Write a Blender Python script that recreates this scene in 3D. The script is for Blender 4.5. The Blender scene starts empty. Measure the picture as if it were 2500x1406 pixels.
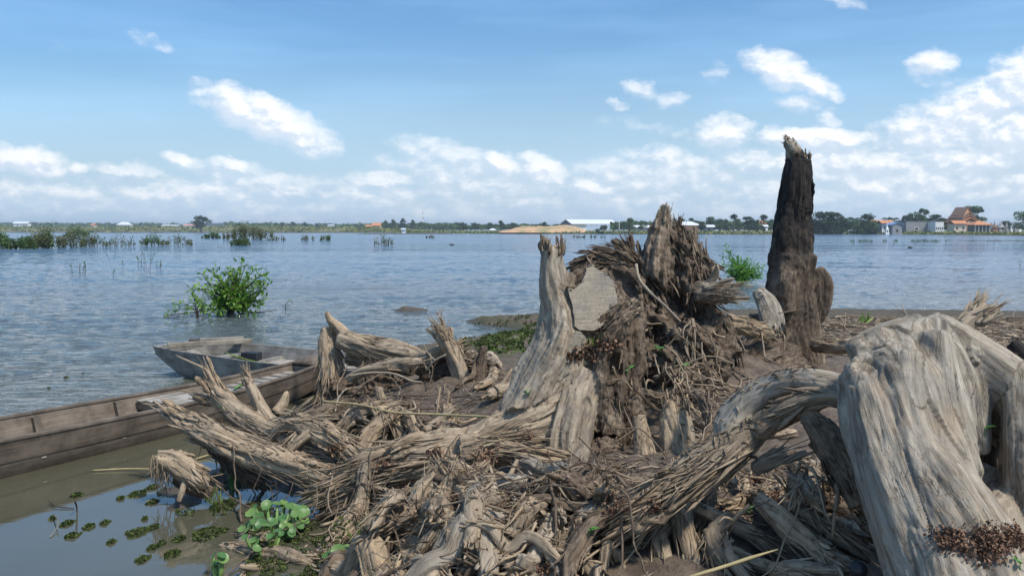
import bpy, bmesh, math, random
import numpy as np
from mathutils import Vector
R = math.radians
sc = bpy.context.scene
col = sc.collection

# ------------------------------------------------------------------ camera
HC, PITCH, FPX = 1.7, math.atan((703 - 562) / 2040), 2040.0
cam_d = bpy.data.cameras.new('camera')
cam = bpy.data.objects.new('camera', cam_d)
col.objects.link(cam)
cam.location = (0, 0, HC)
cam.rotation_euler = (math.pi / 2 - PITCH, 0, 0)
cam_d.sensor_width = 36
cam_d.lens = 36 * FPX / 2500
cam_d.clip_start = 0.05
cam_d.clip_end = 30000
sc.camera = cam

# ------------------------------------------------------------------ view
sc.view_settings.view_transform = 'Standard'
sc.view_settings.look = 'None'
sc.view_settings.gamma = 1
sc.view_settings.exposure = 0.35
sc.cycles.use_denoising = True
sc.cycles.max_bounces = 6
sc.cycles.diffuse_bounces = 3
sc.cycles.glossy_bounces = 3
sc.cycles.transparent_max_bounces = 8
sc.cycles.volume_bounces = 0
sc.cycles.sample_clamp_indirect = 6

# ------------------------------------------------------------------ pixel <-> world
CP, SP = math.cos(PITCH), math.sin(PITCH)
def ray(u, v):
    a, b = (u - 1250) / FPX, (703 - v) / FPX
    return np.array([a, CP + b * SP, -SP + b * CP])
def P(u, v, Y):
    d = ray(u, v); t = Y / d[1]
    return (d[0] * t, Y, HC + d[2] * t)
def G(u, v, z=0.0):
    d = ray(u, v); t = (z - HC) / d[2]
    return (d[0] * t, d[1] * t, z)
def M(px, Y):
    return px * Y / FPX

# ------------------------------------------------------------------ node helpers
def mat(name):
    m = bpy.data.materials.new(name); m.use_nodes = True
    nt = m.node_tree
    return m, nt, nt.nodes['Principled BSDF'], nt.nodes['Material Output']
def nd(nt, t, **kw):
    n = nt.nodes.new(t)
    for k, v in kw.items():
        if k in n.inputs.keys() if isinstance(k, str) else False:
            n.inputs[k].default_value = v
        else:
            setattr(n, k, v)
    return n
def lk(nt, a, b): nt.links.new(a, b)
def mth(nt, op, a, b=None, c=None, clamp=False):
    n = nt.nodes.new('ShaderNodeMath'); n.operation = op; n.use_clamp = clamp
    for i, x in enumerate((a, b, c)):
        if x is None: continue
        if isinstance(x, (int, float)): n.inputs[i].default_value = x
        else: nt.links.new(x, n.inputs[i])
    return n.outputs[0]
def mapr(nt, v, a, b, c=0.0, d=1.0, smooth=False):
    n = nt.nodes.new('ShaderNodeMapRange')
    n.interpolation_type = 'SMOOTHSTEP' if smooth else 'LINEAR'
    n.clamp = True
    nt.links.new(v, n.inputs[0])
    for i, x in enumerate((a, b, c, d)):
        if isinstance(x, (int, float)): n.inputs[i + 1].default_value = x
        else: nt.links.new(x, n.inputs[i + 1])
    return n.outputs[0]
def mixc(nt, f, a, b, mode='MIX'):
    n = nt.nodes.new('ShaderNodeMix'); n.data_type = 'RGBA'; n.blend_type = mode
    for i, x in ((0, f), (6, a), (7, b)):
        if isinstance(x, (int, float)): n.inputs[i].default_value = x
        elif isinstance(x, (tuple, list)): n.inputs[i].default_value = (*x[:3], 1)
        else: nt.links.new(x, n.inputs[i])
    return n.outputs[2]
def noise(nt, vec, scale, detail=4, rough=0.55, dist=0.0):
    n = nt.nodes.new('ShaderNodeTexNoise')
    n.inputs['Scale'].default_value = scale; n.inputs['Detail'].default_value = detail
    n.inputs['Roughness'].default_value = rough; n.inputs['Distortion'].default_value = dist
    if vec is not None: nt.links.new(vec, n.inputs['Vector'])
    return n.outputs['Fac']
def mapping(nt, vec, scale=(1, 1, 1), loc=(0, 0, 0)):
    n = nt.nodes.new('ShaderNodeMapping')
    n.inputs['Scale'].default_value = scale; n.inputs['Location'].default_value = loc
    nt.links.new(vec, n.inputs['Vector'])
    return n.outputs[0]
def bump(nt, h, strength, dist, nrm=None):
    n = nt.nodes.new('ShaderNodeBump')
    n.inputs['Strength'].default_value = strength; n.inputs['Distance'].default_value = dist
    nt.links.new(h, n.inputs['Height'])
    if nrm is not None: nt.links.new(nrm, n.inputs['Normal'])
    return n.outputs[0]

# ------------------------------------------------------------------ sky: sun, air and clouds far above
SUN_EL, SUN_AZ = R(56), R(128)      # azimuth clockwise from +Y (to the right of the view)
w = bpy.data.worlds.new('World'); sc.world = w; w.use_nodes = True
nt = w.node_tree
bg = nt.nodes['Background']
sky = nt.nodes.new('ShaderNodeTexSky'); sky.sky_type = 'NISHITA'
sky.sun_disc = False; sky.sun_elevation = SUN_EL; sky.sun_rotation = SUN_AZ
sky.air_density = 1.25; sky.dust_density = 1.6; sky.ozone_density = 1.6; sky.altitude = 0

def cloud_group():
    g = bpy.data.node_groups.new('cloud_density', 'ShaderNodeTree')
    g.interface.new_socket('A', in_out='INPUT', socket_type='NodeSocketVector')
    g.interface.new_socket('Density', in_out='OUTPUT', socket_type='NodeSocketFloat')
    gi = g.nodes.new('NodeGroupInput'); go = g.nodes.new('NodeGroupOutput')
    s = g.nodes.new('ShaderNodeSeparateXYZ'); lk(g, gi.outputs[0], s.inputs[0])
    # A = (u, v): azimuth and elevation tangents in thousandths (photo units)
    # distort the lookup so that outlines billow
    sc1 = mapping(g, gi.outputs[0], (0.012, 0.017, 1))
    na = noise(g, sc1, 1.0, 6, 0.62)
    nb = noise(g, mapping(g, gi.outputs[0], (0.012, 0.017, 1), (7, 3, 5)), 1.0, 6, 0.62)
    x = mth(g, 'ADD', s.outputs[0], mth(g, 'MULTIPLY', mth(g, 'SUBTRACT', na, .5), 90))
    y = mth(g, 'ADD', s.outputs[1], mth(g, 'MULTIPLY', mth(g, 'SUBTRACT', nb, .5), 60))
    # (pixel x, pixel y, half width, half height, slope dy/dx, strength)
    CL = [(655, 290, 150, 42, .42, 1.0), (540, 232, 45, 20, .4, .62), (740, 345, 70, 28, .3, .8),
          (2300, 390, 380, 85, -.15, .62), (2050, 470, 400, 50, 0, .5), (60, 392, 95, 30, .15, .95), (205, 415, 28, 13, .1, .75), (310, 415, 80, 20, .1, .55),
          (455, 395, 45, 18, .25, .8), (575, 405, 60, 17, .2, .8), (640, 440, 130, 22, .12, .6),
          (690, 470, 80, 13, .1, .6), (930, 440, 75, 20, .1, .7), (1100, 380, 120, 28, .25, .62),
          (1220, 400, 50, 16, .3, .9), (1320, 415, 62, 28, .3, .95), (1210, 470, 110, 15, .05, .55),
          (1450, 410, 60, 12, .1, .5), (1445, 455, 60, 20, .3, .75), (1440, 485, 60, 10, .1, .6),
          (1560, 222, 42, 18, .4, .5), (1640, 247, 38, 15, 0, .55), (1500, 257, 28, 13, .3, .45),
          (1740, 180, 26, 22, 0, .35), (1765, 325, 62, 34, 0, .85), (1900, 180, 90, 34, .35, .9),
          (1985, 215, 50, 22, .4, .8), (2050, 15, 42, 22, .1, .5), (2255, 160, 55, 26, 0, .8),
          (2290, 200, 80, 22, .1, .3), (1990, 340, 115, 20, .02, 1.1), (1940, 260, 48, 20, .1, .5), (2010, 295, 25, 30, 0, .5),
          (2480, 200, 70, 60, -.2, 1.0), (2400, 250, 90, 40, -.2, .9), (2280, 340, 120, 40, -.1, .8), (2000, 400, 160, 40, 0, .75), (1600, 430, 200, 45, 0, .6), (1150, 430, 200, 50, .1, .55), (2250, 450, 220, 50, 0, .7), (2340, 290, 130, 60, -.35, .9), (2500, 330, 140, 70, 0, .9),
          (2210, 320, 50, 42, 0, .8), (2150, 400, 130, 36, 0, .7), (2350, 390, 170, 40, 0, .75),
          (2130, 455, 100, 24, .1, .8), (1900, 400, 180, 30, .02, .6), (1640, 390, 120, 26, .1, .6),
          (1650, 450, 160, 30, 0, .5), (2500, 450, 120, 50, 0, .6), (380, 110, 60, 16, .4, .28),
          (160, 110, 60, 18, .1, .15), (1550, 310, 110, 18, .2, .22), (1660, 330, 80, 18, .1, .25),
          (2750, 330, 260, 110, 0, .8), (-250, 380, 200, 40, 0, .7), (-300, 250, 90, 40, 0, .7),
          (-900, 300, 200, 60, .1, .8), (3400, 280, 250, 90, -.1, .8), (1200, -700, 300, 120, 0, .5), (400, -900, 350, 150, .2, .6)]
    acc = None
    cv = g.nodes.new('ShaderNodeCombineXYZ'); lk(g, x, cv.inputs[0]); lk(g, y, cv.inputs[1])
    for (cx, cy, ww, hh, sl, st) in CL:
        mp = g.nodes.new('ShaderNodeMapping'); mp.vector_type = 'TEXTURE'
        mp.inputs['Location'].default_value = (cx, cy, 0)
        mp.inputs['Rotation'].default_value = (0, 0, math.atan(sl))
        mp.inputs['Scale'].default_value = (ww, hh, 1); lk(g, cv.outputs[0], mp.inputs['Vector'])
        dt = g.nodes.new('ShaderNodeVectorMath'); dt.operation = 'DOT_PRODUCT'
        lk(g, mp.outputs[0], dt.inputs[0]); lk(g, mp.outputs[0], dt.inputs[1])
        e = mth(g, 'MULTIPLY_ADD', dt.outputs['Value'], -.42 * st, st)
        acc = e if acc is None else mth(g, 'MAXIMUM', acc, e)
    acc = mth(g, 'MAXIMUM', acc, 0.0)
    # low bank of broken cloud over the horizon
    fine = noise(g, mapping(g, gi.outputs[0], (0.02, 0.034, 1), (2, 9, 1)), 1.0, 7, 0.6)
    big = noise(g, mapping(g, gi.outputs[0], (0.0045, 0.014, 1), (4, 1, 8)), 1.0, 5, 0.55)
    band = mth(g, 'MULTIPLY', mapr(g, s.outputs[1], 395, 470, 0, 1, True), mapr(g, big, .36, .6, .2, .62))
    acc = mth(g, 'MAXIMUM', acc, band)
    den = mth(g, 'ADD', acc, mth(g, 'MULTIPLY', mth(g, 'SUBTRACT', fine, .5), 1.05))
    den = mth(g, 'MULTIPLY', den, mapr(g, acc, 0.03, 0.2, 0, 1))
    lk(g, den, go.inputs[0])
    return g
cg = cloud_group()
tc = nt.nodes.new('ShaderNodeTexCoord')
sx = nt.nodes.new('ShaderNodeSeparateXYZ'); lk(nt, tc.outputs['Generated'], sx.inputs[0])
yy = mth(nt, 'MAXIMUM', mth(nt, 'ABSOLUTE', sx.outputs[1]), 0.15)
uu = mth(nt, 'MULTIPLY_ADD', mth(nt, 'DIVIDE', sx.outputs[0], yy), FPX, 1250)
vv = mth(nt, 'MULTIPLY_ADD', mth(nt, 'DIVIDE', mth(nt, 'ABSOLUTE', sx.outputs[2]), yy), -FPX * 1.005, 562)
def den(du, dv):
    c = nt.nodes.new('ShaderNodeCombineXYZ')
    lk(nt, mth(nt, 'ADD', uu, du), c.inputs[0]); lk(nt, mth(nt, 'ADD', vv, dv), c.inputs[1])
    n = nt.nodes.new('ShaderNodeGroup'); n.node_tree = cg; lk(nt, c.outputs[0], n.inputs[0])
    return n.outputs[0]
d0 = den(0, 0); d1 = den(14, -20)
cover = mapr(nt, d0, 0.02, 0.95, 0, .97, True)
lit = mapr(nt, mth(nt, 'SUBTRACT', d0, d1), -0.16, 0.26, 0, 1, True)
shade = mapr(nt, d0, .4, 1.2, 0, .35)
lit = mth(nt, 'SUBTRACT', lit, mth(nt, 'MULTIPLY', shade, .3), clamp=True)
ccol = mixc(nt, lit, (6.5, 7.35, 8.5), (9.7, 9.75, 9.9))
# thin high veil
veil = noise(nt, mapping(nt, tc.outputs['Generated'], (1.2, 1.2, 9)), 2.2, 5, .5)
skyc = mixc(nt, mapr(nt, veil, .36, .72, 0, .34), sky.outputs[0], (6.5, 7.6, 8.6))
hz = mapr(nt, vv, 60, 560, .0, .86, True)
skyc = mixc(nt, 1.0, skyc, (.70, 1.03, 1.34), 'MULTIPLY')
skyc = mixc(nt, hz, skyc, (5.0, 6.5, 7.9))
fin = mixc(nt, mth(nt, 'MULTIPLY', cover, mapr(nt, vv, 470, 556, 1, .3)), skyc, ccol)
lk(nt, fin, bg.inputs[0])
bg.inputs[1].default_value = 0.092

sd = bpy.data.lights.new('sun', 'SUN'); sd.energy = 3.6; sd.angle = R(6); sd.color = (1, .93, .82)
so = bpy.data.objects.new('sun', sd); col.objects.link(so)
sv = Vector((math.sin(SUN_AZ) * math.cos(SUN_EL), math.cos(SUN_AZ) * math.cos(SUN_EL), math.sin(SUN_EL)))
so.rotation_euler = sv.to_track_quat('Z', 'Y').to_euler()
so.location = (20, 10, 40)

# ------------------------------------------------------------------ object helpers
def empty(name, loc=(0, 0, 0)):
    o = bpy.data.objects.new(name, None); col.objects.link(o); o.location = loc
    o.empty_display_size = .1
    return o
def tag(o, label=None, cat=None, group=None, kind=None):
    if label: o['label'] = label
    if cat: o['category'] = cat
    if group: o['group'] = group
    if kind: o['kind'] = kind
    return o
def link_mesh(name, me, m=None, parent=None):
    o = bpy.data.objects.new(name, me); col.objects.link(o)
    if m is not None: me.materials.append(m)
    if parent is not None:
        o.parent = parent
        o.matrix_parent_inverse = parent.matrix_world.inverted() if False else o.matrix_parent_inverse
        o.location = tuple(-c for c in parent.location) if parent.parent is None else (0, 0, 0)
    return o
def mesh_from(name, V, F, smooth=True):
    me = bpy.data.meshes.new(name)
    V = np.asarray(V, dtype=np.float32).reshape(-1, 3)
    if len(F) and isinstance(F, np.ndarray):
        k = F.shape[1]
        me.vertices.add(len(V)); me.vertices.foreach_set('co', V.ravel())
        me.loops.add(F.size); me.loops.foreach_set('vertex_index', F.astype(np.int32).ravel())
        me.polygons.add(len(F))
        me.polygons.foreach_set('loop_start', np.arange(0, F.size, k, dtype=np.int32))
        me.update(calc_edges=True)
    else:
        me.from_pydata([tuple(map(float, v)) for v in V], [], F); me.update()
    me.validate()
    if smooth: me.polygons.foreach_set('use_smooth', np.ones(len(me.polygons), dtype=bool)); me.update()
    return me
def vattr(me, name, arr):
    a = me.attributes.new(name, 'FLOAT_VECTOR', 'POINT')
    a.data.foreach_set('vector', np.asarray(arr, dtype=np.float32).ravel())

# ------------------------------------------------------------------ numpy noise
_rs = np.random.RandomState(5)
_perm = np.tile(_rs.permutation(512), 3)
_grad = _rs.normal(size=(512, 3)); _grad /= np.linalg.norm(_grad, axis=1)[:, None]
def perlin(p):
    p = np.asarray(p, dtype=np.float64)
    i = np.floor(p).astype(np.int64); f = p - i; i &= 511
    u = f * f * f * (f * (f * 6 - 15) + 10)
    out = 0
    for dx in (0, 1):
        wx = u[:, 0] if dx else 1 - u[:, 0]
        for dy in (0, 1):
            wy = u[:, 1] if dy else 1 - u[:, 1]
            for dz in (0, 1):
                wz = u[:, 2] if dz else 1 - u[:, 2]
                h = _perm[_perm[_perm[(i[:, 0] + dx) & 511] + ((i[:, 1] + dy) & 511)] + ((i[:, 2] + dz) & 511)]
                g = _grad[h & 511]
                out = out + wx * wy * wz * (g[:, 0] * (f[:, 0] - dx) + g[:, 1] * (f[:, 1] - dy) + g[:, 2] * (f[:, 2] - dz))
    return out * 1.6
def fbm(p, o=4, g=.5):
    s = 0; a = 1.0; p = np.array(p, dtype=np.float64)
    for k in range(o):
        s = s + a * perlin(p); p = p * 2.03 + 11.7; a *= g
    return s
def ridged(p, o=3):
    s = 0; a = 1.0; p = np.array(p, dtype=np.float64)
    for k in range(o):
        s = s + a * (1 - 2 * np.abs(perlin(p))); p = p * 2.1 + 5.3; a *= .5
    return s / 1.75

# ------------------------------------------------------------------ shoreline of the near bank (points on the water plane)
SH = [(2900, 784), (2500, 776), (2300, 773), (2000, 768), (1750, 770), (1560, 777), (1330, 777), (1230, 781), (1128, 783), (1190, 797), (1270, 802),
      (1235, 822), (1180, 830), (1120, 838), (1060, 850), (960, 862), (840, 880), (770, 930), (770, 1000), (690, 1070), (600, 1120), (500, 1150),
      (420, 1195), (440, 1240), (560, 1190), (700, 1190), (820, 1230), (930, 1270), (900, 1340), (860, 1406)]
SHW = [G(u, v)[:2] for u, v in SH] + [(-0.7, 2.5), (-1.6, 0), (-2, -12), (16, -12), (30, 4), (26, 16)]
SHW = np.array(SHW)
def seg_dist(p, poly):
    n = len(poly); d = np.full(len(p), 1e9); inside = np.zeros(len(p), bool)
    for i in range(n):
        a = poly[i]; b = poly[(i + 1) % n]; ab = b - a
        t = np.clip(((p - a) @ ab) / (ab @ ab), 0, 1)
        q = a + t[:, None] * ab
        d = np.minimum(d, np.hypot(*(p - q).T))
        c = ((a[1] > p[:, 1]) != (b[1] > p[:, 1])) & (p[:, 0] < (b[0] - a[0]) * (p[:, 1] - a[1]) / (b[1] - a[1] + 1e-12) + a[0])
        inside ^= c
    return np.where(inside, d, -d)
# far shore: waterline rows (photo column, row) -> distance
FS = [(-1400, 567), (0, 567), (520, 567.2), (800, 568.0), (1000, 569.6), (1200, 571), (1600, 572.4), (1900, 573.2), (2060, 571.6), (2250, 573.4), (2500, 576), (2900, 578), (4200, 579)]
def far_y(x):
    # x/Y = (u-1250)/f ; solve on the sampled table in bearing
    return None
_fb = np.array([(u - 1250) / FPX for u, v in FS]); _fy = np.array([G(1250, v)[1] for u, v in FS])
def land_h(x, y):
    x = np.asarray(x, float); y = np.asarray(y, float)
    p = np.stack([x, y], 1)
    h = np.full(len(x), -0.9)
    near = (y < 40) & (np.abs(x) < 45)
    if near.any():
        q = p[near]
        wob = fbm(np.stack([q[:, 0] * 1.3, q[:, 1] * 1.3, np.zeros(len(q))], 1), 4) * .12
        d = seg_dist(q, SHW) + wob
        g = np.where(d > 0, .30 * (1 - np.exp(-d / .8)), np.maximum(d * .35, -0.9))
        # the heap of soil below the stumps
        for (cx, cy, rx, ry, a) in HEAP:
            g = g + a * np.exp(-((q[:, 0] - cx) / rx) ** 2 - ((q[:, 1] - cy) / ry) ** 2) * (d > -.1)
        n2 = fbm(np.stack([q[:, 0] * 5, q[:, 1] * 5, np.ones(len(q))], 1), 4)
        g = g + np.where(d > -.2, n2 * np.where(q[:, 1] < 9, .035, .022), 0)
        # low muddy islets
        for (cx, cy, rx, ry, a) in ISLE:
            r2 = ((q[:, 0] - cx) / rx) ** 2 + ((q[:, 1] - cy) / ry) ** 2
            g = np.maximum(g, (a + .05) * np.exp(-r2 * 1.2) - .05 + n2 * .03)
        h[near] = g
    fy = np.interp(x / np.maximum(y, 1), _fb, _fy)
    f = y > 150
    wob = fbm(np.stack([x * .02, y * .02, np.full(len(x), 3.)], 1), 3)
    d = y - fy + wob * np.clip((fy - 300) * .1, 4, 30) * .6
    hf = np.where(d > 0, (1.0 + np.clip((-(x / np.maximum(y, 1)) - .05) * 14, 0, 3.2)) * (1 - np.exp(-d / 22)) + wob * .5 * np.clip(d / 30, 0, 1), -.5)
    h = np.where(f, hf, h)
    return h
HEAP = [(1.2, 4.6, 1.5, 1.0, .10), (.45, 4.3, .6, .6, .14), (1.6, 3.8, 1.0, .7, .12), (1.25, 6.35, .9, .7, .42), (2.5, 7.5, .9, .7, .22), (1.9, 6.7, .6, .5, .15), (-.45, 7.3, .9, .6, .16), (0.1, 6.0, .8, .6, .12)]
ISLE = [(*G(1000, 757)[:2], .42, .36, .075), (*G(1465, 597)[:2], 1.0, 1.4, .10), (*G(1560, 597)[:2], .7, 1.4, .08),
        (*G(1013, 579)[:2], 2.2, 4, .0), (*G(2030, 803)[:2], .01, .01, 0)]
def axis(segs):
    out = [segs[0][0]]
    for a, b, s in segs:
        n = max(1, int(round((b - a) / s))); out += list(np.linspace(a, b, n + 1)[1:])
    return np.array(out)
def grow(a, b, s0, k):
    out = [a]; s = s0
    while out[-1] < b: out.append(out[-1] + s); s *= k
    return out[1:]
xs = axis([(-3, 5.5, .035)]); xr = grow(5.5, 4000, .05, 1.09); xl = [-3 - (v - 5.5) for v in xr]
xs = np.concatenate([xl[::-1], xs, xr])
ys = np.concatenate([axis([(-14, 2, .5), (2, 9, .035)]), np.array(grow(9, 30, .045, 1.012)), axis([(32, 180, 12), (180, 230, 5), (230, 520, 3), (520, 800, 6)]), np.array(grow(800, 4000, 12, 1.2))])
XX, YY = np.meshgrid(xs, ys)
HH = land_h(XX.ravel(), YY.ravel())
nx, ny = len(xs), len(ys)
idx = np.arange(nx * ny).reshape(ny, nx)
F = np.stack([idx[:-1, :-1].ravel(), idx[:-1, 1:].ravel(), idx[1:, 1:].ravel(), idx[1:, :-1].ravel()], 1)
V = np.stack([XX.ravel(), YY.ravel(), HH], 1)
keep = ~((V[F[:, 0], 2] < -.49) & (V[F[:, 2], 2] < -.49) & (V[F[:, 0], 1] > 45) & (V[F[:, 0], 1] < 100))
ground = mesh_from('ground', V, F[np.ones(len(F), bool)])
m_ground, nt, bs, out = mat('mud_and_grass')
tcg = nt.nodes.new('ShaderNodeTexCoord'); ob = tcg.outputs['Object']
sp = nt.nodes.new('ShaderNodeSeparateXYZ'); lk(nt, ob, sp.inputs[0])
n1 = noise(nt, ob, 2.2, 8, .65); n2 = noise(nt, ob, 14, 8, .7); n3 = noise(nt, ob, 60, 4, .6)
c = mixc(nt, mapr(nt, n1, .35, .65), (.055, .039, .028), (.12, .088, .063))
c = mixc(nt, mapr(nt, n2, .45, .7), c, (.17, .13, .097))
c = mixc(nt, mapr(nt, n2, .5, .25, 0, .8), c, (.05, .034, .025))
wet = mapr(nt, sp.outputs[2], .0, .09, 1, 0)
c = mixc(nt, mth(nt, 'MULTIPLY', wet, .55), c, (.05, .042, .032))
# algae on the low spit behind
mossz = mth(nt, 'MULTIPLY', mapr(nt, sp.outputs[1], 8.2, 9.5), mapr(nt, sp.outputs[1], 40, 16))
mossx = mapr(nt, sp.outputs[0], 1.3, .7)
mz = mth(nt, 'MULTIPLY', mth(nt, 'MULTIPLY', mossz, mossx), mapr(nt, noise(nt, ob, 3.2, 6, .7), .44, .54))
c = mixc(nt, mth(nt, 'MULTIPLY', mz, .8), c, mixc(nt, n3, (.022, .024, .008), (.085, .08, .03)))
bk = mth(nt, 'MULTIPLY', mapr(nt, sp.outputs[1], 8.5, 11), mapr(nt, sp.outputs[0], 1.5, 3))
c = mixc(nt, mth(nt, 'MULTIPLY', bk, .8), c, mixc(nt, mapr(nt, n2, .4, .6), (.04, .03, .022), (.10, .085, .05)))
# far shore: dry earth and grass
fgc = noise(nt, mapping(nt, ob, (.02, .05, .02)), 1.0, 7, .62)
fc = mixc(nt, mapr(nt, fgc, .42, .6), (.10, .115, .035), (.19, .165, .085))
fc = mixc(nt, mapr(nt, sp.outputs[2], .25, .9), (.085, .075, .055), fc)
c = mixc(nt, mapr(nt, sp.outputs[1], 60, 160), c, fc)
lk(nt, c, bs.inputs['Base Color'])
lk(nt, mapr(nt, wet, 0, 1, .9, .45), bs.inputs['Roughness'])
bb = mth(nt, 'ADD', mth(nt, 'MULTIPLY', n2, 1.0), mth(nt, 'MULTIPLY', n3, .35))
lk(nt, bump(nt, bb, .9, .02), bs.inputs['Normal'])
g_o = link_mesh('ground', ground, m_ground); tag(g_o, kind='structure')

# ------------------------------------------------------------------ water
m_water, nt, bs, out = mat('lake_water')
tcg = nt.nodes.new('ShaderNodeTexCoord'); ob = tcg.outputs['Object']
sp = nt.nodes.new('ShaderNodeSeparateXYZ'); lk(nt, ob, sp.inputs[0])
wob = noise(nt, ob, .35, 3, .5)
yyw = mth(nt, 'ADD', sp.outputs[1], mth(nt, 'MULTIPLY', mth(nt, 'SUBTRACT', wob, .5), 3.0))
xyw = mth(nt, 'SUBTRACT', yyw, mth(nt, 'MULTIPLY', sp.outputs[0], .28))
wind = mapr(nt, xyw, 6.9, 11.5, .006, 1, True)
wind = mth(nt, 'MULTIPLY', wind, mapr(nt, noise(nt, mapping(nt, ob, (.04, .09, 1)), 1, 3), .3, .7, .75, 1.15))
pw = mapping(nt, ob, (1.0, 2.3, 1))
w1 = noise(nt, mapping(nt, ob, (.9, 2.0, 1)), 1.0, 3, .5, .4)
w2 = noise(nt, mapping(nt, ob, (3.0, 7.5, 1), (3, 1, 0)), 1.0, 4, .55, .5)
w3 = noise(nt, mapping(nt, ob, (14, 20, 1), (1, 7, 0)), 1.0, 3, .55)
hgt = mth(nt, 'ADD', mth(nt, 'MULTIPLY', w1, .10), mth(nt, 'ADD', mth(nt, 'MULTIPLY', w2, .13), mth(nt, 'MULTIPLY', w3, .045)))
hgt = mth(nt, 'MULTIPLY', hgt, wind)
lk(nt, bump(nt, hgt, 1.0, 1.0), bs.inputs['Normal'])
murk = noise(nt, ob, .6, 4, .5)
cwt = mixc(nt, murk, (.062, .06, .04), (.088, .083, .055))
cwt = mixc(nt, mapr(nt, sp.outputs[1], 8, 40), cwt, (.07, .13, .20))  # blue body colour on open water stands in for reflected sky
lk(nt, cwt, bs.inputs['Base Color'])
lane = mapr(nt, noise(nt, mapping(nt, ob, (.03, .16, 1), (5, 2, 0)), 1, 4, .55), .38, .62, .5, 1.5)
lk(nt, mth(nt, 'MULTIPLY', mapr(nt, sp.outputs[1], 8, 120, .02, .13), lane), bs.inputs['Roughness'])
bs.inputs['IOR'].default_value = 1.75
# open water carries real ripples (crests run across the wind), the lee of the bank and boats stays flat
wy = np.concatenate([[-14, 0, 3.5], np.arange(4.2, 13, .05), np.array(grow(13, 75, .055, 1.0065)), [78, 120, 400, 900, 4300.]])
wb = np.concatenate([[-60, -8, -2, -.95], np.linspace(-.82, .82, 620), [.95, 2, 8, 60]])
WB, WY = np.meshgrid(wb, wy); k = len(wb)
WX = WB * np.maximum(WY, 14.0); WX = np.clip(WX, -4400, 4400)
pw_ = np.stack([WX.ravel(), WY.ravel()], 1)
def wave(sx, sy, ph, o=2):
    return fbm(np.stack([(pw_[:, 0] + .25 * pw_[:, 1]) * sx, (pw_[:, 1] - .1 * pw_[:, 0]) * sy, np.full(len(pw_), ph)], 1), o)
wn_ = np.clip((pw_[:, 1] + .9 * fbm(pw_[:, [0, 1, 1]] * .35, 2) - .28 * pw_[:, 0] - 7.4) / 5.0, 0, 1)
wn_ = wn_ * wn_ * (3 - 2 * wn_) * np.clip((72 - pw_[:, 1]) / 10, 0, 1) * (np.abs(WB.ravel()) < .8)
gust = .8 + .8 * fbm(np.stack([pw_[:, 0] * .09, pw_[:, 1] * .26, np.full(len(pw_), 5.)], 1), 2)
WZ = wn_ * gust * (.030 * wave(.55, 1.5, 0) + .017 * wave(1.6, 4.2, 4) + .006 * wave(4, 9, 8, 1))
idx = np.arange(len(wb) * len(wy)).reshape(len(wy), k)
F = np.stack([idx[:-1, :-1].ravel(), idx[:-1, 1:].ravel(), idx[1:, 1:].ravel(), idx[1:, :-1].ravel()], 1)
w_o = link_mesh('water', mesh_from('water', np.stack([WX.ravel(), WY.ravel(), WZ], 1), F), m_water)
tag(w_o, kind='structure')
def gz(x, y):
    return float(land_h(np.array([x]), np.array([y]))[0])

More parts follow.
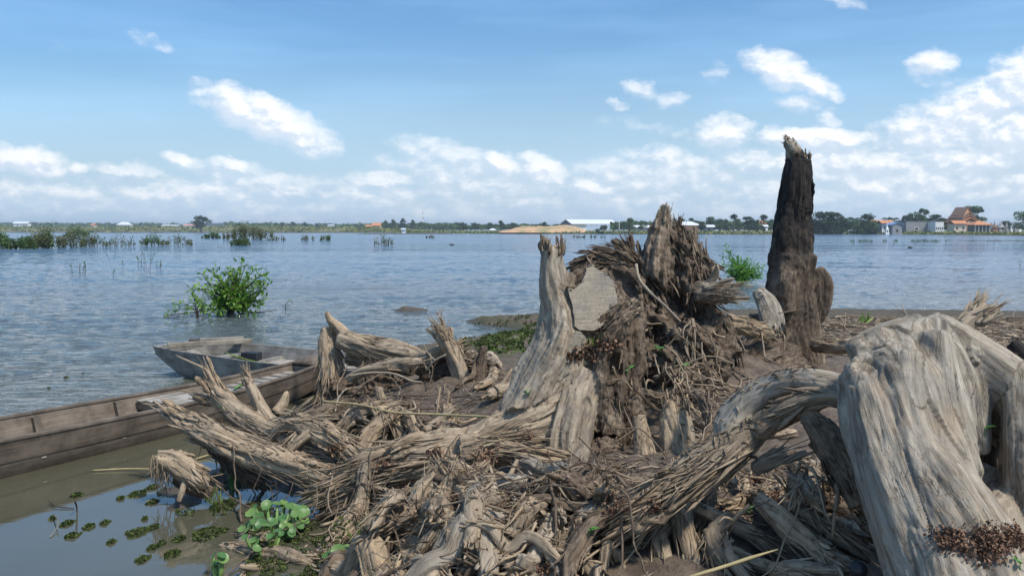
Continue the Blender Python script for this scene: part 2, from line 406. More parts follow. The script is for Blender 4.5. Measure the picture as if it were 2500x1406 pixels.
# ------------------------------------------------------------------ driftwood
def wood_mat(name='weathered_wood', fine=1.0):
    m, nt, bs, out = mat(name)
    at = nt.nodes.new('ShaderNodeAttribute'); at.attribute_name = 'grain'; g = at.outputs['Vector']
    tn = nt.nodes.new('ShaderNodeAttribute'); tn.attribute_name = 'tone'
    ts = nt.nodes.new('ShaderNodeSeparateXYZ'); lk(nt, tn.outputs['Vector'], ts.inputs[0])
    tc = nt.nodes.new('ShaderNodeTexCoord'); ob = tc.outputs['Object']
    s1 = noise(nt, mapping(nt, g, (27 * fine, 27 * fine, 3.0)), 1, 7, .68, .8)
    s2 = noise(nt, mapping(nt, g, (120 * fine, 120 * fine, 5)), 1, 3, .6)
    s3 = noise(nt, mapping(nt, g, (15 * fine, 15 * fine, 1.6), (3, 8, 1)), 1, 5, .6, .9)
    bl = noise(nt, ob, 3.1, 6, .62)
    bl2 = noise(nt, ob, 11, 6, .65)
    # palettes: x = bark/soil brown and painted hollow shade, y = silver grey, z = charred
    tan = mixc(nt, mapr(nt, s1, .32, .68), (.19, .132, .083), (.50, .378, .25))
    tan = mixc(nt, mapr(nt, bl, .45, .7, 0, .5), tan, (.25, .215, .17))
    grey = mixc(nt, mapr(nt, s1, .34, .64), (.14, .12, .096), (.39, .348, .288))
    grey = mixc(nt, mapr(nt, bl2, .5, .72, 0, .8), grey, (.31, .24, .16))
    grey = mixc(nt, mapr(nt, bl, .56, .72, 0, .8), grey, (.10, .092, .088))
    brn = mixc(nt, mapr(nt, s1, .33, .68), (.040, .027, .019), (.185, .135, .095))
    brn = mixc(nt, mapr(nt, bl2, .5, .68, 0, .7), brn, (.215, .165, .12))
    chb = mixc(nt, mapr(nt, s1, .4, .75), (.010, .009, .009), (.055, .045, .038))
    c = mixc(nt, ts.outputs[1], tan, grey)
    wx_ = mth(nt, 'ADD', ts.outputs[0], mth(nt, 'MULTIPLY', mth(nt, 'SUBTRACT', bl2, .5), .9))
    wx_ = mth(nt, 'MULTIPLY', mapr(nt, wx_, .3, .7), mapr(nt, ts.outputs[0], .02, .15))
    c = mixc(nt, wx_, c, brn)
    wz_ = mth(nt, 'ADD', ts.outputs[2], mth(nt, 'MULTIPLY', mth(nt, 'SUBTRACT', bl2, .5), .7))
    wz_ = mth(nt, 'MULTIPLY', mapr(nt, wz_, .32, .62), mapr(nt, ts.outputs[2], .02, .15))
    c = mixc(nt, wz_, c, chb)
    crack = mapr(nt, mth(nt, 'ABSOLUTE', mth(nt, 'SUBTRACT', s3, .5)), .0, .022, 1, 0)
    s4 = noise(nt, mapping(nt, g, (38, 38, 5.5), (1, 5, 2)), 1, 3, .6, .6)
    ck2 = mth(nt, 'MULTIPLY', mapr(nt, mth(nt, 'ABSOLUTE', mth(nt, 'SUBTRACT', s4, .5)), .0, .016, .9, 0), mapr(nt, noise(nt, ob, 4.3, 4, .6), .53, .6))
    crack = mth(nt, 'MULTIPLY', crack, mth(nt, 'MULTIPLY', mapr(nt, bl2, .42, .58), mapr(nt, ts.outputs[1], .2, 1, 1, .35)))
    vo = nt.nodes.new('ShaderNodeTexVoronoi'); vo.feature = 'DISTANCE_TO_EDGE'
    lk(nt, mapping(nt, g, (14, 14, 7)), vo.inputs['Vector']); vo.inputs['Scale'].default_value = 1.6
    vc = mth(nt, 'MULTIPLY', mapr(nt, vo.outputs['Distance'], 0, .06, 1, 0), mth(nt, 'MULTIPLY', wx_, mapr(nt, bl, .48, .6)))
    crack = mth(nt, 'MAXIMUM', mth(nt, 'MAXIMUM', crack, vc), ck2)
    c = mixc(nt, mth(nt, 'MULTIPLY', crack, .75), c, (.022, .016, .012))
    c = mixc(nt, 1.0, c, mixc(nt, s2, (.72, .72, .72), (1.25, 1.25, 1.25)), 'MULTIPLY')
    mud = mth(nt, 'MULTIPLY', mapr(nt, noise(nt, ob, 6.3, 7, .7), .56, .66), .75)
    mud = mth(nt, 'MULTIPLY', mud, mapr(nt, ts.outputs[2], 0, .3, 1, 0))
    c = mixc(nt, mud, c, (.225, .175, .125))
    lk(nt, c, bs.inputs['Base Color'])
    bs.inputs['Roughness'].default_value = .82
    bs.inputs['Specular IOR Level'].default_value = .25
    h = mth(nt, 'ADD', mth(nt, 'MULTIPLY', s1, 1.0), mth(nt, 'ADD', mth(nt, 'MULTIPLY', s2, .25), mth(nt, 'MULTIPLY', crack, -.8)))
    h = mth(nt, 'ADD', h, mth(nt, 'MULTIPLY', bl2, .6))
    lk(nt, bump(nt, h, .7, .011), bs.inputs['Normal'])
    return m
m_wood = wood_mat()

def resample(pts, step):
    pts = np.asarray(pts, float)
    n = len(pts)
    if n < 3: pp = pts
    q = np.vstack([2 * pts[0] - pts[1], pts, 2 * pts[-1] - pts[-2]])
    out = []
    for i in range(1, n):
        p0, p1, p2, p3 = q[i - 1], q[i], q[i + 1], q[i + 2]
        m = max(2, int(np.linalg.norm(p2[:3] - p1[:3]) / step))
        t = np.linspace(0, 1, m, endpoint=False)[:, None]
        out.append(.5 * ((2 * p1) + (-p0 + p2) * t + (2 * p0 - 5 * p1 + 4 * p2 - p3) * t ** 2 + (-p0 + 3 * p1 - 3 * p2 + p3) * t ** 3))
    out.append(pts[-1:])
    c = np.vstack(out); c[:, 3] = np.maximum(c[:, 3], .001)
    return c
def frames(C):
    T = np.gradient(C[:, :3], axis=0); T /= np.linalg.norm(T, axis=1)[:, None] + 1e-9
    N = np.zeros_like(T)
    a = np.array([0, 1.0, 0.]) if abs(T[0, 1]) < .8 else np.array([1.0, 0, 0])
    n = a - T[0] * (a @ T[0]); n /= np.linalg.norm(n)
    for i in range(len(T)):
        n = n - T[i] * (n @ T[i]); n /= np.linalg.norm(n); N[i] = n
    return T, N, np.cross(T, N)
class Tube:
    def __init__(s, pts, fl=1.0, tone=(0, 0, 0), torn=(0, 0), lob=.16, pix=True, rad=1.0):
        if pix: pts = [(*P(u, v, Y), M(r, Y) * rad) for (u, v, Y, r) in pts]
        s.C = resample(pts, .03); s.T, s.N, s.B = frames(s.C)
        L = np.concatenate([[0], np.cumsum(np.linalg.norm(np.diff(s.C[:, :3], axis=0), axis=1))])
        s.u = L; s.L = L[-1]; s.fl = fl; s.tone = tone; s.torn = torn; s.lob = lob
    def mesh(s, seed, ns=18):
        th = np.linspace(0, 2 * np.pi, ns, endpoint=False)
        k = len(s.C)
        ct, st = np.cos(th), np.sin(th)
        off = s.N[:, None] * ct[None, :, None] + s.B[:, None] * st[None, :, None]
        rr = np.repeat(s.C[:, 3:4], ns, 1)
        q = np.stack([np.tile(ct * 1.3, k), np.tile(st * 1.3, k), np.repeat(s.u * 1.6, ns)], 1) + seed * 3.1
        rr = rr * (1 + s.lob * 1.6 * fbm(q, 3).reshape(k, ns))
        o = off * rr[:, :, None]; o[:, :, 1] *= s.fl
        V = s.C[:, None, :3] + o
        idx = np.arange(k * ns).reshape(k, ns)
        nx_ = np.roll(idx, -1, 1)
        F = np.stack([idx[:-1].ravel(), nx_[:-1].ravel(), nx_[1:].ravel(), idx[1:].ravel()], 1).tolist()
        V = V.reshape(-1, 3).tolist()
        F.append(idx[0][::-1].tolist()); F.append(idx[-1].tolist())
        return V, F
def wood_body(name, tubes, vox, parent=None, amp=1.0, seed=1, smooth=3, m=None, pits=()):
    V = []; F = []
    for i, t in enumerate(tubes):
        v, f = t.mesh(seed + i); b = len(V); V += v; F += [[j + b for j in q] for q in f]
    tmp = bpy.data.meshes.new('tmp'); tmp.from_pydata(V, [], F); tmp.update()
    o = bpy.data.objects.new('tmp', tmp); col.objects.link(o)
    md = o.modifiers.new('r', 'REMESH'); md.mode = 'VOXEL'; md.voxel_size = vox; md.adaptivity = 0
    ms = o.modifiers.new('s', 'SMOOTH'); ms.factor = .5; ms.iterations = smooth
    dg = bpy.context.evaluated_depsgraph_get()
    me = bpy.data.meshes.new_from_object(o.evaluated_get(dg))
    bpy.data.objects.remove(o); bpy.data.meshes.remove(tmp)
    me.name = name
    n = len(me.vertices)
    co = np.empty(n * 3, np.float32); me.vertices.foreach_get('co', co); co = co.reshape(-1, 3).astype(float)
    no = np.empty(n * 3, np.float32); me.vertices.foreach_get('normal', no); no = no.reshape(-1, 3).astype(float)
    C = np.vstack([t.C for t in tubes]); T = np.vstack([t.T for t in tubes]); N = np.vstack([t.N for t in tubes]); B = np.vstack([t.B for t in tubes])
    U = np.concatenate([t.u for t in tubes]); LL = np.concatenate([np.full(len(t.u), t.L) for t in tubes])
    ID = np.concatenate([np.full(len(t.u), i) for i, t in enumerate(tubes)])
    rv = np.random.RandomState(seed * 7 + 1).rand(len(tubes), 3) * (.22, .3, 0) - (.03, .08, 0)
    TN = np.clip(np.array([t.tone for t in tubes], float) + rv, 0, 1)[ID]
    TR = np.array([t.torn for t in tubes], float)[ID]
    gr = np.empty((n, 3)); tone = np.empty((n, 3)); loc = np.empty(n, int)
    for s in range(0, n, 6000):
        p = co[s:s + 6000]
        d = np.sqrt(np.maximum(((p[:, None] - C[None, :, :3]) ** 2).sum(2), 0)) - C[None, :, 3]
        loc[s:s + 6000] = d.argmin(1)
        wt = np.exp(-(d - d.min(1)[:, None]) / .02)
        wt /= wt.sum(1)[:, None]; tone[s:s + 6000] = wt @ TN
    dp = co - C[loc, :3]
    a = (dp * N[loc]).sum(1); b = (dp * B[loc]).sum(1); u = U[loc] + (dp * T[loc]).sum(1)
    off = ID[loc] * .77 + seed
    gr = np.stack([a + off, b + off * .5, u], 1)
    r = C[loc, 3]
    q = lambda f, fl: np.stack([gr[:, 0] * f, gr[:, 1] * f, gr[:, 2] * fl], 1)
    sm = 1 - .72 * tone[:, 1]
    A = np.clip(r, .02, .16) * amp
    d = A * .16 * fbm(q(9, 1.1), 3) + A * .05 * fbm(q(22, 2.2), 3)
    gro = np.abs(perlin(q(17, 1.3))); d -= A * .13 * sm * np.clip(1 - gro / .13, 0, 1) ** 1.3
    gro = np.abs(perlin(q(38, 2.6) + 9)); d -= A * .05 * sm * np.clip(1 - gro / .2, 0, 1)
    rough = tone[:, 0]
    d += A * .13 * rough * fbm(co * 17, 3)
    co2 = co + no * d[:, None]
    for (pu, pv, pY, pr, pd) in pits:
        c0 = np.array(P(pu, pv, pY)); rr_ = M(pr, pY); dd = np.linalg.norm((co - c0) * (1, .45, .7), axis=1)
        dd = dd * (1 + .35 * perlin(co * 14)); w_ = np.exp(-(dd / rr_) ** 4) * (no[:, 1] < .3)
        co2 += np.array([0, 1, -.15]) * (w_ * M(pd, pY))[:, None]; tone[:, 0] = np.clip(tone[:, 0] + w_ * .3, 0, 1)  # pits are darkened as well as carved: hollow shade put into the tone
    # torn ends: fibres pulled out along the grain
    for e in (0, 1):
        tl = TR[loc, e]
        if tl.max() <= 0: continue
        dist = u if e == 0 else LL[loc] - u
        w_ = np.clip(1 - dist / np.maximum(tl, 1e-6) / .8, 0, 1) * (tl > 0)
        sp_ = ridged(np.stack([gr[:, 0] * 26, gr[:, 1] * 26, np.full(n, seed * 1.0)], 1), 2) * .5 + .6 * perlin(np.stack([gr[:, 0] * 70, gr[:, 1] * 70, u * 2], 1))
        sg = -1 if e == 0 else 1
        co2 += T[loc] * (sg * w_ * tl * sp_ * .45)[:, None]
    me.vertices.foreach_set('co', co2.astype(np.float32).ravel())
    vattr(me, 'grain', gr); vattr(me, 'tone', tone)
    me.polygons.foreach_set('use_smooth', np.ones(len(me.polygons), dtype=bool)); me.materials.clear(); me.update()
    return link_mesh(name, me, m or m_wood, parent)

def strips(name, items, parent=None, m=None, k=7, tone=(0, 0, 0)):
    """items: (polyline (n,3), width, thickness, tone) -> one mesh of long tapered slivers"""
    V = []; F = []; GR = []; TO = []
    ts = np.linspace(0, 1, k)
    profs = [np.clip(np.minimum(ts * 5 + .4, (1 - ts) * 1.9 + e), 0, 1) for e in (.05, .3, .55)]
    base = 0
    fa = []
    for i in range(k - 1):
        for j in range(4):
            fa.append([i * 4 + j, i * 4 + (j + 1) % 4, (i + 1) * 4 + (j + 1) % 4, (i + 1) * 4 + j])
    fa.append([3, 2, 1, 0]); fa.append([(k - 1) * 4 + j for j in range(4)])
    fa = np.array(fa)
    rs = np.random.RandomState(len(items) + 3)
    for it in items:
        pl, wd, tk = it[0], it[1], it[2]; tn_ = it[3] if len(it) > 3 else tone
        pl = np.asarray(pl, float)
        s = np.linspace(0, len(pl) - 1, k); i0 = np.minimum(s.astype(int), len(pl) - 2); f = (s - i0)[:, None]
        c = pl[i0] * (1 - f) + pl[i0 + 1] * f
        t = np.gradient(c, axis=0); t /= np.linalg.norm(t, axis=1)[:, None] + 1e-9
        a = rs.normal(size=3); a = np.cross(t, a); a /= np.linalg.norm(a, axis=1)[:, None] + 1e-9
        b = np.cross(t, a)
        prof = profs[rs.randint(3)]
        W = (wd * prof * (1 + .25 * rs.normal(size=k)))[:, None] / 2; H = (tk * prof)[:, None] / 2
        ring = np.stack([c + a * W, c + b * H, c - a * W, c - b * H], 1).reshape(-1, 3)
        V.append(ring); F.append(fa + base); base += k * 4
        o_ = rs.rand(2) * 20
        uu_ = np.repeat(np.linspace(0, 1, k) * np.linalg.norm(pl[-1] - pl[0]), 4)
        lat = np.tile([wd, tk, -wd, -tk], k) * .5
        GR.append(np.stack([o_[0] + lat, o_[1] + lat * .3, uu_], 1)); TO.append(np.tile(tn_, (k * 4, 1)))
    me = mesh_from(name, np.vstack(V), np.vstack(F), smooth=False)
    vattr(me, 'grain', np.vstack(GR)); vattr(me, 'tone', np.vstack(TO))
    return link_mesh(name, me, m or m_wood, parent)
_R = np.random.RandomState(77)
def fringe(tb, u0, u1, n, ln, wd, lift=.25, sgn=1, th=None, rs=None, tone=None, curl=.3, out=1.0):
    """slivers that start on a tube's surface between fractions u0 and u1 and run along its grain, peeling off"""
    rs = rs or _R; items = []
    for _ in range(n):
        f = rs.uniform(u0, u1); i = int(f * (len(tb.C) - 1))
        a = rs.uniform(*(th or (0, 2 * np.pi)))
        o = tb.N[i] * np.cos(a) + tb.B[i] * np.sin(a)
        of = o.copy(); of[1] *= tb.fl
        p = tb.C[i, :3] + of * tb.C[i, 3] * rs.uniform(.86, 1.02) * out
        t = tb.T[i] * sgn
        L = ln * rs.uniform(.35, 1.3); nn = 5
        lf = lift * rs.uniform(-.1, 1.2); side = np.cross(t, o) * rs.normal() * .18
        pl = [p]; dcur = t + o * lf * .4 + side
        for j in range(nn):
            dcur = dcur + (o * lf + rs.normal(size=3) * curl * .25) * .35
            dcur /= np.linalg.norm(dcur)
            pl.append(pl[-1] + dcur * L / nn)
        w_ = wd * (rs.uniform(.3, 1.2) if rs.rand() > .16 else rs.uniform(1.6, 3.6))
        tn_ = tb.tone if tone is None else tone
        items.append((pl, w_, min(w_ * rs.uniform(.3, .6), .008), tn_))
    return items
def flakes(tb, n, ln, wd, rs=None, th=None, tone=None, u=(0.02, .98)):
    """flat fibre flakes lying nearly on the surface"""
    return fringe(tb, u[0], u[1], n, ln, wd, lift=.06, th=th, rs=rs, tone=tone, curl=.12)

def twig_mesh(name, pts, tone=(0, 0, 0), forks=(), ns=6, step=.03, wig=.0, seed=0):
    """pts: world (x,y,z,r) ; forks: further point lists merged into the same twig"""
    V = []; F = []; GR = []; TO = []; base = 0
    for n_, pl in enumerate([pts] + list(forks)):
        C = resample(pl, step)
        if wig: C[:, :3] += np.stack([perlin(np.stack([np.arange(len(C)) * .35, np.full(len(C), seed + n_ * 7.0 + j), np.zeros(len(C))], 1)) for j in (0, 3.3, 6.1)], 1) * wig * np.linspace(0, 1, len(C))[:, None] ** .5
        T, N, B = frames(C); k = len(C)
        th = np.linspace(0, 2 * np.pi, ns, endpoint=False)
        rad = C[:, 3:4] * (1 + .22 * perlin(np.stack([np.arange(k) * .6, np.full(k, seed + n_ + .5), np.full(k, .3)], 1)))[:, None]
        off = (N[:, None] * np.cos(th)[None, :, None] + B[:, None] * np.sin(th)[None, :, None]) * rad[:, :, None]
        v = (C[:, None, :3] + off).reshape(-1, 3)
        idx = np.arange(k * ns).reshape(k, ns) + base; nx_ = np.roll(idx, -1, 1)
        F += np.stack([idx[:-1].ravel(), nx_[:-1].ravel(), nx_[1:].ravel(), idx[1:].ravel()], 1).tolist()
        F.append(idx[0][::-1].tolist()); F.append(idx[-1].tolist())
        V.append(v); base += k * ns
        GR.append(np.stack([np.tile(np.cos(th), k) * .01 + seed % 17, np.tile(np.sin(th), k) * .01, np.repeat(np.arange(k) * step, ns)], 1))
        TO.append(np.tile(tone, (k * ns, 1)))
    me = mesh_from(name, np.vstack(V), F)
    vattr(me, 'grain', np.vstack(GR)); vattr(me, 'tone', np.vstack(TO))
    return me

TAN, DRK, GRY, MIX = (0.05, .1, 0), (.75, 0, 0), (.05, .85, 0), (.35, .25, 0)
def thing(name, label, cat, loc, group=None):
    return tag(empty(name, loc), label, cat, group)

# ---- main stump with the sawn face
A = thing('tree_stump', 'large pale stump in the middle with a flat sawn face and jagged prong', 'tree stump', P(1380, 1150, 5.0))
a1 = Tube([(1350, 612, 5.15, 25), (1351, 660, 5.15, 30), (1362, 720, 5.12, 37), (1376, 780, 5.08, 48), (1372, 850, 5.03, 64), (1330, 930, 5.0, 72), (1290, 1010, 4.95, 72), (1240, 1062, 4.9, 56)], torn=(.14, 0), tone=(.05, .5, 0))
a2s = Tube([(1395, 985, 5.0, 84), (1330, 1030, 4.94, 86), (1250, 1062, 4.88, 68), (1170, 1088, 4.85, 50), (1110, 1102, 4.85, 36)], tone=(0, .3, 0), lob=.08)
a2 = Tube([(1300, 1040, 4.95, 62), (1220, 1072, 4.9, 52), (1130, 1098, 4.85, 47), (1030, 1118, 4.85, 48), (930, 1150, 4.85, 44), (870, 1180, 4.85, 34), (825, 1205, 4.85, 18)], torn=(0, .22), tone=TAN, lob=.22)
a3 = Tube([(1448, 700, 5.3, 40), (1446, 760, 5.25, 56), (1428, 850, 5.12, 66), (1400, 950, 5.02, 76), (1372, 1040, 4.95, 84), (1365, 1120, 4.88, 74), (1350, 1200, 4.8, 56)], fl=.55, tone=(.05, .4, 0))
a4 = Tube([(1545, 752, 5.0, 18), (1510, 775, 4.98, 32), (1478, 830, 5.0, 48), (1470, 900, 5.0, 56), (1475, 980, 5.0, 56), (1462, 1060, 4.95, 60)], tone=(.7, 0, 0), torn=(.1, 0), lob=.3)
a5 = Tube([(1548, 775, 5.25, 24), (1540, 850, 5.25, 38), (1518, 950, 5.2, 50), (1505, 1050, 5.15, 58), (1510, 1120, 5.1, 60)], tone=(.9, 0, 0), lob=.35)
a6 = Tube([(1130, 1108, 4.75, 42), (1220, 1098, 4.7, 34), (1300, 1122, 4.62, 27), (1358, 1165, 4.55, 27), (1400, 1205, 4.55, 28), (1475, 1195, 4.6, 22)], tone=(.15, .1, 0), lob=.25)
a7 = Tube([(1268, 1160, 4.5, 12), (1310, 1152, 4.5, 18), (1358, 1175, 4.5, 20), (1385, 1222, 4.5, 16)], tone=(.1, .8, 0))
a8 = Tube([(1432, 905, 4.95, 32), (1405, 985, 4.88, 54), (1385, 1070, 4.8, 62), (1380, 1150, 4.75, 56)], tone=(.02, .6, 0), lob=.06)
a9 = Tube([(1395, 760, 5.12, 20), (1402, 830, 5.05, 28), (1392, 900, 4.98, 36)], tone=(.05, .3, 0))
a10 = Tube([(1400, 690, 5.3, 22), (1425, 675, 5.32, 24), (1400, 740, 5.3, 34)], tone=(.9, 0, .5))
a11 = Tube([(1392, 665, 5.17, 16), (1386, 720, 5.13, 26), (1388, 790, 5.07, 36), (1386, 870, 5.0, 58)], tone=(.6, .1, .3), lob=.2)
a12 = Tube([(1455, 660, 5.24, 26), (1466, 720, 5.22, 50), (1470, 790, 5.18, 62), (1462, 870, 5.1, 74)], tone=(.5, .2, .1))
a13 = Tube([(1500, 690, 5.4, 20), (1510, 750, 5.38, 34), (1515, 830, 5.32, 44)], tone=(.9, 0, .1), lob=.3)
wood_body('trunk', [a1, a2s, a2, a3, a4, a5, a6, a7, a8, a9, a10, a11, a12, a13], .0095, A, seed=1, pits=[(1412, 655, 5.1, 14, 30), (1505, 900, 4.9, 26, 30), (1435, 985, 4.8, 12, 14), (1520, 1010, 4.95, 20, 30)])
it = fringe(a1, 0, .06, 40, .10, .016, .04, -1, tone=(.5, .1, .1)) + fringe(a2, .7, .97, 120, .26, .022, .06, 1, curl=.15) + flakes(a2, 340, .30, .016, u=(.42, 1), th=(0, 6.28))
it += fringe(a4, 0, .2, 60, .06, .016, .1, -1, tone=(.45, 0, 0)) + flakes(a5, 200, .16, .014, tone=(.7, 0, 0)) + flakes(a6, 260, .3, .011, tone=(.1, 0, 0)) + fringe(a4, .1, .8, 70, .10, .013, .35, 1, tone=(.6, 0, 0)) + fringe(a6, 0.0, .5, 100, .3, .014, .12, 1)
strips('splinters', it, A)
# the two sawn faces: thin slabs standing just proud of the trunk
m_cut, nt, bs, out = mat('sawn_wood')
tcg = nt.nodes.new('ShaderNodeTexCoord'); ob = tcg.outputs['Object']
saw = noise(nt, mapping(nt, ob, (6, 6, 120)), 1, 3, .6)
blo = noise(nt, ob, 5, 6, .65); str_ = noise(nt, mapping(nt, ob, (30, 30, 3)), 1, 5, .6)
c = mixc(nt, mapr(nt, saw, .35, .65), (.22, .18, .13), (.33, .275, .205))
c = mixc(nt, mapr(nt, blo, .48, .66, 0, .75), c, (.155, .14, .125))
c = mixc(nt, mapr(nt, mth(nt, 'ABSOLUTE', mth(nt, 'SUBTRACT', str_, .5)), 0, .012, .7, 0), c, (.04, .03, .025))
lk(nt, c, bs.inputs['Base Color']); bs.inputs['Roughness'].default_value = .8
lk(nt, bump(nt, mth(nt, 'ADD', saw, mth(nt, 'MULTIPLY', str_, .6)), .6, .006), bs.inputs['Normal'])
def slab(name, out_px, Y0, Y1, th, parent, m=m_cut):
    """out_px: outline (u, v); depth runs from Y0 at the top row to Y1 at the bottom row"""
    vs = [v for u, v in out_px]; v0, v1 = min(vs), max(vs)
    pts = [P(u, v, Y0 + (Y1 - Y0) * (v - v0) / (v1 - v0)) for u, v in out_px]
    # refine outline
    q = []
    n = len(pts)
    for i in range(n):
        p0, p1 = np.array(pts[i]), np.array(pts[(i + 1) % n])
        for t in np.linspace(0, 1, 6, endpoint=False):
            q.append(p0 + (p1 - p0) * t)
    q = np.array(q); q[:, [0, 2]] += np.stack([perlin(q * 18), perlin(q * 18 + 5)], 1) * .008
    bm = bmesh.new()
    f = bm.faces.new([bm.verts.new(p) for p in q])
    r = bmesh.ops.extrude_face_region(bm, geom=[f])
    for v in r['geom']:
        if isinstance(v, bmesh.types.BMVert): v.co.y += th
    bmesh.ops.recalc_face_normals(bm, faces=bm.faces)
    bmesh.ops.triangulate(bm, faces=[f_ for f_ in bm.faces if len(f_.verts) > 4])
    me = bpy.data.meshes.new(name); bm.to_mesh(me); bm.free()
    return link_mesh(name, me, m, parent)
slab('sawn_face', [(1386, 700), (1402, 706), (1422, 692), (1432, 652), (1444, 645), (1462, 660), (1486, 668), (1500, 690), (1503, 715), (1510, 742), (1484, 760), (1474, 790), (1452, 808), (1414, 806), (1402, 796), (1399, 750)], 5.10, 4.93, .10, A)
slab('sawn_face', [(1406, 808), (1422, 812), (1432, 826), (1425, 850), (1400, 868), (1392, 905), (1372, 925), (1378, 872), (1388, 832)], 4.9, 4.86, .08, A)

rs = np.random.RandomState(31); it = []
ring = [(1386, 700), (1402, 706), (1422, 692), (1432, 652), (1444, 645), (1462, 660), (1486, 668), (1500, 690), (1503, 715), (1510, 742), (1484, 760), (1474, 790), (1452, 808), (1414, 806)]
for k in range(150):
    i = rs.randint(len(ring) - 1); t_ = rs.rand(); u0_ = ring[i][0] * (1 - t_) + ring[i + 1][0] * t_; v0_ = ring[i][1] * (1 - t_) + ring[i + 1][1] * t_
    Yk = 5.10 - .17 * (v0_ - 645) / 163; c_ = P(1450, 730, Yk); p_ = np.array(P(u0_ + rs.normal() * 2, v0_ + rs.normal() * 2, Yk + rs.uniform(-.008, .04)))
    d_ = (p_ - np.array(c_)) * (1, 0, 1); d_ /= np.linalg.norm(d_); tg = np.array(P(*ring[i + 1], Yk)) - np.array(P(*ring[i], Yk)); tg /= np.linalg.norm(tg)
    L_ = rs.uniform(.015, .05); q_ = tg * rs.choice([-1, 1]) + d_ * rs.uniform(-.1, .9) + np.array([0, rs.uniform(-.2, .6), 0])
    it.append(([p_, p_ + q_ * L_ * .5, p_ + q_ * L_], rs.uniform(.005, .013), .005, [(.7, 0, .1), (.3, .2, 0), (.9, 0, .2)][rs.randint(3)]))
strips('torn_rim', it, A)

# ---- split stump of pale stubs in front of it
Cc = thing('split_stump', 'low split stump with two pale upright stubs in the centre of the pile', 'tree stump', P(1580, 1200, 4.6))
c1 = Tube([(1636, 978, 4.75, 12), (1640, 1010, 4.75, 30), (1650, 1060, 4.72, 40), (1655, 1130, 4.68, 44), (1640, 1200, 4.6, 48)], fl=.6, tone=TAN, torn=(.05, 0), lob=.1)
c2 = Tube([(1558, 1012, 4.75, 17), (1566, 1060, 4.72, 22), (1580, 1130, 4.66, 30), (1600, 1190, 4.6, 40)], fl=.7, tone=TAN, lob=.1)
c3 = Tube([(1600, 1080, 4.8, 40), (1600, 1150, 4.75, 60), (1600, 1230, 4.6, 60)], fl=.5, tone=(.2, .2, 0))
c4 = Tube([(1490, 1085, 4.85, 32), (1480, 1140, 4.75, 50), (1500, 1200, 4.65, 64), (1560, 1230, 4.55, 50)], tone=(1, 0, 0), lob=.3)
c5 = Tube([(1432, 1085, 4.68, 16), (1412, 1115, 4.66, 27), (1392, 1150, 4.64, 26)], tone=(0, .6, 0), lob=.05)
c6 = Tube([(1668, 1000, 4.8, 14), (1676, 1060, 4.78, 22), (1672, 1120, 4.72, 26)], fl=.6, tone=(.1, .5, 0), torn=(.08, 0))
wood_body('trunk', [c1, c2, c3, c4, c6], .009, Cc, seed=4)
wood_body('bark_mound', [c4], .009, Cc, seed=6, amp=1.5)
wood_body('pale_lobe', [c5], .009, Cc, seed=5)
strips('splinters', fringe(c6, 0, .2, 40, .08, .01, .05, -1) + fringe(c1, 0, .1, 24, .06, .012, .03, -1) + flakes(c4, 160, .07, .02, tone=(.9, 0, 0)) + flakes(c3, 60, .12, .01), Cc)

# ---- dark shaggy stump behind
D = thing('tree_stump', 'dark shaggy uprooted stump behind the sawn one with a splintered grey peak', 'tree stump', P(1640, 890, 6.3))
d1 = Tube([(1622, 525, 6.4, 13), (1613, 560, 6.4, 25), (1600, 620, 6.35, 34), (1600, 690, 6.3, 40), (1622, 760, 6.3, 62), (1640, 830, 6.25, 92), (1650, 900, 6.2, 100)], tone=(.6, .15, .15), torn=(.12, 0), lob=.3)
d2 = Tube([(1650, 558, 6.45, 14), (1664, 605, 6.42, 32), (1686, 650, 6.4, 44), (1690, 710, 6.35, 50), (1700, 790, 6.3, 66), (1715, 880, 6.2, 76)], tone=(.85, 0, .1), torn=(.1, 0), lob=.4)
d3 = Tube([(1428, 650, 6.5, 12), (1475, 630, 6.5, 24), (1540, 645, 6.45, 34), (1580, 700, 6.4, 44), (1595, 780, 6.35, 54)], tone=(.8, 0, .2), torn=(.15, 0), lob=.35)
d4 = Tube([(1530, 605, 6.5, 14), (1545, 640, 6.45, 26), (1570, 690, 6.4, 34)], tone=(.85, 0, .1), torn=(.06, 0), lob=.4)
d5 = Tube([(1690, 722, 6.25, 34), (1735, 715, 6.15, 24), (1778, 714, 6.1, 20)], tone=(.25, .4, 0), torn=(0, .14))
d6 = Tube([(1735, 770, 6.3, 34), (1760, 830, 6.25, 44), (1770, 890, 6.2, 50)], tone=(.6, .2, 0), lob=.25)
d7 = Tube([(1560, 790, 6.2, 42), (1560, 850, 6.1, 56), (1575, 910, 6.0, 60)], tone=(1, 0, 0), lob=.3)
d8 = Tube([(1650, 800, 6.0, 50), (1700, 860, 6.0, 55), (1770, 900, 6.0, 40)], tone=(.9, 0, 0), lob=.3)
d9 = Tube([(1728, 700, 6.2, 8), (1748, 668, 6.15, 9), (1752, 648, 6.1, 4)], tone=(.3, .3, 0))
d10 = Tube([(1470, 668, 6.45, 26), (1520, 700, 6.35, 46), (1555, 760, 6.25, 62), (1570, 850, 6.15, 70), (1575, 930, 6.0, 70)], tone=(.95, 0, .15), lob=.4)
d11 = Tube([(1520, 650, 6.5, 30), (1580, 680, 6.5, 50), (1650, 690, 6.5, 50)], tone=(.9, 0, .2), lob=.4)
d12 = Tube([(1640, 880, 6.0, 70), (1700, 930, 5.85, 60), (1640, 960, 5.7, 50)], tone=(1, 0, 0), lob=.35)
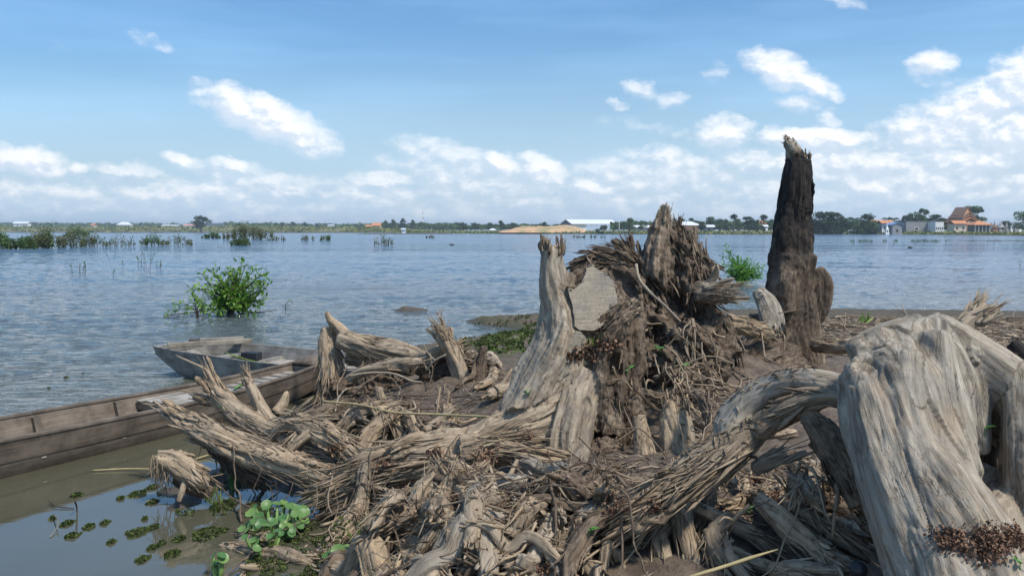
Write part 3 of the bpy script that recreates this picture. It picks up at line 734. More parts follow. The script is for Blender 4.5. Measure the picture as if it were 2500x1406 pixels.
wood_body('trunk', [d1, d2, d3, d4, d5, d6, d7, d8, d9, d10, d11, d12], .0115, D, seed=11, amp=1.5, pits=[(1590, 720, 6.2, 26, 60), (1650, 740, 6.15, 30, 60), (1700, 770, 6.1, 26, 50), (1600, 820, 6.0, 24, 50)])
it = fringe(d1, 0, .12, 60, .09, .014, .04, -1, tone=(.2, .6, 0)) + fringe(d2, 0, .35, 170, .09, .015, .3, -1, curl=.5) + fringe(d3, 0, .5, 200, .16, .02, .12, -1, tone=(.7, 0, .15)) + fringe(d4, 0, .6, 90, .12, .016, .3, -1)
it += fringe(d5, .4, 1, 170, .17, .011, .1, 1, tone=(.2, .5, 0)) + fringe(d2, .2, .6, 260, .15, .016, .5, 1, th=(-.5, 3.6), curl=.6) + fringe(d2, .2, .55, 90, .16, .018, .2, -1, tone=(.5, .2, .1), curl=.6) + flakes(d7, 160, .12, .016) + flakes(d6, 150, .16, .014) + fringe(d3, .4, 1, 160, .2, .015, .3, 1)
strips('splinters', it, D)

# ---- charred pillar
E = thing('standing_trunk', 'tall dark charred trunk standing upright on the bank, taller than everything else', 'tree trunk', P(1945, 905, 7.5))
CH = (.5, 0, .95)
e1 = Tube([(1950, 388, 7.5, 27), (1946, 420, 7.5, 35), (1943, 480, 7.5, 39), (1940, 520, 7.5, 42)], tone=CH, lob=.1)
e1a = Tube([(1941, 500, 7.5, 40), (1934, 570, 7.5, 49), (1930, 650, 7.5, 54)], tone=(.7, 0, .62), lob=.1)
e1b = Tube([(1930, 620, 7.5, 52), (1926, 700, 7.5, 57), (1935, 790, 7.5, 58), (1944, 870, 7.5, 57), (1948, 930, 7.5, 62)], tone=(.85, 0, .38), lob=.2)
e10 = Tube([(1880, 850, 7.0, 34), (1810, 880, 6.8, 42), (1750, 915, 6.5, 44), (1700, 945, 6.2, 34), (1660, 985, 5.9, 20)], tone=(.9, .1, 0), lob=.3)
e11 = Tube([(1930, 900, 7.2, 60), (1880, 930, 6.9, 55), (1820, 950, 6.6, 40)], tone=(1, 0, 0), lob=.3)
e2 = Tube([(1918, 343, 7.5, 7), (1930, 352, 7.5, 13), (1938, 375, 7.5, 20), (1945, 410, 7.5, 24)], tone=(.1, .75, .15), torn=(.05, 0))
e3 = Tube([(1992, 655, 7.55, 14), (2001, 685, 7.55, 23), (2001, 735, 7.55, 21), (1986, 790, 7.55, 14)], tone=(.5, .2, 0), lob=.35)
e4 = Tube([(1922, 650, 7.38, 24), (1918, 700, 7.32, 34), (1912, 760, 7.32, 30)], tone=(.65, .2, 0), lob=.25)
e5 = Tube([(1848, 712, 7.22, 15), (1864, 735, 7.18, 22), (1880, 775, 7.12, 27), (1890, 820, 7.08, 24)], tone=(0, .8, 0), torn=(.03, .09), lob=.35)
e6 = Tube([(1900, 790, 7.4, 40), (1870, 850, 7.3, 44), (1810, 890, 7.1, 40), (1750, 925, 6.9, 32), (1700, 960, 6.7, 22)], tone=(.85, 0, 0), lob=.25)
e7 = Tube([(1985, 790, 7.45, 18), (1990, 850, 7.42, 22), (1994, 910, 7.4, 26)], tone=(.5, .1, 0), lob=.15)
e8 = Tube([(1850, 870, 7.2, 40), (1900, 900, 7.1, 50), (1960, 930, 7.1, 45)], tone=(.9, 0, 0), lob=.2)
e9 = Tube([(1862, 770, 7.3, 30), (1850, 830, 7.3, 34)], tone=(.9, 0, .2))
wood_body('trunk', [e1, e1a, e1b, e2, e3, e4, e6, e7, e8, e9, e10, e11], .0115, E, seed=21, amp=.4, pits=[(1925, 690, 7.3, 12, 14), (1905, 740, 7.2, 10, 12)])
wood_body('broken_branch', [e5], .008, E, seed=23)
it = fringe(e1, 0, .08, 40, .08, .014, .1, -1, tone=(.6, .2, .4)) + fringe(e5, .8, 1, 40, .1, .02, .02, 1) + fringe(e3, 0, 1, 90, .07, .01, .2, 1, tone=(.5, .2, 0)) + fringe(e2, 0, .4, 30, .06, .01, .1, -1) + flakes(e1, 60, .3, .012, tone=(.5, 0, .8)) + flakes(e6, 120, .14, .016) + fringe(e7, 0.2, .8, 30, .12, .01, .15, 1) + flakes(e10, 160, .2, .016, tone=(.7, .2, 0)) + flakes(e11, 80, .15, .016, tone=(.8, 0, 0))
strips('splinters', it, E)

# ---- large smooth stump at right, close to the camera
Fs = thing('tree_stump', 'huge smooth silver grey stump closest to the camera, hollowed at its right', 'tree stump', P(2300, 1406, 2.7))
f1 = Tube([(2105, 872, 3.1, 56), (2148, 940, 3.05, 108), (2178, 1040, 2.95, 124), (2212, 1140, 2.85, 134), (2262, 1260, 2.72, 150), (2330, 1400, 2.6, 172), (2370, 1540, 2.5, 185)], tone=GRY, lob=.10)
f2 = Tube([(2085, 880, 3.14, 48), (2160, 848, 3.14, 56), (2235, 822, 3.14, 58), (2268, 788, 3.14, 42)], tone=GRY, lob=.08)
f3 = Tube([(2262, 776, 3.15, 30), (2300, 822, 3.12, 58), (2370, 868, 3.08, 62), (2450, 925, 3.0, 66), (2525, 985, 2.95, 64), (2570, 1090, 2.9, 60)], tone=(0, .75, 0), lob=.06)
f4 = Tube([(2270, 830, 3.1, 66), (2282, 940, 3.0, 80), (2300, 1040, 2.92, 78), (2330, 1130, 2.9, 66)], tone=GRY, lob=.14)
f5 = Tube([(2500, 940, 2.95, 60), (2508, 1050, 2.9, 66), (2510, 1150, 2.88, 70), (2530, 1280, 2.85, 84)], tone=(.3, .6, 0), lob=.16)
f6 = Tube([(2420, 1215, 2.98, 50), (2430, 1320, 2.8, 96), (2450, 1440, 2.65, 140)], tone=(.2, .5, 0), lob=.2)
f7 = Tube([(2410, 920, 3.25, 60), (2415, 1080, 3.25, 70), (2410, 1230, 3.2, 70)], tone=(.9, 0, .25), lob=.2)  # filler behind the gap; its dark tone paints the hollow's shade
f10 = Tube([(2310, 850, 3.08, 60), (2348, 930, 3.04, 60), (2366, 1020, 3.0, 50), (2378, 1110, 2.98, 40)], tone=GRY, lob=.1)
f11 = Tube([(2350, 880, 3.08, 70), (2410, 915, 3.06, 66), (2470, 960, 3.02, 60)], tone=(.05, .7, 0), lob=.1)
f14 = Tube([(2420, 900, 3.1, 70), (2440, 980, 3.1, 66), (2440, 1060, 3.12, 60)], tone=(.45, .4, .05), lob=.2)  # recessed fill, shade of the opening put into its tone
f12 = Tube([(2150, 872, 3.1, 72), (2185, 940, 3.04, 96), (2205, 1020, 2.96, 104)], tone=GRY, lob=.1)
f13 = Tube([(2350, 1230, 2.95, 50), (2400, 1190, 3.0, 40), (2440, 1160, 3.0, 36)], tone=(.5, .3, 0), lob=.25)
f9 = Tube([(2175, 850, 3.1, 56), (2225, 950, 3.0, 92), (2255, 1070, 2.9, 98), (2290, 1180, 2.8, 100)], tone=GRY, lob=.08)
f8 = Tube([(2210, 870, 3.0, 46), (2225, 1000, 2.86, 44), (2262, 1130, 2.76, 40)], tone=(0, .8, 0), lob=.1)
wood_body('trunk', [f1, f2, f3, f4, f5, f6, f7, f8, f9, f10, f11, f12, f13, f14], .0075, Fs, seed=31, amp=.8, smooth=50, pits=[(2338, 1188, 2.78, 34, 90), (2400, 1090, 2.85, 24, 70), (2258, 850, 3.0, 22, 16), (2150, 895, 2.95, 40, 16)])

# ---- arched root and torn log in front of it
Gs = thing('root_log', 'arched grey root ending in a long torn splintered tan end beside the silver stump', 'driftwood', P(1700, 1200, 3.5))
g1 = Tube([(2110, 960, 3.25, 28), (2035, 938, 3.33, 30), (1960, 928, 3.4, 30), (1885, 948, 3.5, 36), (1820, 990, 3.55, 42), (1785, 1040, 3.55, 42), (1790, 1080, 3.5, 36)], tone=(.05, .9, 0), lob=.08)
g2 = Tube([(1850, 1040, 3.5, 30), (1815, 1075, 3.48, 44), (1750, 1122, 3.46, 44), (1680, 1168, 3.45, 42), (1610, 1212, 3.45, 36), (1565, 1242, 3.45, 24)], tone=TAN, torn=(0, .16), lob=.2)
g3 = Tube([(2100, 990, 3.2, 20), (2030, 968, 3.28, 22), (1950, 990, 3.35, 26), (1890, 1022, 3.42, 28), (1850, 1045, 3.45, 28)], tone=(.5, .3, 0), lob=.2)
g4 = Tube([(1970, 1015, 3.32, 22), (2020, 1075, 3.28, 46), (2062, 1150, 3.22, 42), (2100, 1240, 3.15, 26)], tone=(.55, .2, 0), lob=.2)
wood_body('root_body', [g1, g2, g3, g4], .0078, Gs, seed=41)
strips('splinters', fringe(g2, .55, 1, 60, .26, .03, .03, 1, curl=.1) + fringe(g2, .5, 1, 60, .2, .014, .05, 1) + flakes(g2, 260, .26, .012) + flakes(g3, 60, .2, .01, tone=(.3, .4, 0)) + flakes(g4, 60, .08, .02, tone=(.6, .1, 0)), Gs)

# ---- torn root logs at left, over the water
Hs = thing('root_log', 'torn tan root log reaching left over the water toward the canoe', 'driftwood', P(640, 1150, 5.2))
h1 = Tube([(408, 998, 5.5, 9), (452, 1026, 5.45, 22), (520, 1062, 5.35, 34), (600, 1098, 5.25, 38), (690, 1132, 5.1, 34), (770, 1156, 5.0, 30), (850, 1180, 4.95, 26)], tone=TAN, torn=(.12, .1), lob=.24)
h1b = Tube([(560, 1068, 5.4, 18), (620, 1090, 5.35, 22), (700, 1112, 5.25, 22)], tone=TAN)
h6 = Tube([(500, 1050, 5.45, 16), (540, 1100, 5.4, 22), (600, 1150, 5.3, 26), (640, 1180, 5.3, 20)], tone=(.9, 0, 0), lob=.3)
wood_body('root_body', [h1, h1b, h6], .0095, Hs, seed=51, amp=1.2)
strips('splinters', fringe(h1, .04, .3, 60, .16, .018, .05, -1) + flakes(h1, 330, .26, .013) + fringe(h6, 0, 1, 70, .16, .012, .4, 1, tone=(.6, 0, 0)), Hs)
H2 = thing('root_log', 'forked root with frayed upright tips just behind the torn log at left', 'driftwood', P(700, 1120, 5.4))
h2 = Tube([(512, 918, 5.65, 6), (530, 955, 5.62, 16), (570, 1000, 5.55, 24), (625, 1038, 5.45, 26), (690, 1072, 5.35, 27), (750, 1108, 5.25, 26), (810, 1148, 5.15, 26)], tone=TAN, torn=(.1, 0), lob=.22)
h3 = Tube([(600, 905, 5.7, 6), (610, 940, 5.66, 12), (632, 985, 5.6, 17), (655, 1030, 5.5, 22), (690, 1065, 5.4, 20)], tone=(.25, .1, 0), torn=(.07, 0), lob=.2)
h4 = Tube([(700, 958, 5.72, 7), (690, 985, 5.7, 13), (672, 1010, 5.65, 14)], tone=TAN, torn=(.05, 0))
h4b = Tube([(490, 970, 5.65, 8), (530, 985, 5.62, 15), (590, 1020, 5.55, 20)], tone=TAN, torn=(.1, 0))
wood_body('root_body', [h2, h3, h4, h4b], .0095, H2, seed=55, amp=1.2)
strips('splinters', fringe(h2, .03, .3, 60, .18, .012, .08, -1) + flakes(h2, 240, .22, .012) + fringe(h3, 0, .2, 30, .08, .01, .1, -1) + fringe(h4b, 0, .4, 30, .12, .012, .08, -1), H2)
H3 = thing('root_log', 'looping fibrous root hump between the torn log and the sawn stump', 'driftwood', P(820, 1150, 5.1))
h5 = Tube([(668, 1058, 5.3, 10), (712, 1030, 5.28, 18), (770, 1046, 5.22, 25), (828, 1085, 5.12, 26), (880, 1135, 5.02, 24), (915, 1175, 4.95, 22)], tone=TAN, lob=.25)
h7 = Tube([(770, 1046, 5.2, 14), (730, 1075, 5.15, 14), (700, 1105, 5.12, 10)], tone=TAN)
wood_body('root_body', [h5, h7], .009, H3, seed=57, amp=1.2)
strips('splinters', flakes(h5, 240, .24, .012) + fringe(h5, 0, .3, 40, .16, .012, .2, -1), H3)

# ---- uprooted stump at the back left
I_ = thing('tree_stump', 'uprooted tan stump lying at the water edge behind with a pointed tip at its left', 'tree stump', P(900, 1000, 7.7))
i1 = Tube([(799, 798, 7.9, 14), (803, 840, 7.9, 23), (806, 900, 7.85, 26), (802, 970, 7.8, 27), (800, 1030, 7.7, 24)], tone=(.1, .1, 0), lob=.2)
i2 = Tube([(797, 760, 7.85, 5), (804, 780, 7.85, 9), (826, 802, 7.85, 14), (858, 832, 7.82, 17)], tone=TAN)
i3 = Tube([(828, 826, 7.8, 22), (880, 842, 7.75, 27), (950, 856, 7.65, 27), (1010, 868, 7.55, 22), (1060, 885, 7.5, 16)], tone=TAN, lob=.12)
i3b = Tube([(850, 866, 7.85, 24), (930, 880, 7.8, 26), (1010, 895, 7.7, 24)], tone=(.6, 0, 0), lob=.2)
i4 = Tube([(1072, 795, 7.3, 11), (1086, 825, 7.3, 20), (1108, 870, 7.3, 23), (1130, 930, 7.25, 24)], tone=(.3, .1, 0), torn=(.06, 0), lob=.2)
i5 = Tube([(1030, 930, 7.4, 36), (1100, 905, 7.45, 44), (1160, 925, 7.45, 46), (1210, 960, 7.4, 36)], fl=.6, tone=(.85, 0, 0), lob=.25)
i6 = Tube([(820, 960, 7.75, 36), (890, 965, 7.7, 44), (980, 975, 7.6, 46), (1060, 985, 7.5, 44), (1160, 1000, 7.4, 40)], tone=(1, 0, 0), lob=.35)
i7 = Tube([(1183, 845, 7.2, 9), (1172, 895, 7.2, 15), (1168, 960, 7.15, 18)], tone=(.6, .1, 0))
i8 = Tube([(1045, 905, 7.2, 9), (1120, 922, 7.15, 10), (1160, 935, 7.15, 8)], tone=(.3, 0, 0))
wood_body('trunk', [i1, i2, i3, i3b, i4, i5, i6, i7], .0125, I_, seed=61, amp=1.2)
it = fringe(i3, 0, .4, 90, .3, .014, .1, 1) + fringe(i1, .1, .8, 150, .22, .012, .35, 1, tone=(.35, .1, 0)) + fringe(i4, 0, .3, 90, .12, .011, .25, -1, tone=(.2, .1, 0)) + fringe(i6, 0, 1, 300, .2, .014, .6, 1, tone=(.5, 0, 0)) + fringe(i5, .3, 1, 130, .22, .012, .4, 1, tone=(.45, 0, 0))
strips('splinters', it, I_)

# ---- small stub in the shallow water
J = thing('root_stub', 'short pale stub sitting alone in the shallow water in front of the torn log', 'driftwood', G(445, 1215, 0))
j1 = Tube([(392, 1118, 5.12, 20), (430, 1128, 5.1, 27), (468, 1155, 5.06, 26), (500, 1182, 5.0, 16)], tone=(.1, .15, 0), torn=(.08, 0), lob=.25)
j2 = Tube([(415, 1098, 5.15, 8), (430, 1120, 5.12, 14), (460, 1150, 5.08, 14)], tone=TAN)
j3 = Tube([(455, 1165, 5.05, 8), (446, 1195, 5.0, 8), (436, 1225, 4.98, 7)], tone=(.2, .3, 0))
j4 = Tube([(430, 1170, 5.15, 14), (470, 1190, 5.12, 18), (520, 1205, 5.1, 14)], tone=(1, 0, .2), lob=.3)
wood_body('root_body', [j1, j2, j3, j4], .008, J, seed=71)
rs = np.random.RandomState(4)
it = []
for _ in range(70):
    u = 372 + rs.rand() * 45; v = 1105 + rs.rand() * 55
    p = np.array(P(u, v, 5.1 + rs.normal() * .05)); L = rs.uniform(.06, .17)
    it.append(([p, p + (rs.normal() * .015, rs.normal() * .01, -L * .5), p + (rs.normal() * .03, rs.normal() * .02, -L)], .006, .004, (.35, .1, 0)))
strips('hanging_fibres', it + flakes(j1, 70, .14, .01), J)

# ---- foreground broken roots: each a thing of its own
def chunk(name, label, tubes, vox, seed, fr=(), fl=90, base=None, amp=1.2):
    t0 = tubes[0]
    e = thing(name, label, 'driftwood', tuple(t0.C[len(t0.C) // 2, :3]))
    wood_body('root_body', tubes, vox, e, seed=seed, amp=amp)
    it = []
    for t in tubes: it += flakes(t, fl, .15, .011)
    for (t, a, b, n, ln, sg) in fr: it += fringe(t, a, b, n, ln, .012, .15, sg)
    strips('splinters', it, e)
    return e
BR = (.25, .1, 0)
t = Tube([(945, 1300, 4.0, 26), (1000, 1332, 3.92, 31), (1070, 1368, 3.82, 34), (1140, 1405, 3.72, 36), (1200, 1440, 3.65, 36)], tone=(.12, .2, 0), torn=(.06, 0), lob=.2)
chunk('broken_root', 'thick broken root end pointing left beside the floating weeds at the bottom', [t], .0075, 81, [(t, 0, .2, 60, .12, -1)])
t = Tube([(1098, 1178, 4.35, 22), (1128, 1232, 4.28, 36), (1165, 1295, 4.15, 40), (1205, 1360, 4.0, 42), (1230, 1430, 3.9, 42)], tone=BR, torn=(.1, 0), lob=.3)
t2 = Tube([(1090, 1260, 4.2, 20), (1130, 1300, 4.1, 30), (1170, 1340, 4.05, 30)], tone=TAN, torn=(.1, 0))
chunk('broken_root', 'upright splintered root block left of centre in the foreground', [t, t2], .0078, 82, [(t, 0, .25, 110, .16, -1), (t2, 0, .4, 80, .14, -1)])
t = Tube([(978, 1222, 4.4, 16), (1050, 1228, 4.35, 24), (1120, 1250, 4.3, 26), (1180, 1290, 4.25, 22)], tone=TAN, torn=(.12, 0), lob=.25)
chunk('broken_root', 'frayed root below the torn end of the sawn stump root', [t], .0075, 83, [(t, 0, .3, 70, .18, -1)])
t = Tube([(1200, 1225, 4.35, 18), (1270, 1255, 4.25, 24), (1340, 1275, 4.2, 26), (1420, 1300, 4.1, 20)], tone=BR, torn=(.1, .1), lob=.25)
chunk('broken_root', 'layered root piece lying across the middle of the foreground', [t], .0075, 84, [(t, 0, .2, 50, .16, -1), (t, .8, 1, 40, .16, 1)])
t = Tube([(1215, 1285, 4.1, 14), (1290, 1300, 4.02, 18), (1360, 1296, 3.98, 14)], tone=(.2, 0, 0), torn=(.03, .05))
chunk('broken_root', 'short muddy root just above the dark hollow in the foreground', [t], .007, 85, fl=50)
t = Tube([(1655, 1225, 3.62, 26), (1668, 1290, 3.52, 26), (1690, 1370, 3.4, 24), (1705, 1450, 3.3, 22)], tone=(.1, .2, 0), torn=(0, .05), lob=.12)
t2 = Tube([(1700, 1240, 3.6, 18), (1760, 1265, 3.55, 16), (1830, 1300, 3.45, 14), (1880, 1340, 3.4, 10)], tone=BR)
t3 = Tube([(1650, 1250, 3.62, 22), (1610, 1300, 3.55, 22), (1625, 1360, 3.45, 20), (1660, 1420, 3.38, 14)], tone=(.2, .15, 0))
chunk('forked_root', 'three pronged forked root standing like a tripod under the torn splintered end', [t, t2, t3], .007, 86, fl=60)
t = Tube([(1850, 1215, 3.35, 18), (1900, 1262, 3.28, 28), (1955, 1310, 3.2, 30), (2010, 1352, 3.1, 22), (2050, 1385, 3.0, 10)], tone=BR, torn=(0, .08), lob=.25)
chunk('broken_root', 'tapering root log pointing down right in the shade below the silver stump', [t], .007, 87, [(t, .7, 1, 40, .14, 1)], fl=150)
t = Tube([(1840, 1145, 3.45, 14), (1880, 1125, 3.42, 19), (1918, 1112, 3.4, 14)], tone=(.2, .5, 0), torn=(.02, .04))
chunk('broken_root', 'stubby grey root offcut resting under the arched grey root', [t], .006, 88, fl=40)
t = Tube([(1440, 1395, 3.5, 16), (1500, 1372, 3.5, 20), (1570, 1388, 3.45, 20), (1640, 1410, 3.4, 16)], tone=BR, torn=(.06, .06), lob=.2)
chunk('broken_root', 'curved root at the bottom edge right of the dark hollow', [t], .0065, 89, [(t, 0, .2, 30, .1, -1)], fl=80)
t = Tube([(1290, 1380, 3.6, 16), (1330, 1392, 3.55, 20), (1400, 1410, 3.5, 16)], tone=(.15, .3, 0), torn=(.04, 0), lob=.2)
chunk('broken_root', 'small knuckled root at the bottom edge in front of the dark hollow', [t], .0065, 90, fl=50)
t = Tube([(900, 1005, 6.2, 12), (970, 1040, 6.1, 24), (1060, 1058, 6.0, 26), (1150, 1050, 5.95, 22), (1220, 1045, 5.9, 16)], tone=(.9, 0, 0), lob=.25)
chunk('sunken_log', 'dark log lying in the shadow behind the sawn stump root', [t], .0095, 91, fl=60)
t = Tube([(922, 945, 6.0, 9), (935, 985, 5.95, 12), (955, 1040, 5.85, 14), (975, 1090, 5.75, 13)], tone=BR, lob=.1)
chunk('split_plank', 'split grey length of wood leaning upright behind the big root', [t], .007, 92, fl=50)
t = Tube([(870, 1010, 5.8, 13), (920, 1000, 5.8, 16), (960, 1025, 5.75, 17), (985, 1075, 5.65, 14)], tone=BR, lob=.2)
chunk('hooked_root', 'hooked fibrous root beside the leaning split wood', [t], .008, 93, fl=120)
t = Tube([(760, 1010, 6.3, 14), (800, 1030, 6.2, 22), (850, 1050, 6.0, 26), (900, 1080, 5.8, 24)], tone=(.7, 0, 0), lob=.35)
t2 = Tube([(740, 1040, 6.1, 10), (780, 1075, 5.9, 20), (840, 1110, 5.6, 22)], tone=(.6, 0, 0), lob=.35)
chunk('tangled_root', 'matted root mass in the gap between the two left stumps', [t, t2], .01, 94, [(t, 0, 1, 150, .25, 1), (t2, 0, 1, 120, .22, 1)], fl=100)
t = Tube([(905, 895, 7.3, 8), (960, 885, 7.25, 12), (1000, 885, 7.2, 13), (1030, 880, 7.2, 8)], tone=TAN)
t2 = Tube([(850, 925, 7.35, 10), (890, 905, 7.3, 13), (950, 898, 7.25, 10), (1000, 900, 7.2, 8)], tone=TAN)
chunk('broken_root', 'pair of pale joined root lengths lying along the back left stump', [t, t2], .008, 95, fl=20)
t = Tube([(2340, 800, 3.9, 20), (2380, 770, 3.95, 24), (2395, 755, 3.97, 22)], tone=(.1, .5, 0), torn=(0, .1))
chunk('broken_root', 'splintered wood end sticking up behind the silver stump', [t], .008, 96, [(t, .5, 1, 80, .12, 1)], fl=50)
t = Tube([(2470, 840, 3.5, 20), (2500, 880, 3.45, 24), (2540, 950, 3.4, 26)], tone=(.6, 0, .8))
chunk('charred_log', 'charred black log end at the right edge behind the silver stump', [t], .009, 97, fl=20)
t = Tube([(1775, 790, 6.6, 24), (1830, 800, 6.7, 20), (1880, 815, 6.8, 14)], tone=TAN, fl=.7, torn=(0, .1))
chunk('fallen_slab', 'flat pale slab of wood lying behind the shaggy stump', [t], .009, 98, fl=120)
for (k_, (pts, lb)) in enumerate([
    ([(1560, 1330, 3.8, 14), (1520, 1300, 3.85, 16), (1480, 1270, 3.9, 12)], 'short root stub pointing up left under the torn end'),
    ([(1780, 1340, 3.35, 12), (1850, 1375, 3.25, 17), (1930, 1400, 3.15, 15)], 'muddy root half buried at the bottom right'),
    ([(1040, 1400, 3.6, 14), (1100, 1420, 3.55, 18), (1180, 1425, 3.5, 14)], 'low muddy root at the bottom edge beside the reeds'),
    ([(1400, 1330, 3.75, 10), (1450, 1345, 3.7, 15), (1500, 1340, 3.68, 10)], 'small muddy root in the soil below the centre'),
    ([(1740, 1190, 3.7, 14), (1720, 1240, 3.65, 16), (1700, 1290, 3.6, 12)], 'dark root stub hanging under the torn log'),
    ([(1130, 1150, 4.6, 12), (1180, 1160, 4.55, 17), (1235, 1180, 4.5, 14)], 'pale flat root flake under the curved root'),
    ([(1990, 840, 7.2, 18), (2030, 845, 7.0, 16), (2080, 850, 6.8, 14)], 'thin log lying on the bank right of the charred trunk'),
    ([(1545, 960, 5.6, 14), (1600, 975, 5.5, 18), (1640, 965, 5.45, 12)], 'dark root between the sawn stump and the root bundle')]):
    t = Tube(pts, tone=[BR, (.5, 0, 0), TAN][k_ % 3], torn=(.03, .03), lob=.2)
    chunk('broken_root', lb, [t], .0075, 100 + k_, fl=45)

for (k_, (pts, tn_, lb)) in enumerate([
    ([(1500, 1290, 3.95, 18), (1560, 1320, 3.85, 26), (1640, 1345, 3.75, 30), (1720, 1385, 3.6, 26), (1780, 1430, 3.45, 20)], TAN, 'thick pale root running down right through the lower middle of the pile'),
    ([(1780, 1260, 3.5, 14), (1740, 1310, 3.45, 24), (1760, 1360, 3.35, 26), (1830, 1400, 3.25, 22)], BR, 'curved root stump in the soil left of the tapering root log'),
    ([(1930, 1230, 3.3, 14), (1985, 1270, 3.22, 20), (2040, 1300, 3.15, 20), (2085, 1340, 3.1, 14)], (.5, .1, 0), 'dark root under the buttress of the silver stump'),
    ([(1440, 1250, 4.2, 16), (1500, 1275, 4.05, 24), (1590, 1300, 3.9, 20), (1640, 1290, 3.85, 12)], (.2, .2, 0), 'twisted root running right below the split stump'),
    ([(1880, 1390, 3.1, 16), (1950, 1395, 3.05, 22), (2030, 1400, 3.0, 18)], BR, 'short log at the bottom edge below the tapering root log'),
    ([(1700, 1110, 4.2, 14), (1740, 1060, 4.3, 20), (1730, 1000, 4.5, 16), (1700, 960, 4.7, 10)], (.6, 0, 0), 'dark crooked root rising behind the torn log'),
    ([(1330, 1330, 3.85, 16), (1400, 1350, 3.78, 24), (1480, 1340, 3.75, 20)], (.1, .3, 0), 'gnarled root above the dark hollow at the bottom')]):
    t = Tube(pts, tone=tn_, torn=(.05, .05), lob=.25)
    chunk('broken_root', lb, [t], .0075, 130 + k_, fl=80)

# ------------------------------------------------------------------ plain materials
def flat_mat(name, colr, rough=.8, var=.25, scale=4.0, bumpd=.0, metal=0, spec=.3, stretch=(1, 1, 1)):
    m, nt, bs, out = mat(name)
    tc = nt.nodes.new('ShaderNodeTexCoord'); ob = mapping(nt, tc.outputs['Object'], stretch)
    n = noise(nt, ob, scale, 6, .65)
    lo = tuple(c * (1 - var) for c in colr); hi = tuple(min(1, c * (1 + var)) for c in colr)
    lk(nt, mixc(nt, mapr(nt, n, .3, .7), lo, hi), bs.inputs['Base Color'])
    bs.inputs['Roughness'].default_value = rough; bs.inputs['Metallic'].default_value = metal
    bs.inputs['Specular IOR Level'].default_value = spec
    if bumpd: lk(nt, bump(nt, n, .8, bumpd), bs.inputs['Normal'])
    return m
def leaf_mat(name, c0, c1, trans=.25, rough=.55):
    m, nt, bs, out = mat(name)
    g = nt.nodes.new('ShaderNodeNewGeometry')
    r = g.outputs['Random Per Island']
    c = mixc(nt, r, c0, c1)
    lk(nt, c, bs.inputs['Base Color']); bs.inputs['Roughness'].default_value = rough
    bs.inputs['Specular IOR Level'].default_value = .3
    if trans:
        tr = nt.nodes.new('ShaderNodeBsdfTranslucent'); lk(nt, mixc(nt, 1.0, c, (1.3, 1.5, .5), 'MULTIPLY'), tr.inputs[0])
        mx = nt.nodes.new('ShaderNodeMixShader'); mx.inputs[0].default_value = trans
        lk(nt, bs.outputs[0], mx.inputs[1]); lk(nt, tr.outputs[0], mx.inputs[2]); lk(nt, mx.outputs[0], out.inputs[0])
    return m
def leaves(name, pos, dr, up, ln, wd, m, parent=None, fold=.25, droop=.15):
    """many pointed folded leaves in one foliage mesh"""
    pos, dr, up = (np.asarray(a, float).reshape(-1, 3) for a in (pos, dr, up)); n = len(pos)
    ln = np.broadcast_to(ln, n).astype(float)[:, None]; wd = np.broadcast_to(wd, n).astype(float)[:, None]
    dr = dr / (np.linalg.norm(dr, axis=1)[:, None] + 1e-9)
    sd_ = np.cross(dr, up); sd_ /= np.linalg.norm(sd_, axis=1)[:, None] + 1e-9
    nn = np.cross(sd_, dr)
    p = lambda a, b, c: pos + dr * ln * a + sd_ * wd * b + nn * (ln * c)
    z = lambda a: -droop * a * a
    V = np.stack([p(0, 0, 0), p(.35, -.5, z(.35) + fold * .12), p(.35, 0, z(.35)), p(.35, .5, z(.35) + fold * .12), p(.75, -.32, z(.75) + fold * .08), p(.75, 0, z(.75)), p(.75, .32, z(.75) + fold * .08), p(1, 0, z(1))], 1).reshape(-1, 3)
    q = np.array([[0, 2, 1, 1], [0, 3, 2, 2], [1, 2, 5, 4], [2, 3, 6, 5], [4, 5, 7, 7], [5, 6, 7, 7]])
    tri = []
    for a in q:
        tri.append([a[0], a[1], a[2]])
        if a[3] != a[2]: tri.append([a[0], a[2], a[3]])
    tri = np.array(tri)
    F = (tri[None] + (np.arange(n) * 8)[:, None, None]).reshape(-1, 3)
    return link_mesh(name, mesh_from(name, V, F, smooth=True), m, parent)
def cards(name, pos, size, m, parent=None, rs=None, asp=.55):
    """small irregular leaf clumps (bent three-sided flakes) for far crowns"""
    rs = rs or _R; n = len(pos); pos = np.asarray(pos, float); size = np.broadcast_to(size, n)[:, None]
    a = rs.normal(size=(n, 3)); a /= np.linalg.norm(a, axis=1)[:, None]
    b = np.cross(a, rs.normal(size=(n, 3))); b /= np.linalg.norm(b, axis=1)[:, None]
    c = np.cross(a, b)
    V = np.stack([pos - a * size * .5, pos + b * size * asp * .5 + c * size * .12, pos + a * size * .5, pos - b * size * asp * .5 + c * size * .1], 1).reshape(-1, 3)
    F = (np.array([[0, 1, 2], [0, 2, 3]])[None] + (np.arange(n) * 4)[:, None, None]).reshape(-1, 3)
    return link_mesh(name, mesh_from(name, V, F, smooth=False), m, parent)
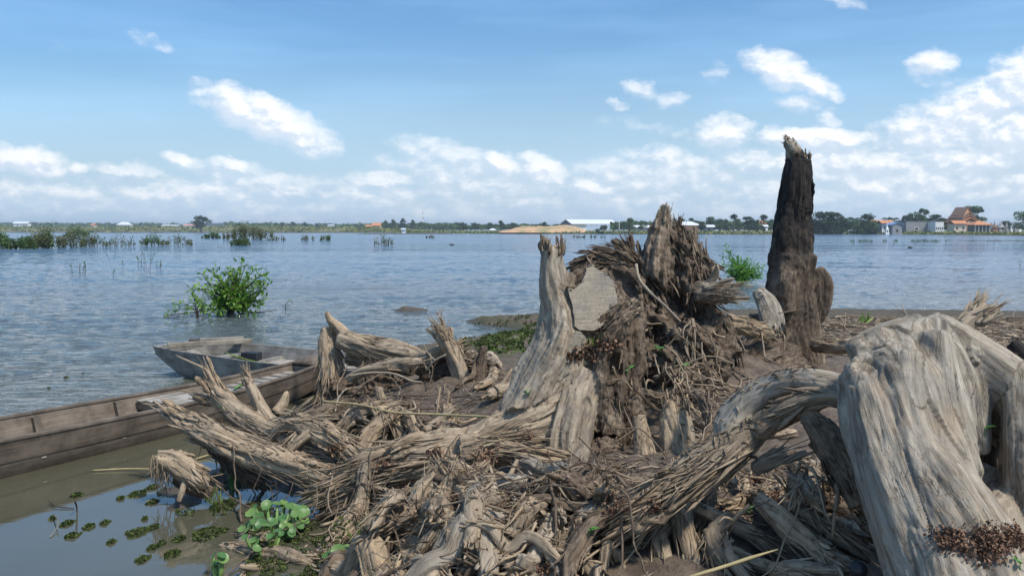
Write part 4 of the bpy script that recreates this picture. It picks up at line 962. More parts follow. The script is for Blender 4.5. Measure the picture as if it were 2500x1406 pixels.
def boxes(name, bl, m, parent=None, bevel=.0):
    """bl: (cx,cy,cz,sx,sy,sz[,rotz]) full sizes"""
    V = []; F = []
    for b in bl:
        cx, cy, cz, sx, sy, sz = b[:6]; r = b[6] if len(b) > 6 else 0
        k = len(V)
        for (i, j, l) in ((-1, -1, -1), (1, -1, -1), (1, 1, -1), (-1, 1, -1), (-1, -1, 1), (1, -1, 1), (1, 1, 1), (-1, 1, 1)):
            x, y = i * sx / 2, j * sy / 2
            V.append((cx + x * math.cos(r) - y * math.sin(r), cy + x * math.sin(r) + y * math.cos(r), cz + l * sz / 2))
        F += [[k + a for a in q] for q in ((3, 2, 1, 0), (4, 5, 6, 7), (0, 1, 5, 4), (1, 2, 6, 5), (2, 3, 7, 6), (3, 0, 4, 7))]
    me = mesh_from(name, V, F, smooth=False)
    o = link_mesh(name, me, m, parent)
    if bevel:
        md = o.modifiers.new('b', 'BEVEL'); md.width = bevel; md.segments = 1
    return o

# ------------------------------------------------------------------ boats
def plank_mat(name, c0, c1, wetline=True):
    m, nt, bs, out = mat(name)
    tc = nt.nodes.new('ShaderNodeTexCoord'); ob = tc.outputs['Object']
    s1 = noise(nt, mapping(nt, ob, (1.5, 22, 30)), 1, 6, .65); bl = noise(nt, ob, 5, 7, .68)
    c = mixc(nt, mapr(nt, s1, .32, .68), c0, c1)
    c = mixc(nt, mapr(nt, bl, .5, .68, 0, .55), c, tuple(x * 1.35 for x in c1))
    c = mixc(nt, mapr(nt, bl, .5, .35, 0, .6), c, tuple(x * .5 for x in c0))
    if wetline:
        sp = nt.nodes.new('ShaderNodeSeparateXYZ'); lk(nt, ob, sp.inputs[0])
        wl = mapr(nt, mth(nt, 'ADD', sp.outputs[2], mth(nt, 'MULTIPLY', bl, .05)), .03, .12, .75, 0)
        c = mixc(nt, wl, c, tuple(x * .3 for x in c0))
    lk(nt, c, bs.inputs['Base Color']); bs.inputs['Roughness'].default_value = .78
    bs.inputs['Specular IOR Level'].default_value = .25
    lk(nt, bump(nt, mth(nt, 'ADD', s1, bl), .6, .004), bs.inputs['Normal'])
    return m
m_canoe = plank_mat('canoe_planks', (.095, .074, .057), (.185, .148, .115))
m_grey = plank_mat('grey_planks', (.15, .14, .125), (.28, .265, .24))
m_slat = plank_mat('pale_slats', (.20, .175, .15), (.36, .33, .29), False)
def hull(prof, name, parent, m, band):
    """prof: list of (s, halfwidth, ztop); outer shell between heights; both sides, 22 mm thick"""
    V = []; F = []
    for sgn in (-1, 1):
        k0 = len(V)
        for (s, w_, zt, zb, fl_) in prof:
            for (f, th) in ((band[0], 0), (band[1], 0), (band[1], .024), (band[0], .024)):
                z = zb + (zt - zb) * f
                hw = w_ * (fl_ + (1 - fl_) * f ** .8) - th
                V.append((s, sgn * hw, z))
        n = len(prof)
        for i in range(n - 1):
            for j in range(4):
                a, b = k0 + i * 4 + j, k0 + i * 4 + (j + 1) % 4
                q = [a, b, b + 4, a + 4]
                F.append(q if sgn > 0 else q[::-1])
        F.append([k0, k0 + 3, k0 + 2, k0 + 1]); e = k0 + (n - 1) * 4; F.append([e, e + 1, e + 2, e + 3])
    me = mesh_from(name, V, F, smooth=False)
    bm = bmesh.new(); bm.from_mesh(me); bmesh.ops.recalc_face_normals(bm, faces=bm.faces); bm.to_mesh(me); bm.free()
    o = bpy.data.objects.new(name, me); col.objects.link(o); me.materials.append(m); o.parent = parent
    return o
def child(name, me_or_obj, parent):
    o = me_or_obj; o.parent = parent; o.location = (0, 0, 0); return o
def lbox(name, bl, m, parent, bevel=.003):
    o = boxes(name, bl, m, None, bevel); o.parent = parent; return o
cn = tag(empty('canoe', (-2.02, 8.78, 0)), 'long narrow brown plank canoe with open slatted floor, lying nearest the camera', 'boat')
cn.rotation_euler = (0, 0, math.atan2(-2.8, -1.63))
prof = [(s, hw, zt, zb, .72) for s, hw, zt, zb in [(-.05, .13, .34, .16), (.25, .185, .31, .06), (.7, .25, .275, -.01), (1.3, .32, .25, -.05), (2.0, .375, .245, -.07), (3.0, .39, .26, -.08), (4.2, .39, .28, -.08), (5.4, .33, .30, -.05)]]
hull(prof, 'upper_strake', cn, m_canoe, (.56, 1))
hull([(a, b - .006, c, d, e) for a, b, c, d, e in prof], 'lower_strake', cn, m_canoe, (0, .555))
V = []; F = []
for i, (s, hw, zt, zb, f_) in enumerate(prof):
    V += [(s, -hw * .72, zb + .012), (s, hw * .72, zb + .012)]
    if i: F.append([2 * i - 2, 2 * i - 1, 2 * i + 1, 2 * i])
o = link_mesh('bottom', mesh_from('bottom', V, F, False), m_canoe); o.parent = cn; o.location = (0, 0, 0)
V = []; F = []
for sgn in (-1, 1):
    k0 = len(V)
    for (s, hw, zt, zb, f_) in prof:
        for a, b in ((.008, .003), (.008, .02), (-.034, .02), (-.034, .003)): V.append((s, sgn * (hw + a), zt + b))
    for i in range(len(prof) - 1):
        for j in range(4):
            a, b = k0 + i * 4 + j, k0 + i * 4 + (j + 1) % 4; F.append([a, b, b + 4, a + 4])
    F.append([k0, k0 + 1, k0 + 2, k0 + 3]); e = k0 + len(prof) * 4 - 4; F.append([e, e + 1, e + 2, e + 3])
me = mesh_from('gunwale', V, F, False); bm = bmesh.new(); bm.from_mesh(me); bmesh.ops.recalc_face_normals(bm, faces=bm.faces); bm.to_mesh(me); bm.free()
o = link_mesh('gunwale', me, m_canoe); o.parent = cn; o.location = (0, 0, 0)
def hw_at(p, s): return np.interp(s, [q[0] for q in p], [q[1] for q in p])
rs = np.random.RandomState(9)
for s in (2.15, 2.85, 3.6, 4.4):
    w_ = hw_at(prof, s)
    for sg in (-1, 1):
        V = []
        for (ds) in (-.03, .03):
            for (y, z) in ((w_ - .028, .235), (w_ * .80 - .02, .03), (w_ * .80 - .06, .03), (w_ - .066, .235)): V.append((s + ds, sg * y, z))
        o = link_mesh('rib', mesh_from('rib', V, [[0, 1, 2, 3], [7, 6, 5, 4], [0, 4, 5, 1], [1, 5, 6, 2], [2, 6, 7, 3], [3, 7, 4, 0]], False), m_canoe); o.parent = cn; o.location = (0, 0, 0)
sl = []
s = 2.35
while s < 5.2:
    w_ = hw_at(prof, s) * .78
    sl.append((s, rs.normal() * .012, .085 + rs.rand() * .006, .032, 2 * w_ + rs.normal() * .02, .012, rs.normal() * .03)); s += .055 + rs.rand() * .02
lbox('floor_slats', sl, m_slat, cn, .002)
sl = []
for k in range(9):
    w_ = hw_at(prof, 1.7) * .9
    sl.append((1.72 + rs.normal() * .03, -w_ + 2 * w_ * (k + .5) / 9, .205 + rs.rand() * .012, .42 + rs.rand() * .05, .055, .014, rs.normal() * .025))
lbox('seat_slats', sl, m_slat, cn, .002)
lbox('thwart', [(1.95, 0, .165, .05, .66, .06), (1.5, 0, .165, .05, .62, .06)], m_canoe, cn)
sl = []
for k in range(7):
    s = .35 + k * .135; w_ = hw_at(prof, s) * .84
    sl.append((s, 0, .19 + .04 * (1 - k / 7) + rs.rand() * .004, .115, 2 * w_, .014, rs.normal() * .02))
lbox('bow_deck_slats', sl, m_slat, cn, .002)
# rounded end block on the bow
V = []; F = []; n = 12
for (x, w_, z0, z1) in ((-.16, .05, .31, .34), (-.1, .12, .27, .37), (.05, .155, .27, .40), (.2, .165, .29, .38), (.27, .16, .31, .34)):
    for k in range(n):
        a = 2 * math.pi * k / n
        V.append((x, w_ * math.cos(a), (z0 + z1) / 2 + (z1 - z0) / 2 * math.sin(a)))
for i in range(4):
    for k in range(n): F.append([i * n + k, i * n + (k + 1) % n, (i + 1) * n + (k + 1) % n, (i + 1) * n + k])
F.append(list(range(n))[::-1]); F.append([4 * n + k for k in range(n)])
o = link_mesh('bow_block', mesh_from('bow_block', V, F), m_canoe); o.parent = cn; o.location = (0, 0, 0)
lbox('leaf_blade', [(1.05, -.05, .225, .34, .03, .003, .5)], flat_mat('green_blade', (.09, .18, .03)), cn, 0)
bpy.context.view_layer.update()

gb = tag(empty('punt', (-4.12, 10.15, 0)), 'wide grey square ended wooden boat floating behind the canoe', 'boat')
gb.rotation_euler = (0, 0, math.atan2(-.45, .89))
gprof = [(0, .33, .33, .22, .86), (.14, .36, .325, .15, .84), (.42, .42, .315, .04, .82), (.75, .45, .31, -.05, .83), (1.0, .48, .31, -.08, .84), (1.8, .52, .29, -.08, .85), (2.8, .52, .29, -.08, .85), (3.4, .5, .30, -.06, .85)]
hull(gprof, 'side_planks', gb, m_grey, (0, 1))
lbox('end_board', [(.012, 0, .275, .03, .60, .10)], m_grey, gb, .004)
V = []; F = []
for i, (s, hw, zt, zb, f_) in enumerate(gprof):
    V += [(s, -hw * .8, zb + .01), (s, hw * .8, zb + .01)]
    if i: F.append([2 * i - 2, 2 * i - 1, 2 * i + 1, 2 * i])
V += [(.0, -.29, .36), (.0, .29, .36)]
o = link_mesh('bottom', mesh_from('bottom', V[:-2], F, False), m_grey); o.parent = gb; o.location = (0, 0, 0)
sl = []
s = 1.25
while s < 3.3:
    w_ = hw_at(gprof, s) * .88
    sl.append((s, 0, .15 + rs.rand() * .005, .07, 2 * w_, .014, rs.normal() * .015)); s += .085
lbox('floor_slats', sl, m_slat, gb, .002)
lbox('thwart', [(.75, 0, .20, .10, .84, .03), (1.3, 0, .17, .05, .88, .05)], m_grey, gb)
for s in (1.9, 2.6):
    for sg in (-1, 1):
        lbox('rib', [(s, sg * (hw_at(gprof, s) - .055), .2, .06, .03, .16)], m_grey, gb)
def loose(name, label, cat, c, size, rotz, m, tilt=0, z=None):
    """a loose board at local boat coordinates"""
    o = boxes(name, [(0, 0, 0, *size)], m, None, .004)
    o.location = c; o.rotation_euler = (0, tilt, rotz)
    return tag(o, label, cat)
def bl(p, s, y, z):
    a = p.rotation_euler[2]
    return (p.location[0] + s * math.cos(a) - y * math.sin(a), p.location[1] + s * math.sin(a) + y * math.cos(a), z)
m_board = plank_mat('loose_board', (.17, .145, .115), (.29, .255, .205), False)
loose('wooden_plank', 'long pale plank laid across the gunwales of the grey boat', 'plank', bl(gb, .62, -.02, .365), (.95, .07, .055), R(27), m_board)
loose('wooden_plank', 'shorter tan board lying behind the long plank on the grey boat', 'plank', bl(gb, .55, .22, .372), (.5, .10, .05), R(22), m_board)
loose('wooden_block', 'small brown wood block at the end of the grey boat', 'wood block', bl(gb, .22, .12, .325), (.16, .07, .09), R(10), m_canoe)
m_blk = flat_mat('black_plastic', (.02, .022, .026), .5, .3, 9)
o = loose('battery_box', 'small black box lying in the grey boat', 'box', bl(gb, 1.22, .02, .24), (.2, .13, .10), R(-14), m_blk)
p_ = [bl(gb, 1.0, -.1, .28), bl(gb, 1.25, -.18, .25), bl(gb, 1.5, -.12, .24)]
tw = twig_mesh('reed_stem', [(*bl(gb, .95, -.12, .29), .006), (*bl(gb, 1.2, -.2, .27), .006), (*bl(gb, 1.6, -.15, .2), .004)])
m_reed = flat_mat('green_reed', (.16, .25, .04), .6)
m_yreed = flat_mat('dry_reed', (.36, .29, .15), .6, .3, 8)
tag(link_mesh('reed_stem', tw, m_reed), 'green reed stems lying in the grey boat', 'reed')
tag(link_mesh('boat_pole', twig_mesh('boat_pole', [(*bl(gb, 1.35, -.22, .19), .012), (*bl(gb, 2.2, -.05, .2), .013), (*bl(gb, 3.0, .1, .2), .012)]), m_slat), 'long thin pole lying on the floor slats of the grey boat', 'pole')

# ------------------------------------------------------------------ shrubs standing in the water
m_bark = flat_mat('thin_bark', (.05, .042, .032), .9, .4, 20)
m_leafA = leaf_mat('shrub_leaf', (.05, .125, .02), (.19, .33, .045))
m_leafB = leaf_mat('willow_leaf', (.06, .17, .025), (.15, .33, .06))
m_leafD = leaf_mat('dull_leaf', (.035, .07, .02), (.09, .14, .035))
def shrub(name, label, base, tips, m, leaf=(.09, .03), trunk_r=.03, n_per=16, seed=0, group=None, infill=0, spread=.06):
    rs = np.random.RandomState(seed)
    e = tag(empty(name, base), label, 'bush', group)
    base = np.array(base, float); tips = [np.array(t, float) for t in tips]
    for _ in range(infill):
        a, b = tips[rs.randint(len(tips))], tips[rs.randint(len(tips))]
        t = (a + b) / 2 * 1.0; t = base + (t - base) * rs.uniform(.5, 1.0) + rs.normal(size=3) * spread * (1, 2.2, 1)
        t[2] = max(t[2], .06); tips.append(t)
    tw = []; pos = []; dr = []; up = []
    fork = base + np.array([0, 0, .18])
    for t in tips:
        mid = fork * .5 + t * .5 + rs.normal(size=3) * spread; mid[2] = max(mid[2] + .04, .03)
        r0 = trunk_r * rs.uniform(.3, .55)
        pl = [(*(base - (0, 0, .2)), r0), (*(base + (fork - base) * .7 + rs.normal(size=3) * .015), r0), (*mid, r0 * .6), (*t, r0 * .18)]
        tw.append(pl)
        C = resample(pl, .02); T, N, B = frames(C)
        st = int(len(C) * .55)
        for _k in range(n_per):
            i = rs.randint(st, len(C)) if _k > 5 else len(C) - 1 - rs.randint(0, max(2, len(C) // 10))
            a = rs.uniform(0, 6.28); o = N[i] * math.cos(a) + B[i] * math.sin(a)
            # short side shoot with a leaf rosette
            off = o * rs.uniform(0, spread * 1.5) if _k % 2 else o * .004
            d = T[i] * .7 + o * .8 + np.array([0, 0, .15])
            p0 = C[i, :3] + off
            pos.append(p0); dr.append(d); up.append(rs.normal(size=3) * .5 + (0, 0, 1))
    stem = twig_mesh('branches', tw[0], (1, 0, 0), tw[1:], ns=5, step=.06, seed=seed)
    link_mesh('branches', stem, m_bark, e)
    pos = np.array(pos); pos[:, 2] = np.maximum(pos[:, 2], .02)
    leaves('foliage', pos, dr, up, leaf[0] * rs.uniform(.6, 1.25, len(pos)), leaf[1] * rs.uniform(.7, 1.2, len(pos)), m, e)
    return e
b1 = G(565, 768)
tp = [(590, 632), (600, 645), (622, 655), (655, 678), (662, 690), (640, 700), (650, 725), (635, 745), (610, 735), (560, 652), (520, 662), (492, 668), (505, 690), (530, 680), (575, 690), (610, 680), (500, 715), (520, 740), (490, 745), (545, 720), (580, 715), (600, 755), (540, 760), (560, 742), (625, 762), (530, 700), (470, 700), (462, 708), (645, 672), (585, 665)]
rs = np.random.RandomState(3)
shrub('flooded_shrub', 'bright green leafy shrub standing alone in the water beyond the boats', b1, [P(u, v, b1[1] + rs.normal() * .35) for u, v in tp], m_leafA, (.11, .042), .05, 30, 5, infill=58, spread=.09)
b2 = G(480, 775)
shrub('flooded_shrub', 'low sprig of green leaves at the left foot of the lone shrub', b2, [P(u, v, b2[1] + rs.normal() * .1) for u, v in [(425, 745), (440, 750), (470, 725), (480, 735), (500, 760), (455, 765), (520, 765), (410, 760)]], m_leafA, (.1, .036), .02, 18, 6)
b3 = G(697, 757)
shrub('flooded_shrub', 'tiny four leaved twig in the water right of the lone shrub', b3, [P(708, 735, b3[1]), P(700, 748, b3[1])], m_leafD, (.09, .03), .012, 4, 7)
link_o = twig_mesh('floating_branch', [(*G(400, 771, .01), .012), (*G(470, 763, .03), .014), (*G(560, 752, .06), .016), (*G(620, 762, .03), .012), (*G(675, 757, .01), .008)])
tag(link_mesh('floating_branch', link_o, m_bark), 'thin dark branch trailing on the water under the lone shrub', 'branch')
b4 = G(1812, 694)
tp = [(1768, 598), (1775, 612), (1785, 622), (1762, 625), (1790, 640), (1765, 650), (1775, 665), (1800, 635), (1815, 640), (1828, 632), (1840, 645), (1850, 652), (1862, 655), (1830, 660), (1812, 665), (1790, 672), (1848, 675), (1770, 685), (1825, 683), (1800, 655), (1858, 668)]
shrub('flooded_shrub', 'bright green willowy shrub in the water between the shaggy stump and charred trunk', b4, [P(u, v, b4[1] + rs.normal() * .5) for u, v in tp], m_leafB, (.13, .034), .05, 34, 8, infill=44, spread=.1)

# ------------------------------------------------------------------ flooded scrub farther out at left
m_dimleaf = leaf_mat('scrub_leaf', (.045, .085, .028), (.11, .17, .05), .15)
m_scrub = leaf_mat('scrub_leaf_brown', (.07, .085, .04), (.14, .15, .065), .15)
def scrub(name, label, u0, u1, vtop, vbase, dens, m, seed, group=None, leaf=.16, stems=18, cat='bush'):
    rs = np.random.RandomState(seed)
    bc = G((u0 + u1) / 2, vbase); Y = bc[1]
    e = tag(empty(name, bc), label, cat, group)
    tw = []; pos = []
    for k in range(stems):
        f = rs.rand(); u = u0 + (u1 - u0) * f
        hpx = (vbase - vtop) * rs.uniform(.45, 1) * (1 - .55 * abs(2 * f - 1) ** 2)
        b = np.array(G(u, vbase)); b[1] += rs.normal() * M(u1 - u0, Y) * .2
        tpt = b + np.array([rs.normal() * .12 * M(hpx, Y), rs.normal() * .1, M(hpx, Y)])
        md_ = (b + tpt) / 2 + rs.normal(size=3) * .06 * M(hpx, Y); r = M(1.0, Y) * .5
        tw.append([(b[0], b[1], -.2, r), (*md_, r * .8), (*tpt, r * .4)])
        n = rs.poisson(dens)
        for _ in range(n):
            t = rs.uniform(.25, 1.05); c = b + (tpt - b) * t
            pos.append(c + rs.normal(size=3) * M(hpx, Y) * .16)
    link_mesh('branches', twig_mesh('branches', tw[0], (1, 0, 0), tw[1:], ns=3, step=.4, seed=seed), m_bark, e)
    if pos:
        pos = np.array(pos); pos[:, 2] = np.maximum(pos[:, 2], .05)
        cards('foliage', pos, leaf * rs.uniform(.5, 1.3, len(pos)), m, e, rs)
    return e
gS = 'flooded scrub left of the lake'
for k, a in enumerate([(-60, 28, 545, 608, 150, m_dimleaf, 'dark leafy scrub mass cut by the left edge of the picture'), (25, 90, 580, 608, 95, m_leafD, 'low green scrub right of the dark scrub at the left edge'),
                       (85, 150, 552, 606, 70, m_scrub, 'brownish scrub clump tall in the middle of the left thicket'), (95, 125, 565, 606, 90, m_dimleaf, 'dense short bush inside the left thicket'),
                       (150, 205, 558, 604, 45, m_scrub, 'thin scrub with the green mass above it in the left thicket'), (165, 215, 550, 580, 95, m_dimleaf, 'green bush standing highest at the right part of the left thicket'),
                       (205, 262, 562, 603, 24, m_scrub, 'sparse grey green scrub ending the left thicket'), (262, 325, 572, 602, 9, m_scrub, 'bare wispy stems right of the left thicket'),
                       (345, 400, 572, 600, 30, m_dimleaf, 'green and grey scrub left of the gap below the lone tree'), (400, 470, 573, 600, 18, m_scrub, 'sparse scrub below and left of the lone tree'),
                       (498, 540, 566, 583, 60, m_dimleaf, 'small green bush in the water under the lone tree'), (548, 655, 548, 586, 150, m_scrub, 'large brownish bush standing in the water right of the lone tree'),
                       (565, 610, 580, 600, 55, m_leafD, 'low green sprawl in front of the large brownish bush'), (655, 700, 574, 588, 6, m_scrub, 'twiggy bare stems right of the large brownish bush'),
                       (735, 770, 572, 588, 10, m_scrub, 'loose twigs in the far water left of centre'), (782, 812, 574, 588, 22, m_dimleaf, 'small dark tuft in the far water left of centre'),
                       (915, 960, 572, 600, 7, m_scrub, 'thin bare stalks in the far water at the centre'), (1040, 1060, 572, 582, 10, m_scrub, 'small forked twig near the far bank at the centre'),
                       (1395, 1475, 573, 581, 12, m_scrub, 'row of twigs in the far water below the white shed')]):
    scrub('water_scrub', a[6], a[0], a[1], a[2], a[3], a[4], a[5], 200 + k, gS, leaf=.20 if a[3] > 590 else .27, stems=26 if a[1] - a[0] > 40 else 14)
# bare stems nearer
m_stem = flat_mat('dead_stem', (.06, .055, .045), .9)
for k, (u, v, ht, n, lb) in enumerate([(188, 668, 30, 2, 'pair of thin bare stems at far left of the open water'), (205, 669, 34, 4, 'cluster of thin stems left of the single upright twig'), (272, 635, 24, 2, 'single upright twig with a flat foot in open water'),
                                    (273, 670, 16, 1, 'lone short twig nearer than the upright one'), (300, 648, 12, 1, 'small bent twig right of the upright one'), (355, 660, 50, 7, 'fan of slender stems left of the lone shrub'),
                                    (388, 658, 20, 3, 'short twiggy stems just right of the fan'), (535, 610, 14, 3, 'little twig cluster above the lone shrub'), (2010 + 100, 600, 20, 1, 'thin bent stalk in the water under the grey building'), (2490, 655, 20, 1, 'thin stalk at the right edge of the open water')]):
    rs = np.random.RandomState(300 + k); b = np.array(G(u, v)); h = M(ht, b[1]); tw = []; pos = []; dr = []; up = []
    for j in range(n):
        x0 = b + np.array([rs.normal() * h * .15 * (n > 1), rs.normal() * .1, 0]); tpt = x0 + np.array([rs.normal() * h * .22, 0, h * rs.uniform(.7, 1)])
        tw.append([(x0[0], x0[1], -.2, .008), (*((x0 + tpt) / 2 + rs.normal(size=3) * .03), .007), (*tpt, .003)])
        for _ in range(7):
            t = rs.uniform(.4, 1); pos.append(x0 + (tpt - x0) * t); dr.append(rs.normal(size=3) + (0, 0, .4)); up.append((0, 0, 1))
    e = tag(empty('bare_stems', tuple(b)), lb, 'plant', 'bare stems in the open water')
    link_mesh('stems', twig_mesh('stems', tw[0], (1, 0, 0), tw[1:], ns=4, step=.1), m_stem, e)
    leaves('leaves', pos, dr, up, .10, .035, m_leafD, e)

# ------------------------------------------------------------------ far shore
def Pf(u, v, Y): return P(u, v, Y)
def zf(x, Y): return gz(x, Y)
m_far = [leaf_mat('crown_dark', (.018, .036, .014), (.045, .08, .026), .1), leaf_mat('crown_mid', (.035, .07, .02), (.095, .155, .045), .1), leaf_mat('crown_light', (.06, .105, .03), (.12, .18, .05), .1), leaf_mat('palm_leaf', (.02, .04, .016), (.05, .085, .03), .1)]
m_trunk = flat_mat('trunk_bark', (.11, .09, .07), .9, .3, 1)
def crown_pts(rs, n, lobes, thin=0.):
    out = []
    for _ in range(n):
        c = lobes[rs.randint(len(lobes))]
        d = rs.normal(size=3); d /= np.linalg.norm(d); r = rs.rand() ** (.35)
        out.append(np.array(c[:3]) + d * r * np.array([c[3], c[3], c[4]]))
    return np.array(out)
def tree_proto(kind, seed):
    """a tree 1 m high at the origin: crown mesh, trunk mesh"""
    rs = np.random.RandomState(seed)
    if kind == 'palm':
        V = []; F = []
        pos = []; dr = []; up = []
        for k in range(90):
            a = rs.uniform(0, 6.28); el = rs.uniform(-.9, 1.3); d = np.array([math.cos(a) * math.cos(el), math.sin(a) * math.cos(el), math.sin(el)])
            pos.append(np.array([0, 0, .84]) + d * .03); dr.append(d); up.append(np.cross(d, (math.sin(a), -math.cos(a), .3)))
        cr = leaves('crown', pos, dr, up, .17, .07, m_far[3]); me = cr.data; bpy.data.objects.remove(cr)
        tr = twig_mesh('trunk', [(0, 0, -.05, .022), (.01, 0, .4, .018), (0, 0, .85, .016)], ns=6, step=.2)
    elif kind == 'coconut':
        pos = []; dr = []; up = []
        for k in range(16):
            a = k / 16 * 6.28 + rs.rand() * .3; el = rs.uniform(-.2, .9)
            for j in range(7):
                t = j / 6; r = .05 + t * .26; z = .82 + math.sin(el) * r - .28 * t * t * .6
                p = np.array([math.cos(a) * r * math.cos(el), math.sin(a) * r * math.cos(el), z])
                for sg in (-1, 1):
                    pos.append(p); dr.append((math.cos(a + sg * .9), math.sin(a + sg * .9), -.5)); up.append((0, 0, 1))
        cr = leaves('crown', pos, dr, up, .10, .03, m_far[3]); me = cr.data; bpy.data.objects.remove(cr)
        tr = twig_mesh('trunk', [(0, 0, -.05, .02), (.03, 0, .4, .016), (0, 0, .83, .013)], ns=6, step=.2)
    else:
        wide = {'round': .40, 'tall': .26, 'wide': .6, 'open': .5, 'lone': .52, 'bush': .75}[kind]
        z0 = {'round': .1, 'tall': .05, 'wide': .12, 'open': .3, 'lone': .25, 'bush': .05}[kind]
        nl = {'open': 13, 'lone': 20}.get(kind, 14)
        lobes = []
        for k in range(nl):
            a = rs.uniform(0, 6.28); r = wide * rs.rand() ** .6 * .75; z = rs.uniform(z0 + .1, .9)
            r *= 1.0 - .75 * max(0, (z - .6) / .4) ** 1.5
            s_ = rs.uniform(.11, .2) * (.8 if kind == 'open' else 1)
            lobes.append((r * math.cos(a), r * math.sin(a), z, s_ * (1.15 if kind != 'tall' else .8), s_ * .75))
        lobes.append((0, 0, .88, .12, .1))
        cp = crown_pts(rs, {'lone': 3600, 'open': 1500}.get(kind, 2000), lobes)
        cr = cards('crown', cp, (.055 if kind == 'lone' else .075) * rs.uniform(.5, 1.4, len(cp)), m_far[0], rs=rs); me = cr.data; bpy.data.objects.remove(cr)
        limbs = [[(0, 0, z0, .022), (l[0] * .5, l[1] * .5, (z0 + l[2]) / 2, .014), (l[0], l[1], l[2], .005)] for l in lobes[:7]]
        tr = twig_mesh('trunk', [(0, 0, -.06, .035), (.01, 0, z0 * .6, .028), (0, 0, z0 + .1, .022)], ns=6, step=.12, forks=limbs)
    tr.materials.append(m_trunk)
    return me, tr
protos = {}
def get_proto(kind, var, mi):
    key = (kind, var)
    if key not in protos: protos[key] = tree_proto(kind, sum(map(ord, kind)) + var * 31)
    me, tr = protos[key]
    if kind in ('palm', 'coconut'): return me, tr
    k2 = key + (mi,)
    if k2 not in protos:
        m2 = me.copy(); m2.materials.clear(); m2.materials.append(m_far[mi]); protos[k2] = (m2, tr)
    return protos[k2]
def tree(kind, u, vt, vb, Y, mi=0, label='', group=None, cat='tree', name=None, wide=1.0, var=None):
    x = (u - 1250) / FPX * Y
    z0 = zf(x, Y); top = P(u, vt, Y)[2]
    h = top - z0
    me, tr = get_proto(kind, (int(u) * 7) % 3 if var is None else var, mi)
    name = name or {'palm': 'sugar_palm', 'coconut': 'coconut_palm', 'bush': 'bush'}.get(kind, 'broadleaf_tree')
    e = tag(empty(name, (x, Y, z0)), label, cat, group)
    e.scale = (h * wide, h * wide, h); e.rotation_euler = (0, 0, (u * 1.7) % 6.28)
    for nm, m_ in (('crown', me), ('trunk', tr)):
        if kind == 'bush' and nm == 'trunk': continue
        o = bpy.data.objects.new(nm, m_); col.objects.link(o); o.parent = e
    return e
